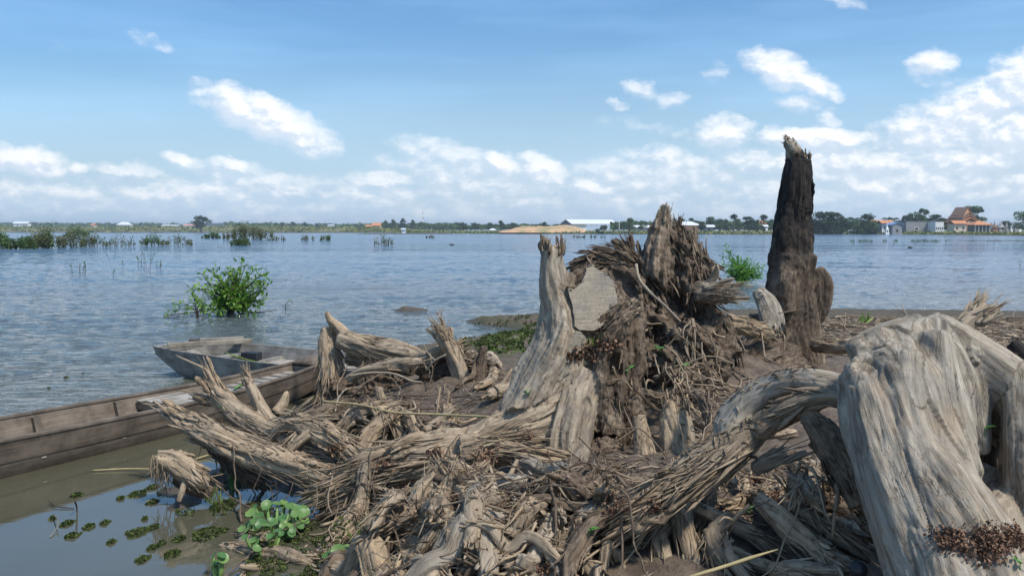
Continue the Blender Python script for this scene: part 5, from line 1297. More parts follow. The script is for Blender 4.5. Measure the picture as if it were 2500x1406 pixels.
# (kind, u, top row, distance, tone, width, label)
TREES = [('lone', 493, 525, 600, 0, 1.15, 'solitary dark rounded tree on the left grass bank'),
    ('round', 1536, 532, 400, 1, 1.1, 'leafy tree just right of the long white shed'), ('wide', 1565, 538, 410, 1, .9, 'dark tree left of the splintered stump peak'),
    ('wide', 1470, 550, 335, 0, 1.3, 'small forked dark tree in front of the white shed'), ('lone', 1712, 541, 330, 0, .9, 'dark forked tree right of the orange walled house'),
    ('round', 1735, 529, 430, 1, 1.3, 'rounded tree above the small white roof'), ('round', 1757, 534, 425, 1, 1.0, 'grey green tree second right of the small white roof'),
    ('tall', 1772, 535, 420, 1, 1.1, 'narrow tree under the left sugar palm'), ('round', 1800, 534, 415, 2, 1.2, 'bright green bamboo like tree mid right'), ('round', 1826, 528, 415, 0, 1.2, 'dark broad tree left of the small red roof'),
    ('tall', 1848, 536, 420, 1, 1.3, 'grey green tree beside the second sugar palm'), ('wide', 1862, 551, 340, 0, 1.1, 'low dark tree under the small red roof'), ('round', 1880, 535, 420, 1, 1.0, 'tree touching the left side of the charred trunk'),
    ('palm', 1790, 524, 410, 0, 1.5, 'sugar palm with a round head, left one of the pair'), ('palm', 1862, 525, 410, 0, 1.5, 'sugar palm with a round head nearest the charred trunk'), ('palm', 1686, 533, 420, 0, 1.6, 'sugar palm just right of the orange walled house'),
    ('palm', 1664, 534, 430, 0, 1.6, 'sugar palm behind the white roof of the orange walled house'), ('palm', 1645, 534, 430, 0, 1.6, 'sugar palm touching the shaggy stump'),
    ('round', 1998, 517, 330, 0, 1.2, 'tall dark tree just right of the charred trunk'), ('round', 2030, 516, 330, 0, 1.35, 'largest dark tree right of the charred trunk'), ('tall', 2052, 528, 335, 0, 1.3, 'dark tree between the largest tree and the coconut palm'),
    ('coconut', 2065, 526, 335, 0, 1.4, 'coconut palm left of the middle gap'), ('coconut', 2082, 526, 335, 0, 1.4, 'coconut palm nearest the orange roofed house'), ('round', 2112, 522, 330, 0, 1.2, 'dark tree left of the orange roofed house'), ('wide', 2090, 545, 320, 1, 1.0, 'low green tree in front of the dark grove'),
    ('bush', 2098, 550, 300, 0, 1.2, 'dark bush on the bank at the water gully'), ('coconut', 2165, 527, 370, 0, 1.3, 'coconut palm behind the white walled house'), ('coconut', 2180, 528, 370, 0, 1.3, 'coconut palm above the blue roof'),
    ('wide', 2205, 525, 370, 0, 1.0, 'broad dark tree behind the grey building at its left'), ('tall', 2222, 520, 372, 1, 1.0, 'slim grey tree behind the grey building'), ('open', 2247, 508, 365, 1, 1.1, 'tall airy tree rising behind the grey building'),
    ('round', 2284, 523, 370, 0, 1.5, 'broad dark tree behind the white annex'), ('wide', 2310, 534, 370, 0, .8, 'dark tree at the left side of the temple'), ('open', 2368, 502, 372, 1, 1.3, 'tall airy tree behind the temple roof'),
    ('wide', 2262, 532, 375, 0, 1.0, 'dark tree foot under the airy tree'), ('round', 2455, 539, 380, 0, 1.6, 'dark low tree between the stupas'), ('wide', 2504, 512, 330, 1, 1.3, 'tall tree at the right edge of the far shore'), ('bush', 2410, 545, 360, 0, 1.2, 'dark bush behind the hip roofed pavilion'),
    ('tall', 1008, 536, 700, 1, 1.2, 'slender tree left of the lattice mast'), ('tall', 983, 533, 700, 0, 1.2, 'tall thin tree second left of the lattice mast'), ('tall', 960, 535, 700, 1, 1.3, 'wispy tree third left of the lattice mast'), ('tall', 942, 538, 700, 1, 1.3, 'wispy tree right of the orange roofed villa'),
    ('wide', 820 - 143, 543, 900, 0, 1.2, 'end tree of the dark grove left of centre'), ('round', 690, 543, 900, 0, 1.8, 'dark tree in the grove left of centre, second from its left'), ('wide', 715, 541, 900, 0, 1.2, 'tallest dark tree of the grove left of centre'), ('wide', 745, 542, 900, 0, 1.2, 'dark tree of the grove left of centre, second from its right'), ('wide', 775, 545, 900, 0, 1.2, 'right end tree of the grove left of centre'),
    ('wide', 1130, 542, 560, 0, 1.3, 'dark tree left of the sand mound'), ('wide', 1160, 543, 560, 0, 1.3, 'second dark tree left of the sand mound'), ('wide', 1195, 543, 560, 0, 1.2, 'dark tree behind the small white tent roof'), ('wide', 1225, 542, 560, 0, 1.2, 'dark tree at the left foot of the sand mound'), ('wide', 1250, 543, 560, 0, 1.2, 'dark tree behind the sand mound'),
    ('wide', 1330, 541, 520, 0, 1.0, 'dark tree above the sand mound'), ('palm', 1222, 539, 560, 0, 1.5, 'small palm behind the dark trees left of the mound')]
for t in TREES:
    kind, u, vt, Y, mi, wd, lb = t
    tree(kind, u, vt, 0, Y, mi, lb, 'trees along the far shore', 'palm tree' if kind in ('palm', 'coconut') else ('bush' if kind == 'bush' else 'tree'), wide=wd)
# hazy tree line that reads as one mass
rs = np.random.RandomState(12)
pos = []; sz = []
for (u0, u1, Y, vt, n, s0) in [(-300, 680, 1150, 545.5, 6500, 3.2), (560, 940, 950, 546.5, 2600, 2.6), (930, 1130, 720, 546, 5200, 1.7), (1090, 1400, 600, 549, 3200, 1.7), (1490, 1900, 455, 543, 8500, 1.5), (1980, 2140, 350, 541, 4500, 1.2), (2140, 2330, 390, 543, 3200, 1.4), (2330, 2760, 420, 552, 3600, 1.2), (-900, -250, 900, 543, 2000, 4), (2700, 3600, 420, 545, 3000, 2)]:
    for _ in range(n):
        u = rs.uniform(u0, u1); y = Y + rs.uniform(-.03, .03) * Y
        top = vt - 3.2 * perlin(np.array([[u * .045, Y * .01, .2]]))[0] - 2.2 * perlin(np.array([[u * .16, Y * .01, .7]]))[0]
        x = (u - 1250) / FPX * y; z0 = 2.0; zt = P(u, top, y)[2]
        pos.append((x, y, z0 + (zt - z0) * rs.rand() ** .7)); sz.append(s0 * rs.uniform(.5, 1.4))
tl = cards('far_woodland', pos, np.array(sz), m_far[1], rs=rs, asp=.8); tag(tl, kind='stuff')
# tall grass and scrub along the far bank
pos = []; sz = []; upv = []
for _ in range(15000):
    u = rs.uniform(-300, 2800); b = (u - 1250) / FPX; fy = float(np.interp(b, _fb, _fy))
    d = rs.rand() ** 1.4 * (60 if u < 1000 else 26) + 2; y = fy + d; x = b * y
    den = perlin(np.array([[x * .02, y * .05, 3]]))[0]
    if 1215 < u < 1440 and rs.rand() < .75: continue
    if den < -.25 and rs.rand() < .7: continue
    h = (1.6 if u < 1000 else .8) * rs.uniform(.4, 1.2) * (1 + .8 * max(den, 0))
    pos.append((x, y, gz(x, y) + h * .4)); sz.append(h * 1.2)
sg = cards('shore_grass', pos, np.array(sz), leaf_mat('shore_grass_leaf', (.10, .12, .03), (.26, .26, .09), .15), rs=rs, asp=.7); tag(sg, kind='stuff')
pos = []; sz = []
for _ in range(2600):
    u = rs.uniform(-100, 700) if rs.rand() < .6 else rs.uniform(700, 2700); b = (u - 1250) / FPX; fy = float(np.interp(b, _fb, _fy)); y = fy + rs.uniform(2, 50 if u < 900 else 14); x = b * y
    if perlin(np.array([[x * .03, y * .03, 8]]))[0] < .12: continue
    h = 1.2; pos.append((x, y, gz(x, y) + rs.rand() * (2.2 if u < 900 else .9))); sz.append(1.3)
tag(cards('shore_scrub', pos, np.array(sz), m_far[2], rs=rs, asp=.7), kind='stuff')
# sand mound
V = []; F = []; nu, nv = 90, 24
cx0 = (1322 - 1250) / FPX * 385
for j in range(nv):
    for i in range(nu):
        a = i / (nu - 1); b = j / (nv - 1)
        u = 1218 + a * 215
        hp = np.interp(u, [1218, 1240, 1262, 1275, 1300, 1330, 1365, 1385, 1405, 1425, 1433], [0, 5, 10, 14.5, 13, 12.5, 15.5, 16, 12, 6, 0])
        y = 372 + b * 34; bell = max(0, 1 - abs(2 * b - 1) ** 2.2)
        x = (u - 1250) / FPX * y
        h = M(hp, 390) * bell
        V.append((x, y, .9 + h + (fbm(np.array([[x * .3, y * .3, 1.]]), 3)[0] * .35 if h > .1 else -.3)))
for j in range(nv - 1):
    for i in range(nu - 1):
        k = j * nu + i; F.append([k, k + 1, k + nu + 1, k + nu])
m_sand, nt, bs, out = mat('sandy_soil')
tcg = nt.nodes.new('ShaderNodeTexCoord'); ob = tcg.outputs['Object']
c = mixc(nt, mapr(nt, noise(nt, ob, .35, 7, .65), .38, .6), (.58, .32, .19), (.45, .31, .17))
c = mixc(nt, mapr(nt, noise(nt, ob, .12, 5, .65), .5, .6), c, (.27, .23, .11))
lk(nt, c, bs.inputs['Base Color']); bs.inputs['Roughness'].default_value = .95
tag(link_mesh('sand_mound', mesh_from('sand_mound', V, F), m_sand), kind='structure')

# ------------------------------------------------------------------ buildings on the far shore
m_white = flat_mat('white_paint', (.78, .78, .76), .6, .05, .3)
m_wroof = flat_mat('white_metal_roof', (.62, .64, .66), .5, .04, .2)
m_orange = flat_mat('orange_tiles', (.50, .215, .10), .7, .15, .6)
m_rust = flat_mat('red_brown_tiles', (.30, .165, .10), .7, .2, .5)
m_conc = flat_mat('bare_concrete', (.27, .27, .265), .9, .12, .4)
m_cream = flat_mat('cream_wall', (.60, .50, .38), .8, .08, .4)
m_owall = flat_mat('orange_wall', (.62, .32, .18), .8, .1, .4)
m_dark = flat_mat('dark_opening', (.03, .03, .033), .6, .2, 1)
m_blue = flat_mat('blue_roof', (.16, .30, .52), .5, .08, .4)
m_stone = flat_mat('grey_stone', (.36, .35, .33), .85, .12, .5)
m_steel_shade = flat_mat('dark_steel_and_shade', (.07, .085, .10), .5, .1, .5)
def part(name, m, parent, V, F):
    me = mesh_from(name, V, F, False); bm = bmesh.new(); bm.from_mesh(me); bmesh.ops.recalc_face_normals(bm, faces=bm.faces); bm.to_mesh(me); bm.free()
    o = bpy.data.objects.new(name, me); col.objects.link(o); me.materials.append(m); o.parent = parent; return o
def gable(name, m, parent, w, d, z0, h, ov=.4, axis='x', th=.15, rise0=0):
    """ridge along x (axis='x') or along y"""
    W, Dp = w / 2 + ov, d / 2 + ov
    if axis == 'x': P_ = [(-W, -Dp, z0), (W, -Dp, z0), (W, 0, z0 + h), (-W, 0, z0 + h), (-W, Dp, z0), (W, Dp, z0)]
    else: P_ = [(-W, -Dp, z0), (-W, Dp, z0), (0, Dp, z0 + h), (0, -Dp, z0 + h), (W, -Dp, z0), (W, Dp, z0)]
    V = P_ + [(x, y, z - th) for x, y, z in P_]
    F = [[0, 1, 2, 3], [3, 2, 5, 4], [6, 9, 8, 7], [9, 10, 11, 8], [0, 6, 7, 1], [4, 5, 11, 10], [0, 3, 9, 6], [3, 4, 10, 9], [1, 7, 8, 2], [2, 8, 11, 5]]
    return part(name, m, parent, V, F)
def hip(name, m, parent, w, d, z0, h, ov=.4, ridge=.4, th=.12):
    W, Dp = w / 2 + ov, d / 2 + ov; r = W * ridge
    V = [(-W, -Dp, z0), (W, -Dp, z0), (W, Dp, z0), (-W, Dp, z0), (-r, 0, z0 + h), (r, 0, z0 + h)] + [(-W, -Dp, z0 - th), (W, -Dp, z0 - th), (W, Dp, z0 - th), (-W, Dp, z0 - th)]
    return part(name, m, parent, V, [[0, 1, 5, 4], [1, 2, 5], [2, 3, 4, 5], [3, 0, 4], [0, 6, 7, 1], [1, 7, 8, 2], [2, 8, 9, 3], [3, 9, 6, 0], [6, 9, 8, 7]])
def walls(m, parent, w, d, z0, h, x=0, y=0, gab=0, axis='x', name='wall'):
    V = [(-w / 2 + x, -d / 2 + y, z0), (w / 2 + x, -d / 2 + y, z0), (w / 2 + x, d / 2 + y, z0), (-w / 2 + x, d / 2 + y, z0)]
    V += [(a, b, z0 + h) for a, b, _ in V]
    F = [[0, 1, 5, 4], [1, 2, 6, 5], [2, 3, 7, 6], [3, 0, 4, 7], [4, 5, 6, 7]]
    if gab:
        if axis == 'x':
            V += [(-w / 2 + x, y, z0 + h + gab), (w / 2 + x, y, z0 + h + gab)]; F = F[:4] + [[4, 7, 8], [5, 9, 6], [4, 8, 9, 5], [7, 6, 9, 8]]
        else:
            V += [(x, -d / 2 + y, z0 + h + gab), (x, d / 2 + y, z0 + h + gab)]; F = F[:4] + [[4, 5, 8], [7, 9, 6], [4, 8, 9, 7], [5, 6, 9, 8]]
    return part(name, m, parent, V, F)
def win(parent, x, y, z, w, h, m=None, name='window', fr=None):
    o = part(name, m or m_dark, parent, *bx_(x, y, z, w, .1, h))
    if fr:
        t = .18
        V = []; F = []
        for (a, b, c, d) in ((x, z + h / 2 + t / 2, w + 2 * t, t), (x, z - h / 2 - t / 2, w + 2 * t, t), (x - w / 2 - t / 2, z, t, h), (x + w / 2 + t / 2, z, t, h)):
            v, f = bx_(a, y - .04, b, c, .1, d); k = len(V); V += v; F += [[i + k for i in q] for q in f]
        part('frame', fr, o, V, F)
    return o
def bx_(cx, cy, cz, sx, sy, sz):
    V = [(cx + i * sx / 2, cy + j * sy / 2, cz + l * sz / 2) for (i, j, l) in ((-1, -1, -1), (1, -1, -1), (1, 1, -1), (-1, 1, -1), (-1, -1, 1), (1, -1, 1), (1, 1, 1), (-1, 1, 1))]
    return V, [[3, 2, 1, 0], [4, 5, 6, 7], [0, 1, 5, 4], [1, 2, 6, 5], [2, 3, 7, 6], [3, 0, 4, 7]]
def bld(name, label, u, Y, cat='building', rot=0, z=None):
    x = (u - 1250) / FPX * Y
    e = tag(empty(name, (x, Y, (gz(x, Y) - .3) if z is None else z)), label, cat); e.rotation_euler = (0, 0, rot); return e
def hz(v, Y, e): return P(1250, v, Y)[2] - e.location[2]
S = lambda px, Y: px * Y / FPX
# long white shed
Y = 455; e = bld('warehouse', 'long open sided shed with a gleaming white roof behind the sand mound', 1437, Y, rot=R(20))
W = S(118, Y); zt = hz(536, Y, e); ze = hz(546.5, Y, e)
gable('roof', m_wroof, e, W, 14, ze, zt - ze, .6, 'x', .3)
part('gable_end', m_steel_shade, e, [(-W / 2 - .3, -7, ze - .3), (-W / 2 - .3, 7, ze - .3), (-W / 2 - .3, 0, zt - .4)] + [(-W / 2, -7, ze - .3), (-W / 2, 7, ze - .3), (-W / 2, 0, zt - .4)], [[0, 1, 2], [3, 5, 4], [0, 3, 4, 1], [1, 4, 5, 2], [2, 5, 3, 0]])
walls(m_white, e, W * .3, 12.8, 0, ze - .35, x=-W * .33)
for k in range(7): part('post', m_white, e, *bx_(-W * .16 + k * W * .105, -6.6, (ze - .3) / 2, .25, .25, ze - .3))
# house with orange wall
Y = 400; e = bld('house', 'low house with white roof and orange wall right of the shaggy stump', 1676, Y)
ze = hz(550, Y, e); zt = hz(541, Y, e); W = S(56, Y)
hip('roof', m_wroof, e, W, 9, ze, zt - ze, .7, .35); walls(m_owall, e, W * .9, 8, 0, ze - .15); win(e, -2, -4.05, ze * .5, 1.2, 1.2); win(e, 2.5, -4.05, ze * .5, 1.2, 1.2)
e = bld('shed', 'small white roofed shed beside the low house with orange wall', 1728, 410); ze = hz(554, 410, e); gable('roof', m_wroof, e, S(24, 410), 5, ze, hz(549, 410, e) - ze, .4); walls(m_conc, e, S(20, 410), 4.4, 0, ze - .18); win(e, 0, -2.25, ze * .45, .9, 1.2, name='door')
e = bld('house', 'house showing only a red tiled roof between trees left of the charred trunk', 1853, 445); ze = hz(545, 445, e); hip('roof', m_orange, e, S(22, 445), 6, ze, hz(539, 445, e) - ze, .4); walls(m_cream, e, S(18, 445), 5, 0, ze - .12)
e = bld('shed', 'small white roof glimpsed under the red tiled roof', 1866, 400); ze = hz(553, 400, e); gable('roof', m_wroof, e, 2.2, 3, ze, .8, .2); walls(m_white, e, 2, 2.6, 0, ze - .18)
e = bld('shed', 'green roofed white shed left of the shaggy stump', 1565, 420); ze = hz(555, 420, e); gable('roof', m_wroof, e, S(44, 420), 5, ze, hz(550, 420, e) - ze, .3); walls(m_stone, e, S(38, 420), 4.4, 0, ze - .18)
# village right of the trunk
Y = 330
e = bld('house', 'orange roofed house leftmost of the village group', 2131, 350); ze = hz(543, 350, e); hip('roof', m_orange, e, S(24, 350), 5, ze, hz(536.5, 350, e) - ze, .4, .3); walls(m_conc, e, S(21, 350), 4.4, 0, ze - .12); win(e, 0, -2.25, ze * .55, .8, .9)
e = bld('house', 'white walled house with long orange roof beside the small white stupa', 2158, 345); ze = hz(545, 345, e); gable('roof', m_orange, e, S(30, 345), 6, ze, hz(538, 345, e) - ze, .3); walls(m_white, e, S(27, 345), 5, 0, ze - .18); [win(e, k, -2.55, ze * .55, .6, .9) for k in (-1.2, .4, 1.6)]
def stupa(u, Y, vt, w, label, m=m_stone, group='pointed stupas at the temple'):
    e = tag(empty('stupa', ((u - 1250) / FPX * Y, Y, gz((u - 1250) / FPX * Y, Y) - .2)), label, 'stupa', group)
    H = hz(vt, Y, e); r = S(w, Y) / 2
    part('base', m, e, *bx_(0, 0, H * .12, r * 2, r * 2, H * .24)); part('shrine', m, e, *bx_(0, 0, H * .33, r * 1.5, r * 1.5, H * .19))
    win(e, 0, -r * .76, H * .32, r * .5, H * .14, name='niche')
    n = 10; V = []; F = []
    pr = [(r * 1.05, .425), (r * .95, .45), (r * .8, .5), (r * .55, .56), (r * .42, .62), (r * .26, .7), (r * .16, .8), (r * .08, .9), (.02, 1.0)]
    for (q, z) in pr:
        for k in range(n): a = 6.283 * k / n; V.append((q * math.cos(a), q * math.sin(a), z * H))
    for i in range(len(pr) - 1):
        for k in range(n): F.append([i * n + k, i * n + (k + 1) % n, (i + 1) * n + (k + 1) % n, (i + 1) * n + k])
    F.append(list(range(n))[::-1]); part('spire', m, e, V, F)
stupa(2163, 322, 539, 9, 'small bright white stupa in front of the white walled house', m_white)
e = bld('house', 'grey gabled house with a blue roof', 2180, 325); ze = hz(549, 325, e); zt = hz(543, 325, e); gable('roof', m_blue, e, S(26, 325), 6, ze, zt - ze, .3, 'y'); walls(m_conc, e, S(23, 325), 5.8, 0, ze - .16, gab=zt - ze - .15, axis='y'); win(e, 0, -2.95, ze * .5, .8, .9)
e = bld('building', 'long unfinished grey concrete building with two white framed windows', 2234, 335); W = S(75, 335); H = hz(542, 335, e); walls(m_conc, e, W, 9, 0, H); [win(e, k, -4.55, H * .42, 1.3, 1.0, fr=m_white) for k in (-W * .16, W * .33)]
part('parapet', m_conc, e, *bx_(0, 0, H + .1, W + .2, 9.2, .22))
e = bld('building', 'white annex with four small windows at the end of the grey building', 2280, 328); W = S(20, 328); H = hz(542, 328, e); walls(m_white, e, W, 7, 0, H); [win(e, -W * .36 + k * W * .24, -3.55, H * .45, .32, .95) for k in range(4)]
part('parapet', m_conc, e, *bx_(0, 0, H + .08, W + .15, 7.15, .16))
# temple with tiered roofs
Y = 345; e = bld('temple', 'tall orange temple with stacked steep tiled roofs and a pointed gable', 2344, Y, rot=R(14))
W = S(40, Y)
for (va, vb, f, dp, m_) in ((541, 531, 1.12, 9.5, m_orange), (535, 525, .96, 8.6, m_rust), (530, 519, .80, 7.6, m_rust), (526, 506, .62, 6.6, m_rust)):
    za, zb = hz(va, Y, e), hz(vb, Y, e); gable('roof_tier', m_, e, W * f, dp, za, zb - za, .25, 'y', .25)
walls(m_owall, e, W * .92, 8.6, 0, hz(541, Y, e)); walls(m_owall, e, W * .55, 6.4, hz(541, Y, e), hz(526, Y, e) - hz(541, Y, e), gab=hz(509, Y, e) - hz(526, Y, e), axis='y', name='gable_wall')
for k in (-2, -.7, .7, 2): part('column', m_cream, e, *bx_(k * W * .2, -4.7, hz(541, Y, e) / 2, .35, .35, hz(541, Y, e)))
win(e, 0, -4.35, 1.4, 1.0, 2.2, name='door')
part('finial', m_orange, e, [(-.12, -3.6, hz(506, Y, e) - .1), (.12, -3.6, hz(506, Y, e) - .1), (.12, -3.3, hz(506, Y, e) - .1), (-.12, -3.3, hz(506, Y, e) - .1), (0, -3.9, hz(502, Y, e))], [[0, 1, 4], [1, 2, 4], [2, 3, 4], [3, 0, 4], [3, 2, 1, 0]])
e = bld('house', 'small cream house with orange roof in front of the temple', 2334, 318); ze = hz(546, 318, e); gable('roof', m_orange, e, S(30, 318), 5, ze, hz(538.5, 318, e) - ze, .3); walls(m_cream, e, S(30, 318), 4.4, 0, ze - .18); [win(e, k, -2.25, ze * .55, .6, .8) for k in (-1.2, 1.2)]
e = bld('pavilion', 'open pavilion with a wide orange hip roof right of the temple', 2386, 322); ze = hz(549, 322, e); hip('roof', m_orange, e, S(40, 322), 6, ze, hz(539, 322, e) - ze, .4, .12); walls(m_steel_shade, e, S(36, 322), 5, 0, ze - .14); [part('post', m_white, e, *bx_(k * 1.4, -2.7, ze / 2, .15, .15, ze - .1)) for k in (-2, -1, 0, 1, 2)]  # dark wall box paints the shaded interior; the pavilion itself is open
for k, (u, vt, w, Y_, m_, lb) in enumerate([(2392, 531, 6, 370, m_stone, 'thin stupa spire above the pavilion roof, left one'), (2400, 534, 6, 370, m_stone, 'thin stupa spire above the pavilion roof, right one'), (2418, 541, 7, 340, m_stone, 'small grey stupa right of the pavilion'), (2425, 537, 12, 335, m_rust, 'brown stupa with an open doorway right of the pavilion'),
                               (2436, 540, 8, 350, m_stone, 'narrow grey stupa between the brown and the broad grey one'), (2441, 538, 18, 335, m_stone, 'broad grey stupa second right of the brown one'), (2454, 535, 7, 360, m_stone, 'slim stupa before the dark low tree'), (2467, 536, 8, 360, m_white, 'whitish slim stupa left of the last pair'), (2477, 535, 9, 350, m_stone, 'grey stupa left one of the last pair'), (2484, 537, 9, 350, m_white, 'whitish stupa right one of the last pair')]):
    stupa(u, Y_, vt, w, lb, m_)
# left side
def simple(name, label, u, Y, wpx, ve, vt, roofm, wallm, dp=8, kind='gable', cat='building'):
    e = bld(name, label, u, Y, cat); ze = hz(ve, Y, e); W = S(wpx, Y)
    (gable if kind == 'gable' else hip)('roof', roofm, e, W, dp, ze, max(.6, hz(vt, Y, e) - ze), .4); walls(wallm, e, W * .94, dp * .9, 0, ze - .2); win(e, -W * .2, -dp * .46, ze * .55, W * .08, ze * .2); win(e, W * .2, -dp * .46, ze * .55, W * .08, ze * .2); return e
simple('shed', 'long white shed at the far left of the horizon', 58, 1000, 36, 546, 541, m_wroof, m_white)
simple('hall', 'white hall with a low pitched roof on the left horizon', 307, 900, 30, 549, 542, m_wroof, m_white, 10, 'hip')
simple('shed', 'pale pink roofed shed left of the solitary tree', 470, 820, 34, 551, 547.5, flat_mat('pink_roof', (.55, .28, .26), .7, .1, .5), m_white)
simple('house', 'tiny house on the left horizon right of the thicket', 232, 950, 8, 550, 546, m_orange, m_cream)
simple('factory', 'dark roofed white factory right of the solitary tree', 530, 850, 44, 549.5, 545, m_steel_shade, m_white, 14)
simple('shed', 'long low white shed left of the solitary tree', 420, 900, 40, 551, 549, m_wroof, m_white)
simple('shed', 'low white shed behind the flooded thicket', 700 + 110, 900, 14, 551, 549, m_wroof, m_white)
simple('villa', 'orange roofed villa left of the lattice mast', 921, 640, 20, 551, 544, m_orange, m_cream, 8)
simple('house', 'pink walled house adjoining the orange roofed villa', 903, 650, 16, 553, 549, m_orange, m_owall, 6)
simple('shed', 'tiny white hut in the grass left of the lattice mast', 986, 460, 9, 560, 557.5, m_wroof, m_white, 3)
simple('tent', 'small white tent roof left of the sand mound', 1203, 470, 15, 562, 558, m_wroof, m_cream, 4, 'hip', 'tent')
# lattice mast
Y = 900; e = bld('lattice_mast', 'thin red and white lattice mast on the central horizon', 1033, Y, 'mast'); H = hz(510, Y, e)
m_red = flat_mat('mast_red', (.5, .25, .22), .6); segs = 8
for k in range(segs):
    V = []; F = []; z0, z1 = H * k / segs, H * (k + 1) / segs; w0, w1 = 1.3 * (1 - .8 * k / segs), 1.3 * (1 - .8 * (k + 1) / segs)
    for (i, j) in ((-1, -1), (1, -1), (1, 1), (-1, 1)):
        b = len(V); t = .09
        for (w_, z) in ((w0, z0), (w1, z1)):
            V += [(i * w_ - t, j * w_ - t, z), (i * w_ + t, j * w_ - t, z), (i * w_ + t, j * w_ + t, z), (i * w_ - t, j * w_ + t, z)]
        F += [[b + q, b + (q + 1) % 4, b + 4 + (q + 1) % 4, b + 4 + q] for q in range(4)]
    for s_ in (-1, 1):
        b = len(V); V += [(-w0, s_ * w0 - .06, z0), (-w0, s_ * w0 + .06, z0 + .3), (w1, s_ * w1 + .06, z1), (w1, s_ * w1 - .06, z1 - .3)]; F.append([b, b + 1, b + 2, b + 3])
    part('mast_section', m_red if k % 2 == 0 else m_white, e, V, F)
e = bld('utility_pole', 'pale utility pole right of the long white shed', 1511, 400, 'pole'); H = hz(538, 400, e); part('pole', m_white, e, *bx_(0, 0, H / 2, .22, .22, H)); part('crossarm', m_white, e, *bx_(0, 0, H - .4, 1.6, .12, .12))
# mud strips and reeds in the far water
m_mud = flat_mat('dark_mud', (.06, .05, .045), .9, .3, .6, .02)
for k, (u0, u1, v, lb) in enumerate([(-100, 880, 569, ''), (860, 1120, 571.6, ''), (2285, 2330, 578, ''), (2330, 2560, 588.5, '')]):
    a, b = np.array(G(u0, v)), np.array(G(u1, v)); n = 60; V = []; F = []
    for i in range(n):
        t = i / (n - 1); c = a + (b - a) * t; wd = (5 if v < 575 else 1.4) * (.6 + .5 * perlin(np.array([[i * .37, k, 0.]]))[0]); hh = max(.02, (.42 if v < 575 else .12) * (.7 + .6 * perlin(np.array([[i * .5, k, 4.]]))[0])) * min(1, 6 * min(t, 1 - t) + .05)
        V += [(c[0], c[1] - wd, -.05), (c[0], c[1], hh), (c[0], c[1] + wd, -.05)]
        if i: q = 3 * i; F += [[q - 3, q, q + 1, q - 2], [q - 2, q + 1, q + 2, q - 1]]
    tag(link_mesh('mud_bank', mesh_from('mud_bank', V, F), m_mud), kind='structure')
rs = np.random.RandomState(8); pos = []; dr = []; up = []
for _ in range(1500):
    u = rs.uniform(2070, 2310) if rs.rand() < .75 else rs.uniform(2300, 2540); v = rs.uniform(588, 593) if rs.rand() < .8 else rs.uniform(580, 600)
    if perlin(np.array([[u * .05, 0.3, 0]]))[0] < -.1: continue
    p = G(u, v); pos.append(p); dr.append((rs.normal() * .3, rs.normal() * .2, 1)); up.append(rs.normal(size=3))
tag(leaves('reed_bed', pos, dr, up, rs.uniform(.15, .42, len(pos)), .035, m_leafD), kind='stuff')
for k, (u, v) in enumerate([(2222, 604), (1103, 597)]):
    e = twig_mesh('driftwood_piece', [(*G(u - 6, v), .04), (*G(u, v, .08), .07), (*G(u + 7, v), .03)])
    tag(link_mesh('driftwood_piece', e, m_mud), ['small dark driftwood piece afloat under the grey building', 'small dark snag afloat in the central water'][k], 'driftwood')

# ------------------------------------------------------------------ debris laid on what is already there
bpy.context.view_layer.update()
_dg = bpy.context.evaluated_depsgraph_get()
w_o.hide_set(True); bpy.context.view_layer.update(); _dg = bpy.context.evaluated_depsgraph_get()
def drop(x, y, top=2.2):
    h, p, n, i, ob_, m_ = sc.ray_cast(_dg, (x, y, top), (0, 0, -1))
    return (p.z, n, ob_) if h else (0, Vector((0, 0, 1)), None)
def aim(u, v):
    d = Vector(ray(u, v)).normalized()
    h, p, n, i, ob_, m_ = sc.ray_cast(_dg, (0, 0, HC), d)
    return (p, n) if h else (Vector(G(u, v)), Vector((0, 0, 1)))
def drape(x, y, ang, L, r, lift=.012, wob=.35, rs=None, maxz=9, n=7):
    pts = []; a = ang
    for k in range(n):
        z, nn, ob_ = drop(x, y, maxz); pts.append([x, y, z + r + lift, r]); a += rs.normal() * wob
        x += math.cos(a) * L / (n - 1); y += math.sin(a) * L / (n - 1)
    z = np.array([p[2] for p in pts])
    # stiff wood bridges hollows and cannot climb steeply
    line = np.linspace(z[0], z[-1], n); dev = z - line
    top = np.percentile(dev, 70); zz = line + .35 * dev + .5 * max(top, 0)
    zz = np.clip(zz, z.min(), z.min() + .45 * L + .05)
    zz = np.maximum(zz, np.minimum(z, zz + .05) * .5 + zz * .5)
    for p, q, f in zip(pts, zz, np.linspace(1, .35, n)): p[2] = q; p[3] = r * f
    return pts
Z = {'front': [(960, 1212), (1500, 1205), (1560, 1420), (930, 1420)], 'right': [(1480, 1230), (2060, 1230), (2120, 1420), (1480, 1420)],
     'mid': [(1460, 900), (1760, 900), (1800, 1230), (1440, 1230)], 'back': [(790, 950), (1240, 930), (1220, 1090), (780, 1090)],
     'left': [(540, 1120), (1000, 1130), (980, 1250), (600, 1230)], 'bank': [(1990, 782), (2520, 782), (2520, 870), (1990, 880)], 'slope': [(1700, 850), (1880, 880), (1860, 1000), (1670, 980)], 'bankl': [(1640, 782), (1900, 782), (1900, 930), (1660, 960)]}
def zone(k, rs, z=.3):
    q = Z[k]; a, b = rs.rand(), rs.rand()
    u = (q[0][0] * (1 - a) + q[1][0] * a) * (1 - b) + (q[3][0] * (1 - a) + q[2][0] * a) * b
    v = (q[0][1] * (1 - a) + q[1][1] * a) * (1 - b) + (q[3][1] * (1 - a) + q[2][1] * a) * b
    return G(u, v, z)
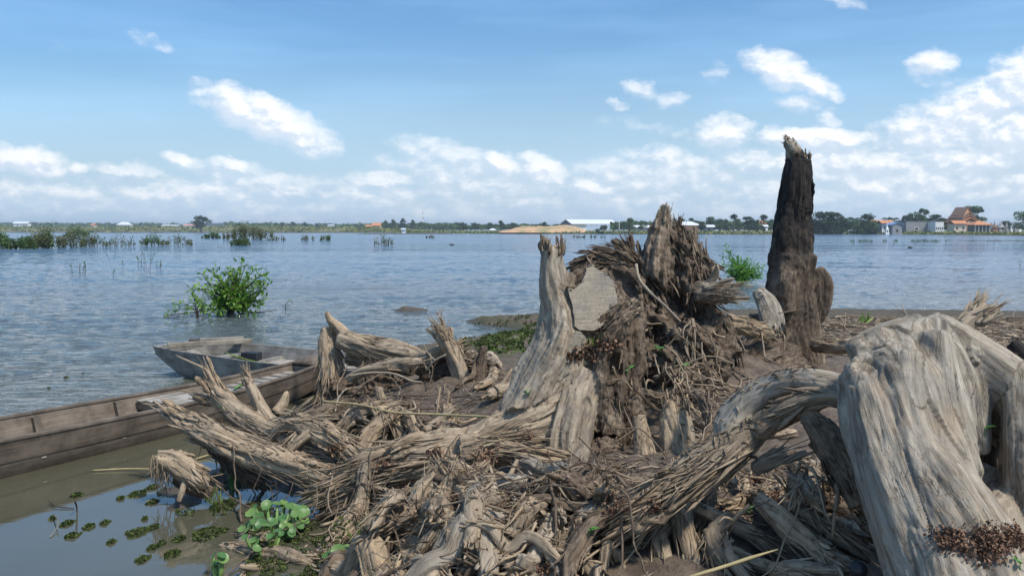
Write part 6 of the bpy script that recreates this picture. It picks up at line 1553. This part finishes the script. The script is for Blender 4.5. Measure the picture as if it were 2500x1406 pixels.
def covered(pl):
    # keep loose pieces off the faces of the big stumps
    for p in pl:
        x, y, z = p[:3]; t = (z - HC) / y; b = (t * CP + SP) / (CP - t * SP); v = 703 - b * FPX; u = 1250 + x / y * (CP + b * SP) * FPX
        if y < 4.75 and (1530 < u < 1700 and 960 < v < 1195 or 1230 < u < 1480 and 850 < v < 1130): return True
        if 1520 < u < 1900 and v < 1260 and z > .5 and y < 4.4: return True
        if 2030 < u and v > 900 and y < 3.3: return True
    return False
def where(zn, x, y, z):
    q = Z[zn]; t = (z - HC) / y; b = (t * CP + SP) / (CP - t * SP); v = 703 - b * FPX; u = 1250 + x / y * (CP + b * SP) * FPX
    a = (u - min(p[0] for p in q)) / (max(p[0] for p in q) - min(p[0] for p in q)); c = (v - min(p[1] for p in q)) / (max(p[1] for p in q) - min(p[1] for p in q))
    return [', far left', ', left of middle', ', at middle', ', right of middle', ', far right'][int(min(max(a, 0), .99) * 5)] + [' top', '', ' bottom'][int(min(max(c, 0), .99) * 3)]
rs = np.random.RandomState(101)
# medium splintered pieces
LBM = {'front': 'splintered root piece in the foreground pile', 'right': 'root piece in the lower right pile', 'mid': 'root piece between sawn stump and arched root',
       'back': 'root piece behind the long torn root', 'left': 'torn root piece over the weedy water'}
k_ = 0
for zn, cnt in (('front', 84), ('right', 64), ('mid', 34), ('back', 24), ('left', 8)):
    for _ in range(cnt):
        x, y, _z = zone(zn, rs); z, nn, ob_ = drop(x, y)
        if z > .7 or (zn == 'mid' and z > .42): continue
        r = rs.uniform(.02, .058) * (1 if rs.rand() < .8 else 1.25) * (1.1 if zn in ('back',) else 1); L = rs.uniform(.24, .7)
        pl = drape(x, y, rs.uniform(0, 6.28), L, r, lift=-.2 * r, wob=.28, rs=rs, maxz=1.0)
        if covered(pl): continue
        pl = [(p[0], p[1], p[2], r * f) for p, f in zip(pl, (.6, .95, 1.05, 1, .9, .8, .5))]
        ti = rs.randint(5); tn = [(.1, .15, 0), (.3, 0, 0), (.65, 0, 0), (.05, .6, 0), (.25, .1, 0)][ti]
        lb_ = ('thick ' if r > .044 else '') + ['pale tan ', 'light brown ', 'dark brown ', 'silver grey ', 'brown '][ti] + LBM[zn] + where(zn, x, y, z)
        t = Tube(pl, pix=False, tone=tn, torn=(.06, .06), lob=.28)
        k_ += 1
        e = thing('broken_root', lb_, 'driftwood', tuple(t.C[len(t.C) // 2, :3]), 'broken root pieces in the ' + zn + ' of the pile')
        wood_body('root_body', [t], .008, e, seed=300 + k_, amp=1.3)
        strips('splinters', flakes(t, 22, .14, .014) + fringe(t, 0, .15, 7, .08, .014, .06, -1) + fringe(t, .85, 1, 7, .08, .014, .06, 1), e)
bpy.context.view_layer.update(); _dg = bpy.context.evaluated_depsgraph_get()
# single twigs and thin roots
LBT = {'front': 'root twig on the foreground pile', 'right': 'root twig on the lower right pile', 'mid': 'thin root between sawn stump and arched root',
       'back': 'thin root behind the long torn root', 'left': 'root twig about the torn left log', 'bank': 'dry stalk on the far right bank', 'slope': 'thin root on slope by the charred trunk', 'bankl': 'dry stalk on the bank beside charred trunk'}
k_ = 0
for zn, cnt in (('front', 48), ('right', 70), ('mid', 60), ('back', 70), ('left', 28), ('bank', 34), ('bankl', 20), ('slope', 34)):
    for _ in range(cnt):
        x, y, _z = zone(zn, rs, .25)
        far = zn in ('bank', 'bankl')
        r = rs.uniform(.0025, .010) * (2 if far else 1); L = rs.uniform(.2, .8) * (1.8 if far else 1)
        mz = 1.0 if zn != 'left' else .6
        pl = drape(x, y, rs.uniform(0, 6.28), L, r, lift=.004 + .05 * rs.rand() ** 3, wob=.4, rs=rs, maxz=mz)
        if covered(pl) and rs.rand() < .75: continue
        if rs.rand() < .3: pl[-1][2] += rs.uniform(.05, .22); pl[-2][2] += .04
        fk = []
        if rs.rand() < .4:
            b = pl[3]; d = rs.normal(size=3) * .12; d[2] = abs(d[2]) * .5
            fk = [[tuple(b), (b[0] + d[0] * .6, b[1] + d[1] * .6, b[2] + d[2] * .4, b[3] * .6), (b[0] + d[0], b[1] + d[1], b[2] + d[2], b[3] * .3)]]
        k_ += 1
        ti = rs.randint(5); tn = [(.1, .1, 0), (.35, .1, 0), (.7, 0, 0), (0, .5, 0), (.95, 0, 0)][ti]
        lb_ = ('long ' if L > .6 else 'short ' if L < .35 else '') + ['pale ', 'tan ', 'brown ', 'grey ', 'dark '][ti] + ('forked ' if fk else '') + LBT[zn] + where(zn, x, y, pl[0][2])
        me = twig_mesh('root_twig', [tuple(p) for p in pl], tn, fk, ns=5, step=.035, wig=.02, seed=k_)
        tag(link_mesh('root_twig', me, m_wood), lb_, 'twig', 'thin twigs in the ' + zn + ' of the scene')
# fine litter nobody could count
it = []
for zn, cnt in (('front', 1100), ('right', 1500), ('mid', 700), ('back', 700), ('left', 400), ('bank', 5200), ('bankl', 1200), ('slope', 900)):
    for _ in range(cnt):
        x, y, _z = zone(zn, rs, .25); z, nn, ob_ = drop(x, y, 1.3)
        if z < .01: continue
        far = zn in ('bank', 'bankl'); L = rs.uniform(.015, .09) * (3.4 if far else 1); w_ = rs.uniform(.003, .011) * (2.6 if far else 1)
        a = rs.uniform(0, 6.28); d = Vector((math.cos(a), math.sin(a), rs.normal() * .25)); d = d - nn * d.dot(nn) * .8; p = Vector((x, y, z + .004))
        it.append(([p - d * L * .5, p + Vector((0, 0, rs.rand() * .012)), p + d * L * .5], w_, w_ * .5, [(.4, .1, 0), (.6, 0, 0), (1, 0, 0), (0, .5, 0)][rs.randint(4)]))
tag(strips('wood_litter', it, k=4), kind='stuff')
# dry reddish leaf crumbs in the crevices
m_crumb = leaf_mat('dry_leaf_crumbs', (.07, .035, .022), (.26, .155, .10), .0, .9)
def crumbs(u, v, r, n, label):
    p, nn = aim(u, v); Y = p.y; R_ = M(r, Y); rs_ = np.random.RandomState(int(u + v)); pos = []
    for _ in range(n):
        q, n2 = aim(u + rs_.normal() * r * .5, v + rs_.normal() * r * .38)
        if abs(q.y - Y) < R_ * 1.3 + .03: pos.append(np.array(q) + np.array(n2) * rs_.rand() * .016)
    if not pos: return
    e = cards('leaf_litter_clump', pos, .0016 * Y * rs_.uniform(1.0, 3.2, len(pos)) + .004, m_crumb, rs=rs_, asp=.8)
    tag(e, label, 'leaf litter', 'clumps of dry brown leaf crumbs')
for u, v, r, n, lb in [(1405, 868, 22, 130, 'brown leaf crumbs on the ledge under the lower sawn face'), (1450, 855, 34, 200, 'brown leaf crumbs heaped on top of the dark bark ledge'), (1490, 840, 26, 130, 'brown leaf crumbs at the right end of the dark bark ledge'),
                       (1185, 1115, 30, 220, 'large clump of dry leaf crumbs on the curved root'), (1065, 1110, 20, 110, 'leaf crumbs on the long torn root'), (935, 1128, 22, 120, 'leaf crumbs where the left logs cross'), (820, 1095, 18, 90, 'leaf crumbs on the looping root hump'), (1290, 1062, 18, 90, 'leaf crumbs on the smooth foot of the sawn stump'),
                       (1850, 1170, 28, 170, 'leaf crumbs below the arched grey root'), (1890, 1215, 24, 140, 'leaf crumbs spilling down by the tapering root log'), (2320, 1318, 40, 520, 'reddish crumbs at the left foot of the silver stump hollow'), (2410, 1330, 55, 900, 'widest patch of reddish crumbs low on the silver stump'), (2480, 1310, 40, 520, 'reddish crumbs at the right edge low on the silver stump'),
                       (1105, 1215, 18, 90, 'leaf crumbs on the upright splintered root block'), (1330, 1390, 20, 110, 'leaf crumbs at the bottom edge beside the dark hollow'), (1500, 1230, 30, 170, 'leaf crumbs in the soil under the split stump'), (1600, 1240, 26, 130, 'leaf crumbs left of the tripod root')]:
    crumbs(u, v, r, n, lb)

# the bundle of thin roots spilling from between the stumps
rs = np.random.RandomState(404)
for k in range(30):
    a = np.array(P(rs.uniform(1580, 1690), rs.uniform(900, 965), rs.uniform(5.5, 5.9))); b = np.array(P(rs.uniform(1640, 1840), rs.uniform(900, 1060), rs.uniform(5.0, 5.8)))
    m_ = (a + b) / 2 + rs.normal(size=3) * .07 + (0, 0, rs.uniform(.02, .16)); r = rs.uniform(.004, .010); pl = []
    for q_ in (a, a * .5 + m_ * .5 + rs.normal(size=3) * .02, m_, m_ * .4 + b * .6 + rs.normal(size=3) * .03, b):
        z, nn, o_ = drop(q_[0], q_[1], 1.2); pl.append((q_[0], q_[1], max(q_[2], z + r), r * (1 - .08 * len(pl))))
    ti = rs.randint(4); tn = [(.2, .1, 0), (.4, .1, 0), (.7, 0, 0), (0, .4, 0)][ti]
    tag(link_mesh('root_strand', twig_mesh('root_strand', pl, tn, ns=6, wig=.03, seed=k + 900), m_wood), ['light brown', 'tan', 'dark brown', 'greyish'][ti] + ' strand of the root bundle below the shaggy stump, ' + ['upper left', 'lower left', 'upper right', 'lower right'][(a[0] + b[0] > 2.28) * 2 + (a[2] + b[2] < .95)] + ' part', 'root', 'thin root bundle right of the sawn stump')

# ---- single sticks one can pick out
def stick(name, label, cat, pl, m=None, tone=(0, .3, 0), forks=(), seed=1, ns=6):
    pts = [(*P(u, v, Y), r) for (u, v, Y, r) in pl]
    fk = [[(*P(u, v, Y), r) for (u, v, Y, r) in f] for f in forks]
    return tag(link_mesh(name, twig_mesh(name, pts, tone, fk, ns=ns, seed=seed), m or m_wood), label, cat)
stick('cane', 'long yellowish cane lying across the dark gap toward the sawn stump', 'cane', [(788, 979, 5.9, .008), (880, 988, 5.75, .008), (960, 1006, 5.6, .008), (1080, 1012, 5.4, .0085), (1195, 1017, 5.15, .008)], m_yreed)
stick('branch', 'pale crooked branch leaning down across the dark shaggy stump', 'branch', [(1553, 645, 6.05, .011), (1560, 680, 6.0, .012), (1585, 712, 5.98, .011), (1625, 748, 5.95, .009), (1662, 786, 5.92, .007)], tone=(0, .6, 0), seed=4)
stick('twig', 'pale twig rising from the frayed root over the canoe', 'twig', [(430, 868, 5.75, .005), (470, 886, 5.7, .009), (505, 905, 5.66, .011), (528, 945, 5.62, .012)], tone=(0, .3, 0), seed=5)
stick('branch', 'straight branch standing on the foreground pile left of the dark hollow', 'branch', [(1122, 1340, 3.9, .010), (1160, 1290, 3.95, .012), (1205, 1240, 4.0, .014), (1245, 1160, 4.1, .015), (1262, 1125, 4.2, .012)], tone=(.1, .1, 0), seed=6)
stick('branch', 'branch pointing down right from the curved root', 'branch', [(1208, 1165, 4.35, .009), (1240, 1178, 4.3, .010), (1275, 1205, 4.22, .010), (1300, 1222, 4.18, .008)], tone=(0, .5, 0), seed=7)
stick('root_strand', 'thin dark root looped across the pale split stubs', 'root', [(1510, 1048, 4.6, .004), (1560, 1045, 4.58, .005), (1590, 1070, 4.55, .005), (1620, 1105, 4.5, .005), (1645, 1140, 4.45, .004)], tone=(.6, .1, 0), seed=8)
stick('root_strand', 'long thin root arching from the root bundle to the leaning grey stub', 'root', [(1690, 880, 6.0, .006), (1740, 840, 6.3, .007), (1800, 810, 6.7, .008), (1850, 795, 7.0, .008)], tone=(.3, .2, 0), seed=9)
stick('root_strand', 'second thin arching root just below the first by the grey stub', 'root', [(1720, 905, 5.9, .006), (1712, 870, 6.1, .007), (1750, 845, 6.4, .007), (1830, 805, 6.8, .007)], tone=(.1, .4, 0), seed=10)
stick('twig', 'crooked fine twig hanging in front of the charred trunk foot', 'twig', [(1890, 800, 7.0, .005), (1912, 815, 7.0, .004), (1915, 850, 7.0, .004), (1908, 875, 7.0, .003)], tone=(0, .5, 0), seed=11)
stick('twig', 'thin stick reaching right from the leaning grey stub', 'twig', [(1895, 765, 7.05, .005), (1930, 760, 7.0, .005), (1965, 752, 6.95, .003)], tone=(0, .4, 0), seed=12)
stick('branch', 'curved white root strand left of the root plate at the back', 'root', [(850, 918, 7.0, .009), (900, 910, 7.0, .010), (960, 912, 6.95, .010), (1005, 930, 6.9, .009), (1030, 932, 6.9, .006)], tone=(0, .5, 0), seed=13)
stick('twig', 'forked twig with curling tips left of the frayed prong at the back', 'twig', [(1040, 905, 7.15, .008), (1062, 880, 7.1, .009), (1090, 865, 7.1, .007)], tone=(0, .5, 0), forks=[[(1062, 880, 7.1, .008), (1045, 862, 7.1, .006), (1036, 842, 7.1, .004), (1048, 858, 7.12, .003)]], seed=14)
stick('branch', 'dark straight branch leaning between the back stump and the sawn stump', 'branch', [(1196, 990, 6.4, .018), (1218, 950, 6.5, .018), (1250, 900, 6.6, .012)], tone=(.4, .1, 0), seed=15)
stick('branch', 'thin vertical root in the dark gap, left of a pair', 'root', [(1075, 945, 6.3, .006), (1070, 980, 6.25, .007), (1066, 1018, 6.2, .006)], tone=(.2, .2, 0), seed=16)
stick('branch', 'thin vertical root in the dark gap, right of a pair', 'root', [(1096, 955, 6.2, .008), (1092, 990, 6.15, .008), (1095, 1030, 6.1, .006)], tone=(.2, .2, 0), seed=17)
stick('branch', 'bent branch forming a hoop before the right part of the pile', 'branch', [(1630, 1165, 3.8, .009), (1700, 1162, 3.75, .009), (1745, 1172, 3.7, .007)], tone=(0, .2, 0), seed=18)
stick('branch', 'forked pale twig lying in the lower right near the grey offcut', 'twig', [(1760, 1300, 3.3, .007), (1790, 1270, 3.28, .008), (1830, 1232, 3.25, .009)], tone=(0, .1, 0), forks=[[(1790, 1270, 3.28, .007), (1768, 1262, 3.27, .005), (1752, 1280, 3.26, .004)]], seed=19)
stick('branch', 'slender straight stick crossing the lower right of the pile', 'branch', [(1505, 1395, 3.4, .006), (1550, 1340, 3.45, .007), (1580, 1290, 3.5, .007), (1590, 1262, 3.5, .005)], tone=(0, .2, 0), seed=20)
stick('branch', 'second slender stick leaning right of the first in the lower pile', 'branch', [(1530, 1400, 3.4, .009), (1510, 1350, 3.45, .010), (1475, 1295, 3.5, .009)], tone=(.1, .4, 0), seed=21)
stick('branch', 'thin vertical stem in the hollow left of the silver stump', 'twig', [(2032, 1310, 3.0, .005), (2038, 1250, 3.02, .006), (2045, 1190, 3.05, .005)], tone=(.2, .2, 0), seed=22)
stick('twig', 'fallen twig floating on the calm water near the left weed clumps', 'twig', [(122, 1222, 0, 0)], tone=(.8, 0, 0)) if False else None
def wstick(label, pl, r=.004, name='floating_twig', m=None, tone=(.8, 0, .3)):
    pts = [(*G(u, v, z), r) for (u, v, z) in pl]
    tag(link_mesh(name, twig_mesh(name, pts, tone, ns=5, step=.02), m or m_wood), label, 'twig')
wstick('thin bent twig lying on the calm water near the left weed clumps', [(120, 1223, .02), (142, 1236, .01), (180, 1240, .005)])
wstick('short upright twig poking out of the calm water at left', [(183, 1222, .10), (188, 1240, .02), (190, 1262, -.03)], .005)
wstick('pale curved straw among the left weed clumps', [(122, 1310, .005), (140, 1285, .02), (142, 1268, .05), (132, 1258, .02)], .003, tone=(0, .6, 0))
wstick('yellow straw floating in front of the canoe', [(225, 1148, .01), (300, 1144, .012), (364, 1144, .02)], .005, 'straw', m_yreed)
wstick('yellow straw running from the small stub to the torn log', [(478, 1120, .01), (510, 1110, .02), (560, 1100, .06)], .006, 'straw', m_yreed)
wstick('thin reed reaching from the weeds toward the mud clump at left', [(355, 1224, .01), (430, 1205, .04), (500, 1190, .12)], .003, 'straw', m_yreed)
tag(link_mesh('dry_reed_blade', twig_mesh('dry_reed_blade', [(*P(1670, 1412, 3.0), .006), (*P(1760, 1385, 3.0), .008), (*P(1830, 1362, 3.0), .007), (*P(1900, 1340, 3.0), .003)], ns=4), m_yreed), 'broad golden dry reed blade slanting across the bottom right', 'reed')
wstick('straight pale straw across the small stub and weeds', [(430, 1168, .18), (500, 1165, .17), (560, 1152, .15), (600, 1130, .14)], .004, 'straw', tone=(.2, .5, 0))

# ------------------------------------------------------------------ water plants
m_hy = leaf_mat('hyacinth_leaf', (.06, .15, .05), (.17, .27, .08), .2, .4)
m_pet = flat_mat('hyacinth_stem', (.14, .24, .07), .5, .2, 20)
def hyacinth(u, v, rpx, n, label, seed, lr=.033):
    rs = np.random.RandomState(seed); b = np.array(G(u, v)); e = tag(empty('water_hyacinth', tuple(b)), label, 'water plant', 'water hyacinths')
    R_ = M(rpx, b[1]); V = []; F = []; pet = []
    for k in range(n):
        a = rs.uniform(0, 6.28); d = R_ * rs.rand() ** .55
        c = b + np.array([math.cos(a) * d, math.sin(a) * d * 1.5, rs.uniform(.05, .13)]); r = lr * rs.uniform(.65, 1.15)
        nrm = np.array([math.cos(a) * .5 + rs.normal() * .35, math.sin(a) * .3 - .55 + rs.normal() * .3, 1.0]); nrm /= np.linalg.norm(nrm)
        tx = np.cross(nrm, (rs.normal(), rs.normal(), .1)); tx /= np.linalg.norm(tx); ty = np.cross(nrm, tx)
        k0 = len(V); V.append(c - nrm * r * .18)
        for ring, f in ((10, .55), (10, 1.0)):
            for j in range(ring):
                t = 6.283 * j / ring; q = f * (1 - .28 * math.cos(t) ** 8 * (math.cos(t) < 0)) * (1 + .1 * math.cos(t))
                V.append(c + (tx * math.cos(t) + ty * math.sin(t) * .92) * r * q + nrm * r * (.12 * (f - .6)) - nrm * r * .1 * (1 - f))
        for j in range(10): F.append([k0, k0 + 1 + j, k0 + 1 + (j + 1) % 10]); F.append([k0 + 1 + j, k0 + 11 + j, k0 + 11 + (j + 1) % 10]); F.append([k0 + 1 + j, k0 + 11 + (j + 1) % 10, k0 + 1 + (j + 1) % 10])
        g0 = b + np.array([math.cos(a) * d * .5, math.sin(a) * d * .7, -.01]); pet.append([(*g0, .006), (*(g0 * .5 + c * .5 + (0, 0, -.01)), .010), (*(c - nrm * r * .18), .004)])
    link_mesh('leaf_blades', mesh_from('leaf_blades', V, F), m_hy, e)
    link_mesh('petioles', twig_mesh('petioles', pet[0], forks=pet[1:], ns=6, step=.015), m_pet, e)
hyacinth(668, 1302, 78, 46, 'large patch of round leaved water hyacinth in the dark foreground water', 1)
hyacinth(650, 1345, 50, 12, 'smaller hyacinth rosette just below the large patch', 2, .03)
hyacinth(905, 1298, 14, 3, 'two leaved hyacinth sprout left of the thick broken root', 3, .035)
hyacinth(828, 1398, 30, 7, 'pale hyacinth rosette at the bottom edge by the tall grass', 4, .036)
hyacinth(528, 1408, 26, 6, 'bright hyacinth leaves cut by the bottom edge at left', 5, .028)
hyacinth(563, 1192, 18, 5, 'small bright yellow green rosette beside the small stub', 6, .035)
m_weed = leaf_mat('floating_weed_leaf', (.012, .022, .006), (.085, .11, .02), .1, .6)
def weed(u, v, r, label, n=None, asp=.45, name='floating_weed'):
    b = np.array(G(u, v)); R_ = M(r * .82, b[1]); rs = np.random.RandomState(int(u * 3 + v)); n = n or int(r * 9); pos = []
    for _ in range(n):
        a = rs.uniform(0, 6.28); d = rs.rand() ** .5 * (1 + .45 * perlin(np.array([[math.cos(a) * 1.6 + u, math.sin(a) * 1.6, .5]]))[0])
        pos.append(b + np.array([math.cos(a) * d * R_, math.sin(a) * d * R_ * 1.5, .003 + .018 * (1 - min(d, 1) ** 2) * rs.rand()]))
    e = cards(name, pos, rs.uniform(.008, .02, n), m_weed, rs=rs, asp=.9)
    tag(e, label, 'floating weed', 'clumps of floating weed on the still water')
WL = 'small dark clump of floating weed on the calm water at left'
for u, v, r, lb in [(186, 1210, 15, 'faint brownish weed clump nearest the edge of the canoe reflection'), (294, 1217, 12, WL), (338, 1206, 24, 'ragged weed clump just left of the small stub'), (372, 1190, 18, 'weed clump under the hanging fibres of the small stub'), (164, 1278, 17, 'tall narrow weed clump beside the pale curved straw'),
                    (176, 1309, 19, 'flat weed clump just below the narrow one at left'), (218, 1286, 16, WL), (256, 1277, 14, WL), (354, 1267, 9, WL), (272, 1324, 11, 'round isolated weed clump at lower left'), (335, 1300, 30, 'widest dark weed clump in the calm water'), (374, 1288, 18, WL), (372, 1338, 16, WL), (394, 1328, 12, WL),
                    (348, 1366, 19, 'bright green weed clump nearest the bottom left'), (438, 1317, 18, WL), (420, 1353, 23, 'oval weed clump at the bottom left of the hyacinths'), (504, 1304, 42, 'long brown weed mat pointing at the hyacinths'), (545, 1296, 16, WL), (128, 1266, 9, WL), (400, 1200, 18, WL), (372, 1226, 16, WL), (162, 922, 8, 'tiny dark weed clump on the open water left of the grey boat'), (203, 914, 4, 'speck of weed beyond the tiny clump on the open water'), (120, 948, 5, 'speck of weed nearer the canoe on the open water'),
                    (545, 1235, 42, 'weed clump with grass growing from it near the mud clump')]:
    weed(u, v, r, lb)
# the weedy mat between the roots
pos = []; rs = np.random.RandomState(55)
for _ in range(17000):
    u, v = rs.uniform(430, 1010), rs.uniform(1165, 1410)
    if u < 600 and v > 1260: continue
    if perlin(np.array([[u * .022, v * .035, .4]]))[0] + .5 * perlin(np.array([[u * .06, v * .1, 2.4]]))[0] < (.12 if v < 1260 else -.08 - (u - 700) * .0006): continue
    p = G(u, v); z, nn, ob_ = drop(p[0], p[1], .3)
    if z < .12: pos.append((p[0], p[1], max(z, 0) + .003 + rs.rand() * .015))
tag(cards('weed_mat', pos, rs.uniform(.008, .02, len(pos)), m_weed, rs=rs, asp=.9), kind='stuff')
# algae and grass on the spit behind
pos = []
for _ in range(9000):
    u, v = rs.uniform(1120, 1345), rs.uniform(778, 900)
    n_ = perlin(np.array([[u * .03, v * .07, 6.4]]))[0] + .6 * perlin(np.array([[u * .1, v * .2, 1.4]]))[0]
    if n_ < .05: continue
    p = G(u, v, .1); z = gz(p[0], p[1])
    if z > -.01: pos.append((p[0], p[1], max(z, 0) + .01 + rs.rand() * .02))
tag(cards('shore_algae', pos, rs.uniform(.02, .05, len(pos)), m_weed, rs=rs, asp=.9), kind='stuff')
m_grass = leaf_mat('grass_blade', (.09, .16, .03), (.22, .30, .07), .2)
def tuft(u, v, n, hh, label, seed, spread=.05, z=None, lean=.35, m=m_grass, wd=.007):
    rs = np.random.RandomState(seed); b = np.array(G(u, v)) if z is None else np.array(aim(u, v)[0])
    pos = b + rs.normal(size=(n, 3)) * (spread, spread, 0); dr = np.stack([rs.normal(size=n) * lean, rs.normal(size=n) * lean * .7, np.ones(n)], 1)
    e = leaves('grass_tuft', pos, dr, rs.normal(size=(n, 3)), hh * rs.uniform(.5, 1.1, n), wd, m, droop=.3)
    tag(e, label, 'grass', 'grass tufts')
tuft(885, 1400, 26, .26, 'tall green grass tuft at the bottom beside the thick broken root', 1, .035, wd=.009)
tuft(920, 1380, 10, .22, 'thin grass blades right of the tall tuft', 2, .03)
tuft(530, 1235, 22, .14, 'fine grass tuft growing from the weed clump by the mud', 3, .02, wd=.004)
tuft(1440, 845, 26, .10, 'green grass sprouting on the bark ledge of the sawn stump', 4, .03, z=1, lean=.9)
tuft(2110, 790, 12, .2, 'green weed on the skyline of the bank right of the charred trunk', 5, .06, z=1, lean=.8, wd=.03)
rs = np.random.RandomState(71); pos = []
for _ in range(900):
    u, v = rs.uniform(1190, 1335), rs.uniform(805, 905); p = G(u, v, .1); z = gz(p[0], p[1])
    if z > .03 and perlin(np.array([[p[0] * 1.5, p[1] * 1.5, 2.]]))[0] > -.05: pos.append((p[0], p[1], z))
pos = np.array(pos); tag(leaves('spit_grass', pos, rs.normal(size=(len(pos), 3)) * (.6, .6, .1) + (0, 0, .8), rs.normal(size=(len(pos), 3)), rs.uniform(.02, .06, len(pos)), .01, m_grass), kind='stuff')
stick('root_strand', 'pale curled root strand rising from the water by the tall grass', 'root', [(780, 1406, 4.0, .006), (800, 1370, 4.05, .007), (835, 1400, 4.1, .006)], tone=(0, .5, 0), seed=31)
stick('root_strand', 'second pale curled root strand left of the tall grass', 'root', [(760, 1375, 4.1, .005), (790, 1398, 4.1, .006), (812, 1410, 4.05, .005)], tone=(0, .5, 0), seed=32)
# seedlings
m_seed = leaf_mat('seedling_leaf', (.06, .19, .05), (.13, .32, .08), .2)
for k, (u, v, s_, lb) in enumerate([(1612, 868, .10, 'seedling in the soil below the shaggy stump'), (1665, 910, .09, 'seedling on the bundle of thin roots'), (1532, 918, .09, 'seedling beside the dark side of the sawn stump'), (1438, 1308, .06, 'tiny seedling in the soil right of the dark hollow'),
                                  (1552, 1350, .07, 'seedling low in the pile left of the tripod root'), (1292, 968, .05, 'tiny seedling in the cleft of the smooth stump foot'), (1830, 1255, .05, 'small seedling below the arched grey root'), (2405, 1062, .06, 'bright three leaved seedling in the hollow of the silver stump'),
                                  (2490, 1392, .05, 'seedling at the bottom right corner'), (1160, 1400, .07, 'dark round leaved seedling at the bottom edge'), (540, 1000, .05, 'tiny dull seedling on the frayed root'), (700, 812, .05, '')]):
    if not lb: continue
    rs = np.random.RandomState(600 + k); p = np.array(aim(u, v)[0]); n = 7
    e = tag(empty('seedling', tuple(p)), lb, 'plant', 'green seedlings')
    tip = p + (0, 0, s_ * .5)
    a = rs.uniform(0, 6.28, n)
    leaves('leaves', tip + rs.normal(size=(n, 3)) * .006, np.stack([np.cos(a), np.sin(a), rs.uniform(0, .7, n)], 1), np.tile((0, 0, 1), (n, 1)), s_ * rs.uniform(.4, .75, n), s_ * .27, m_seed, e)
    link_mesh('stem', twig_mesh('stem', [(*(p - (0, 0, .01)), .002), (*tip, .0015)], ns=4, step=.02), m_pet, e)
# a clear plastic bottle bottom and two empty cans' rims seen in the litter
m_pl = flat_mat('dull_plastic', (.35, .38, .40), .3, .15, 20, spec=.6)
def lathe(name, prof_, m, loc, rot=(0, 0, 0), n=18):
    V = [(r * math.cos(6.283 * k / n), r * math.sin(6.283 * k / n), z) for r, z in prof_ for k in range(n)]; F = []
    for i in range(len(prof_) - 1):
        for k in range(n): F.append([i * n + k, i * n + (k + 1) % n, (i + 1) * n + (k + 1) % n, (i + 1) * n + k])
    o = bpy.data.objects.new(name, mesh_from(name, V, F)); col.objects.link(o); o.data.materials.append(m); o.location = loc; o.rotation_euler = rot; return o
tag(lathe('plastic_bottle', [(.004, .012), (.014, .008), (.022, 0), (.03, .006), (.033, .03), (.033, .14), (.014, .18), (.012, .2)], m_pl, (*G(886, 1268)[:2], .012), (R(100), 0, R(20))), 'clear crumpled bottle bottom floating in the dark water', 'bottle')
p = P(2098, 1388, 2.95); tag(lathe('tin_can', [(.02, .02), (.026, 0), (.028, 0), (.03, .01), (.03, .1), (.004, .1)], flat_mat('black_tin', (.03, .03, .035), .35, .2, 20), p, (R(70), 0, R(-25))), 'dark open can lying at the foot of the silver stump', 'can')
w_o.hide_set(False)

# ------------------------------------------------------------------ air
m_hz = bpy.data.materials.new('haze'); m_hz.use_nodes = True; nt = m_hz.node_tree
for n in list(nt.nodes): nt.nodes.remove(n)
ou = nt.nodes.new('ShaderNodeOutputMaterial'); pv = nt.nodes.new('ShaderNodeVolumePrincipled')
pv.inputs['Color'].default_value = (.78, .88, 1, 1); pv.inputs['Density'].default_value = .0003; pv.inputs['Anisotropy'].default_value = .2
lk(nt, pv.outputs[0], ou.inputs['Volume'])
V, F = bx_(0, 2150, 16, 9000, 4500, 44)
tag(link_mesh('haze', mesh_from('haze', V, F, False), m_hz), kind='stuff')
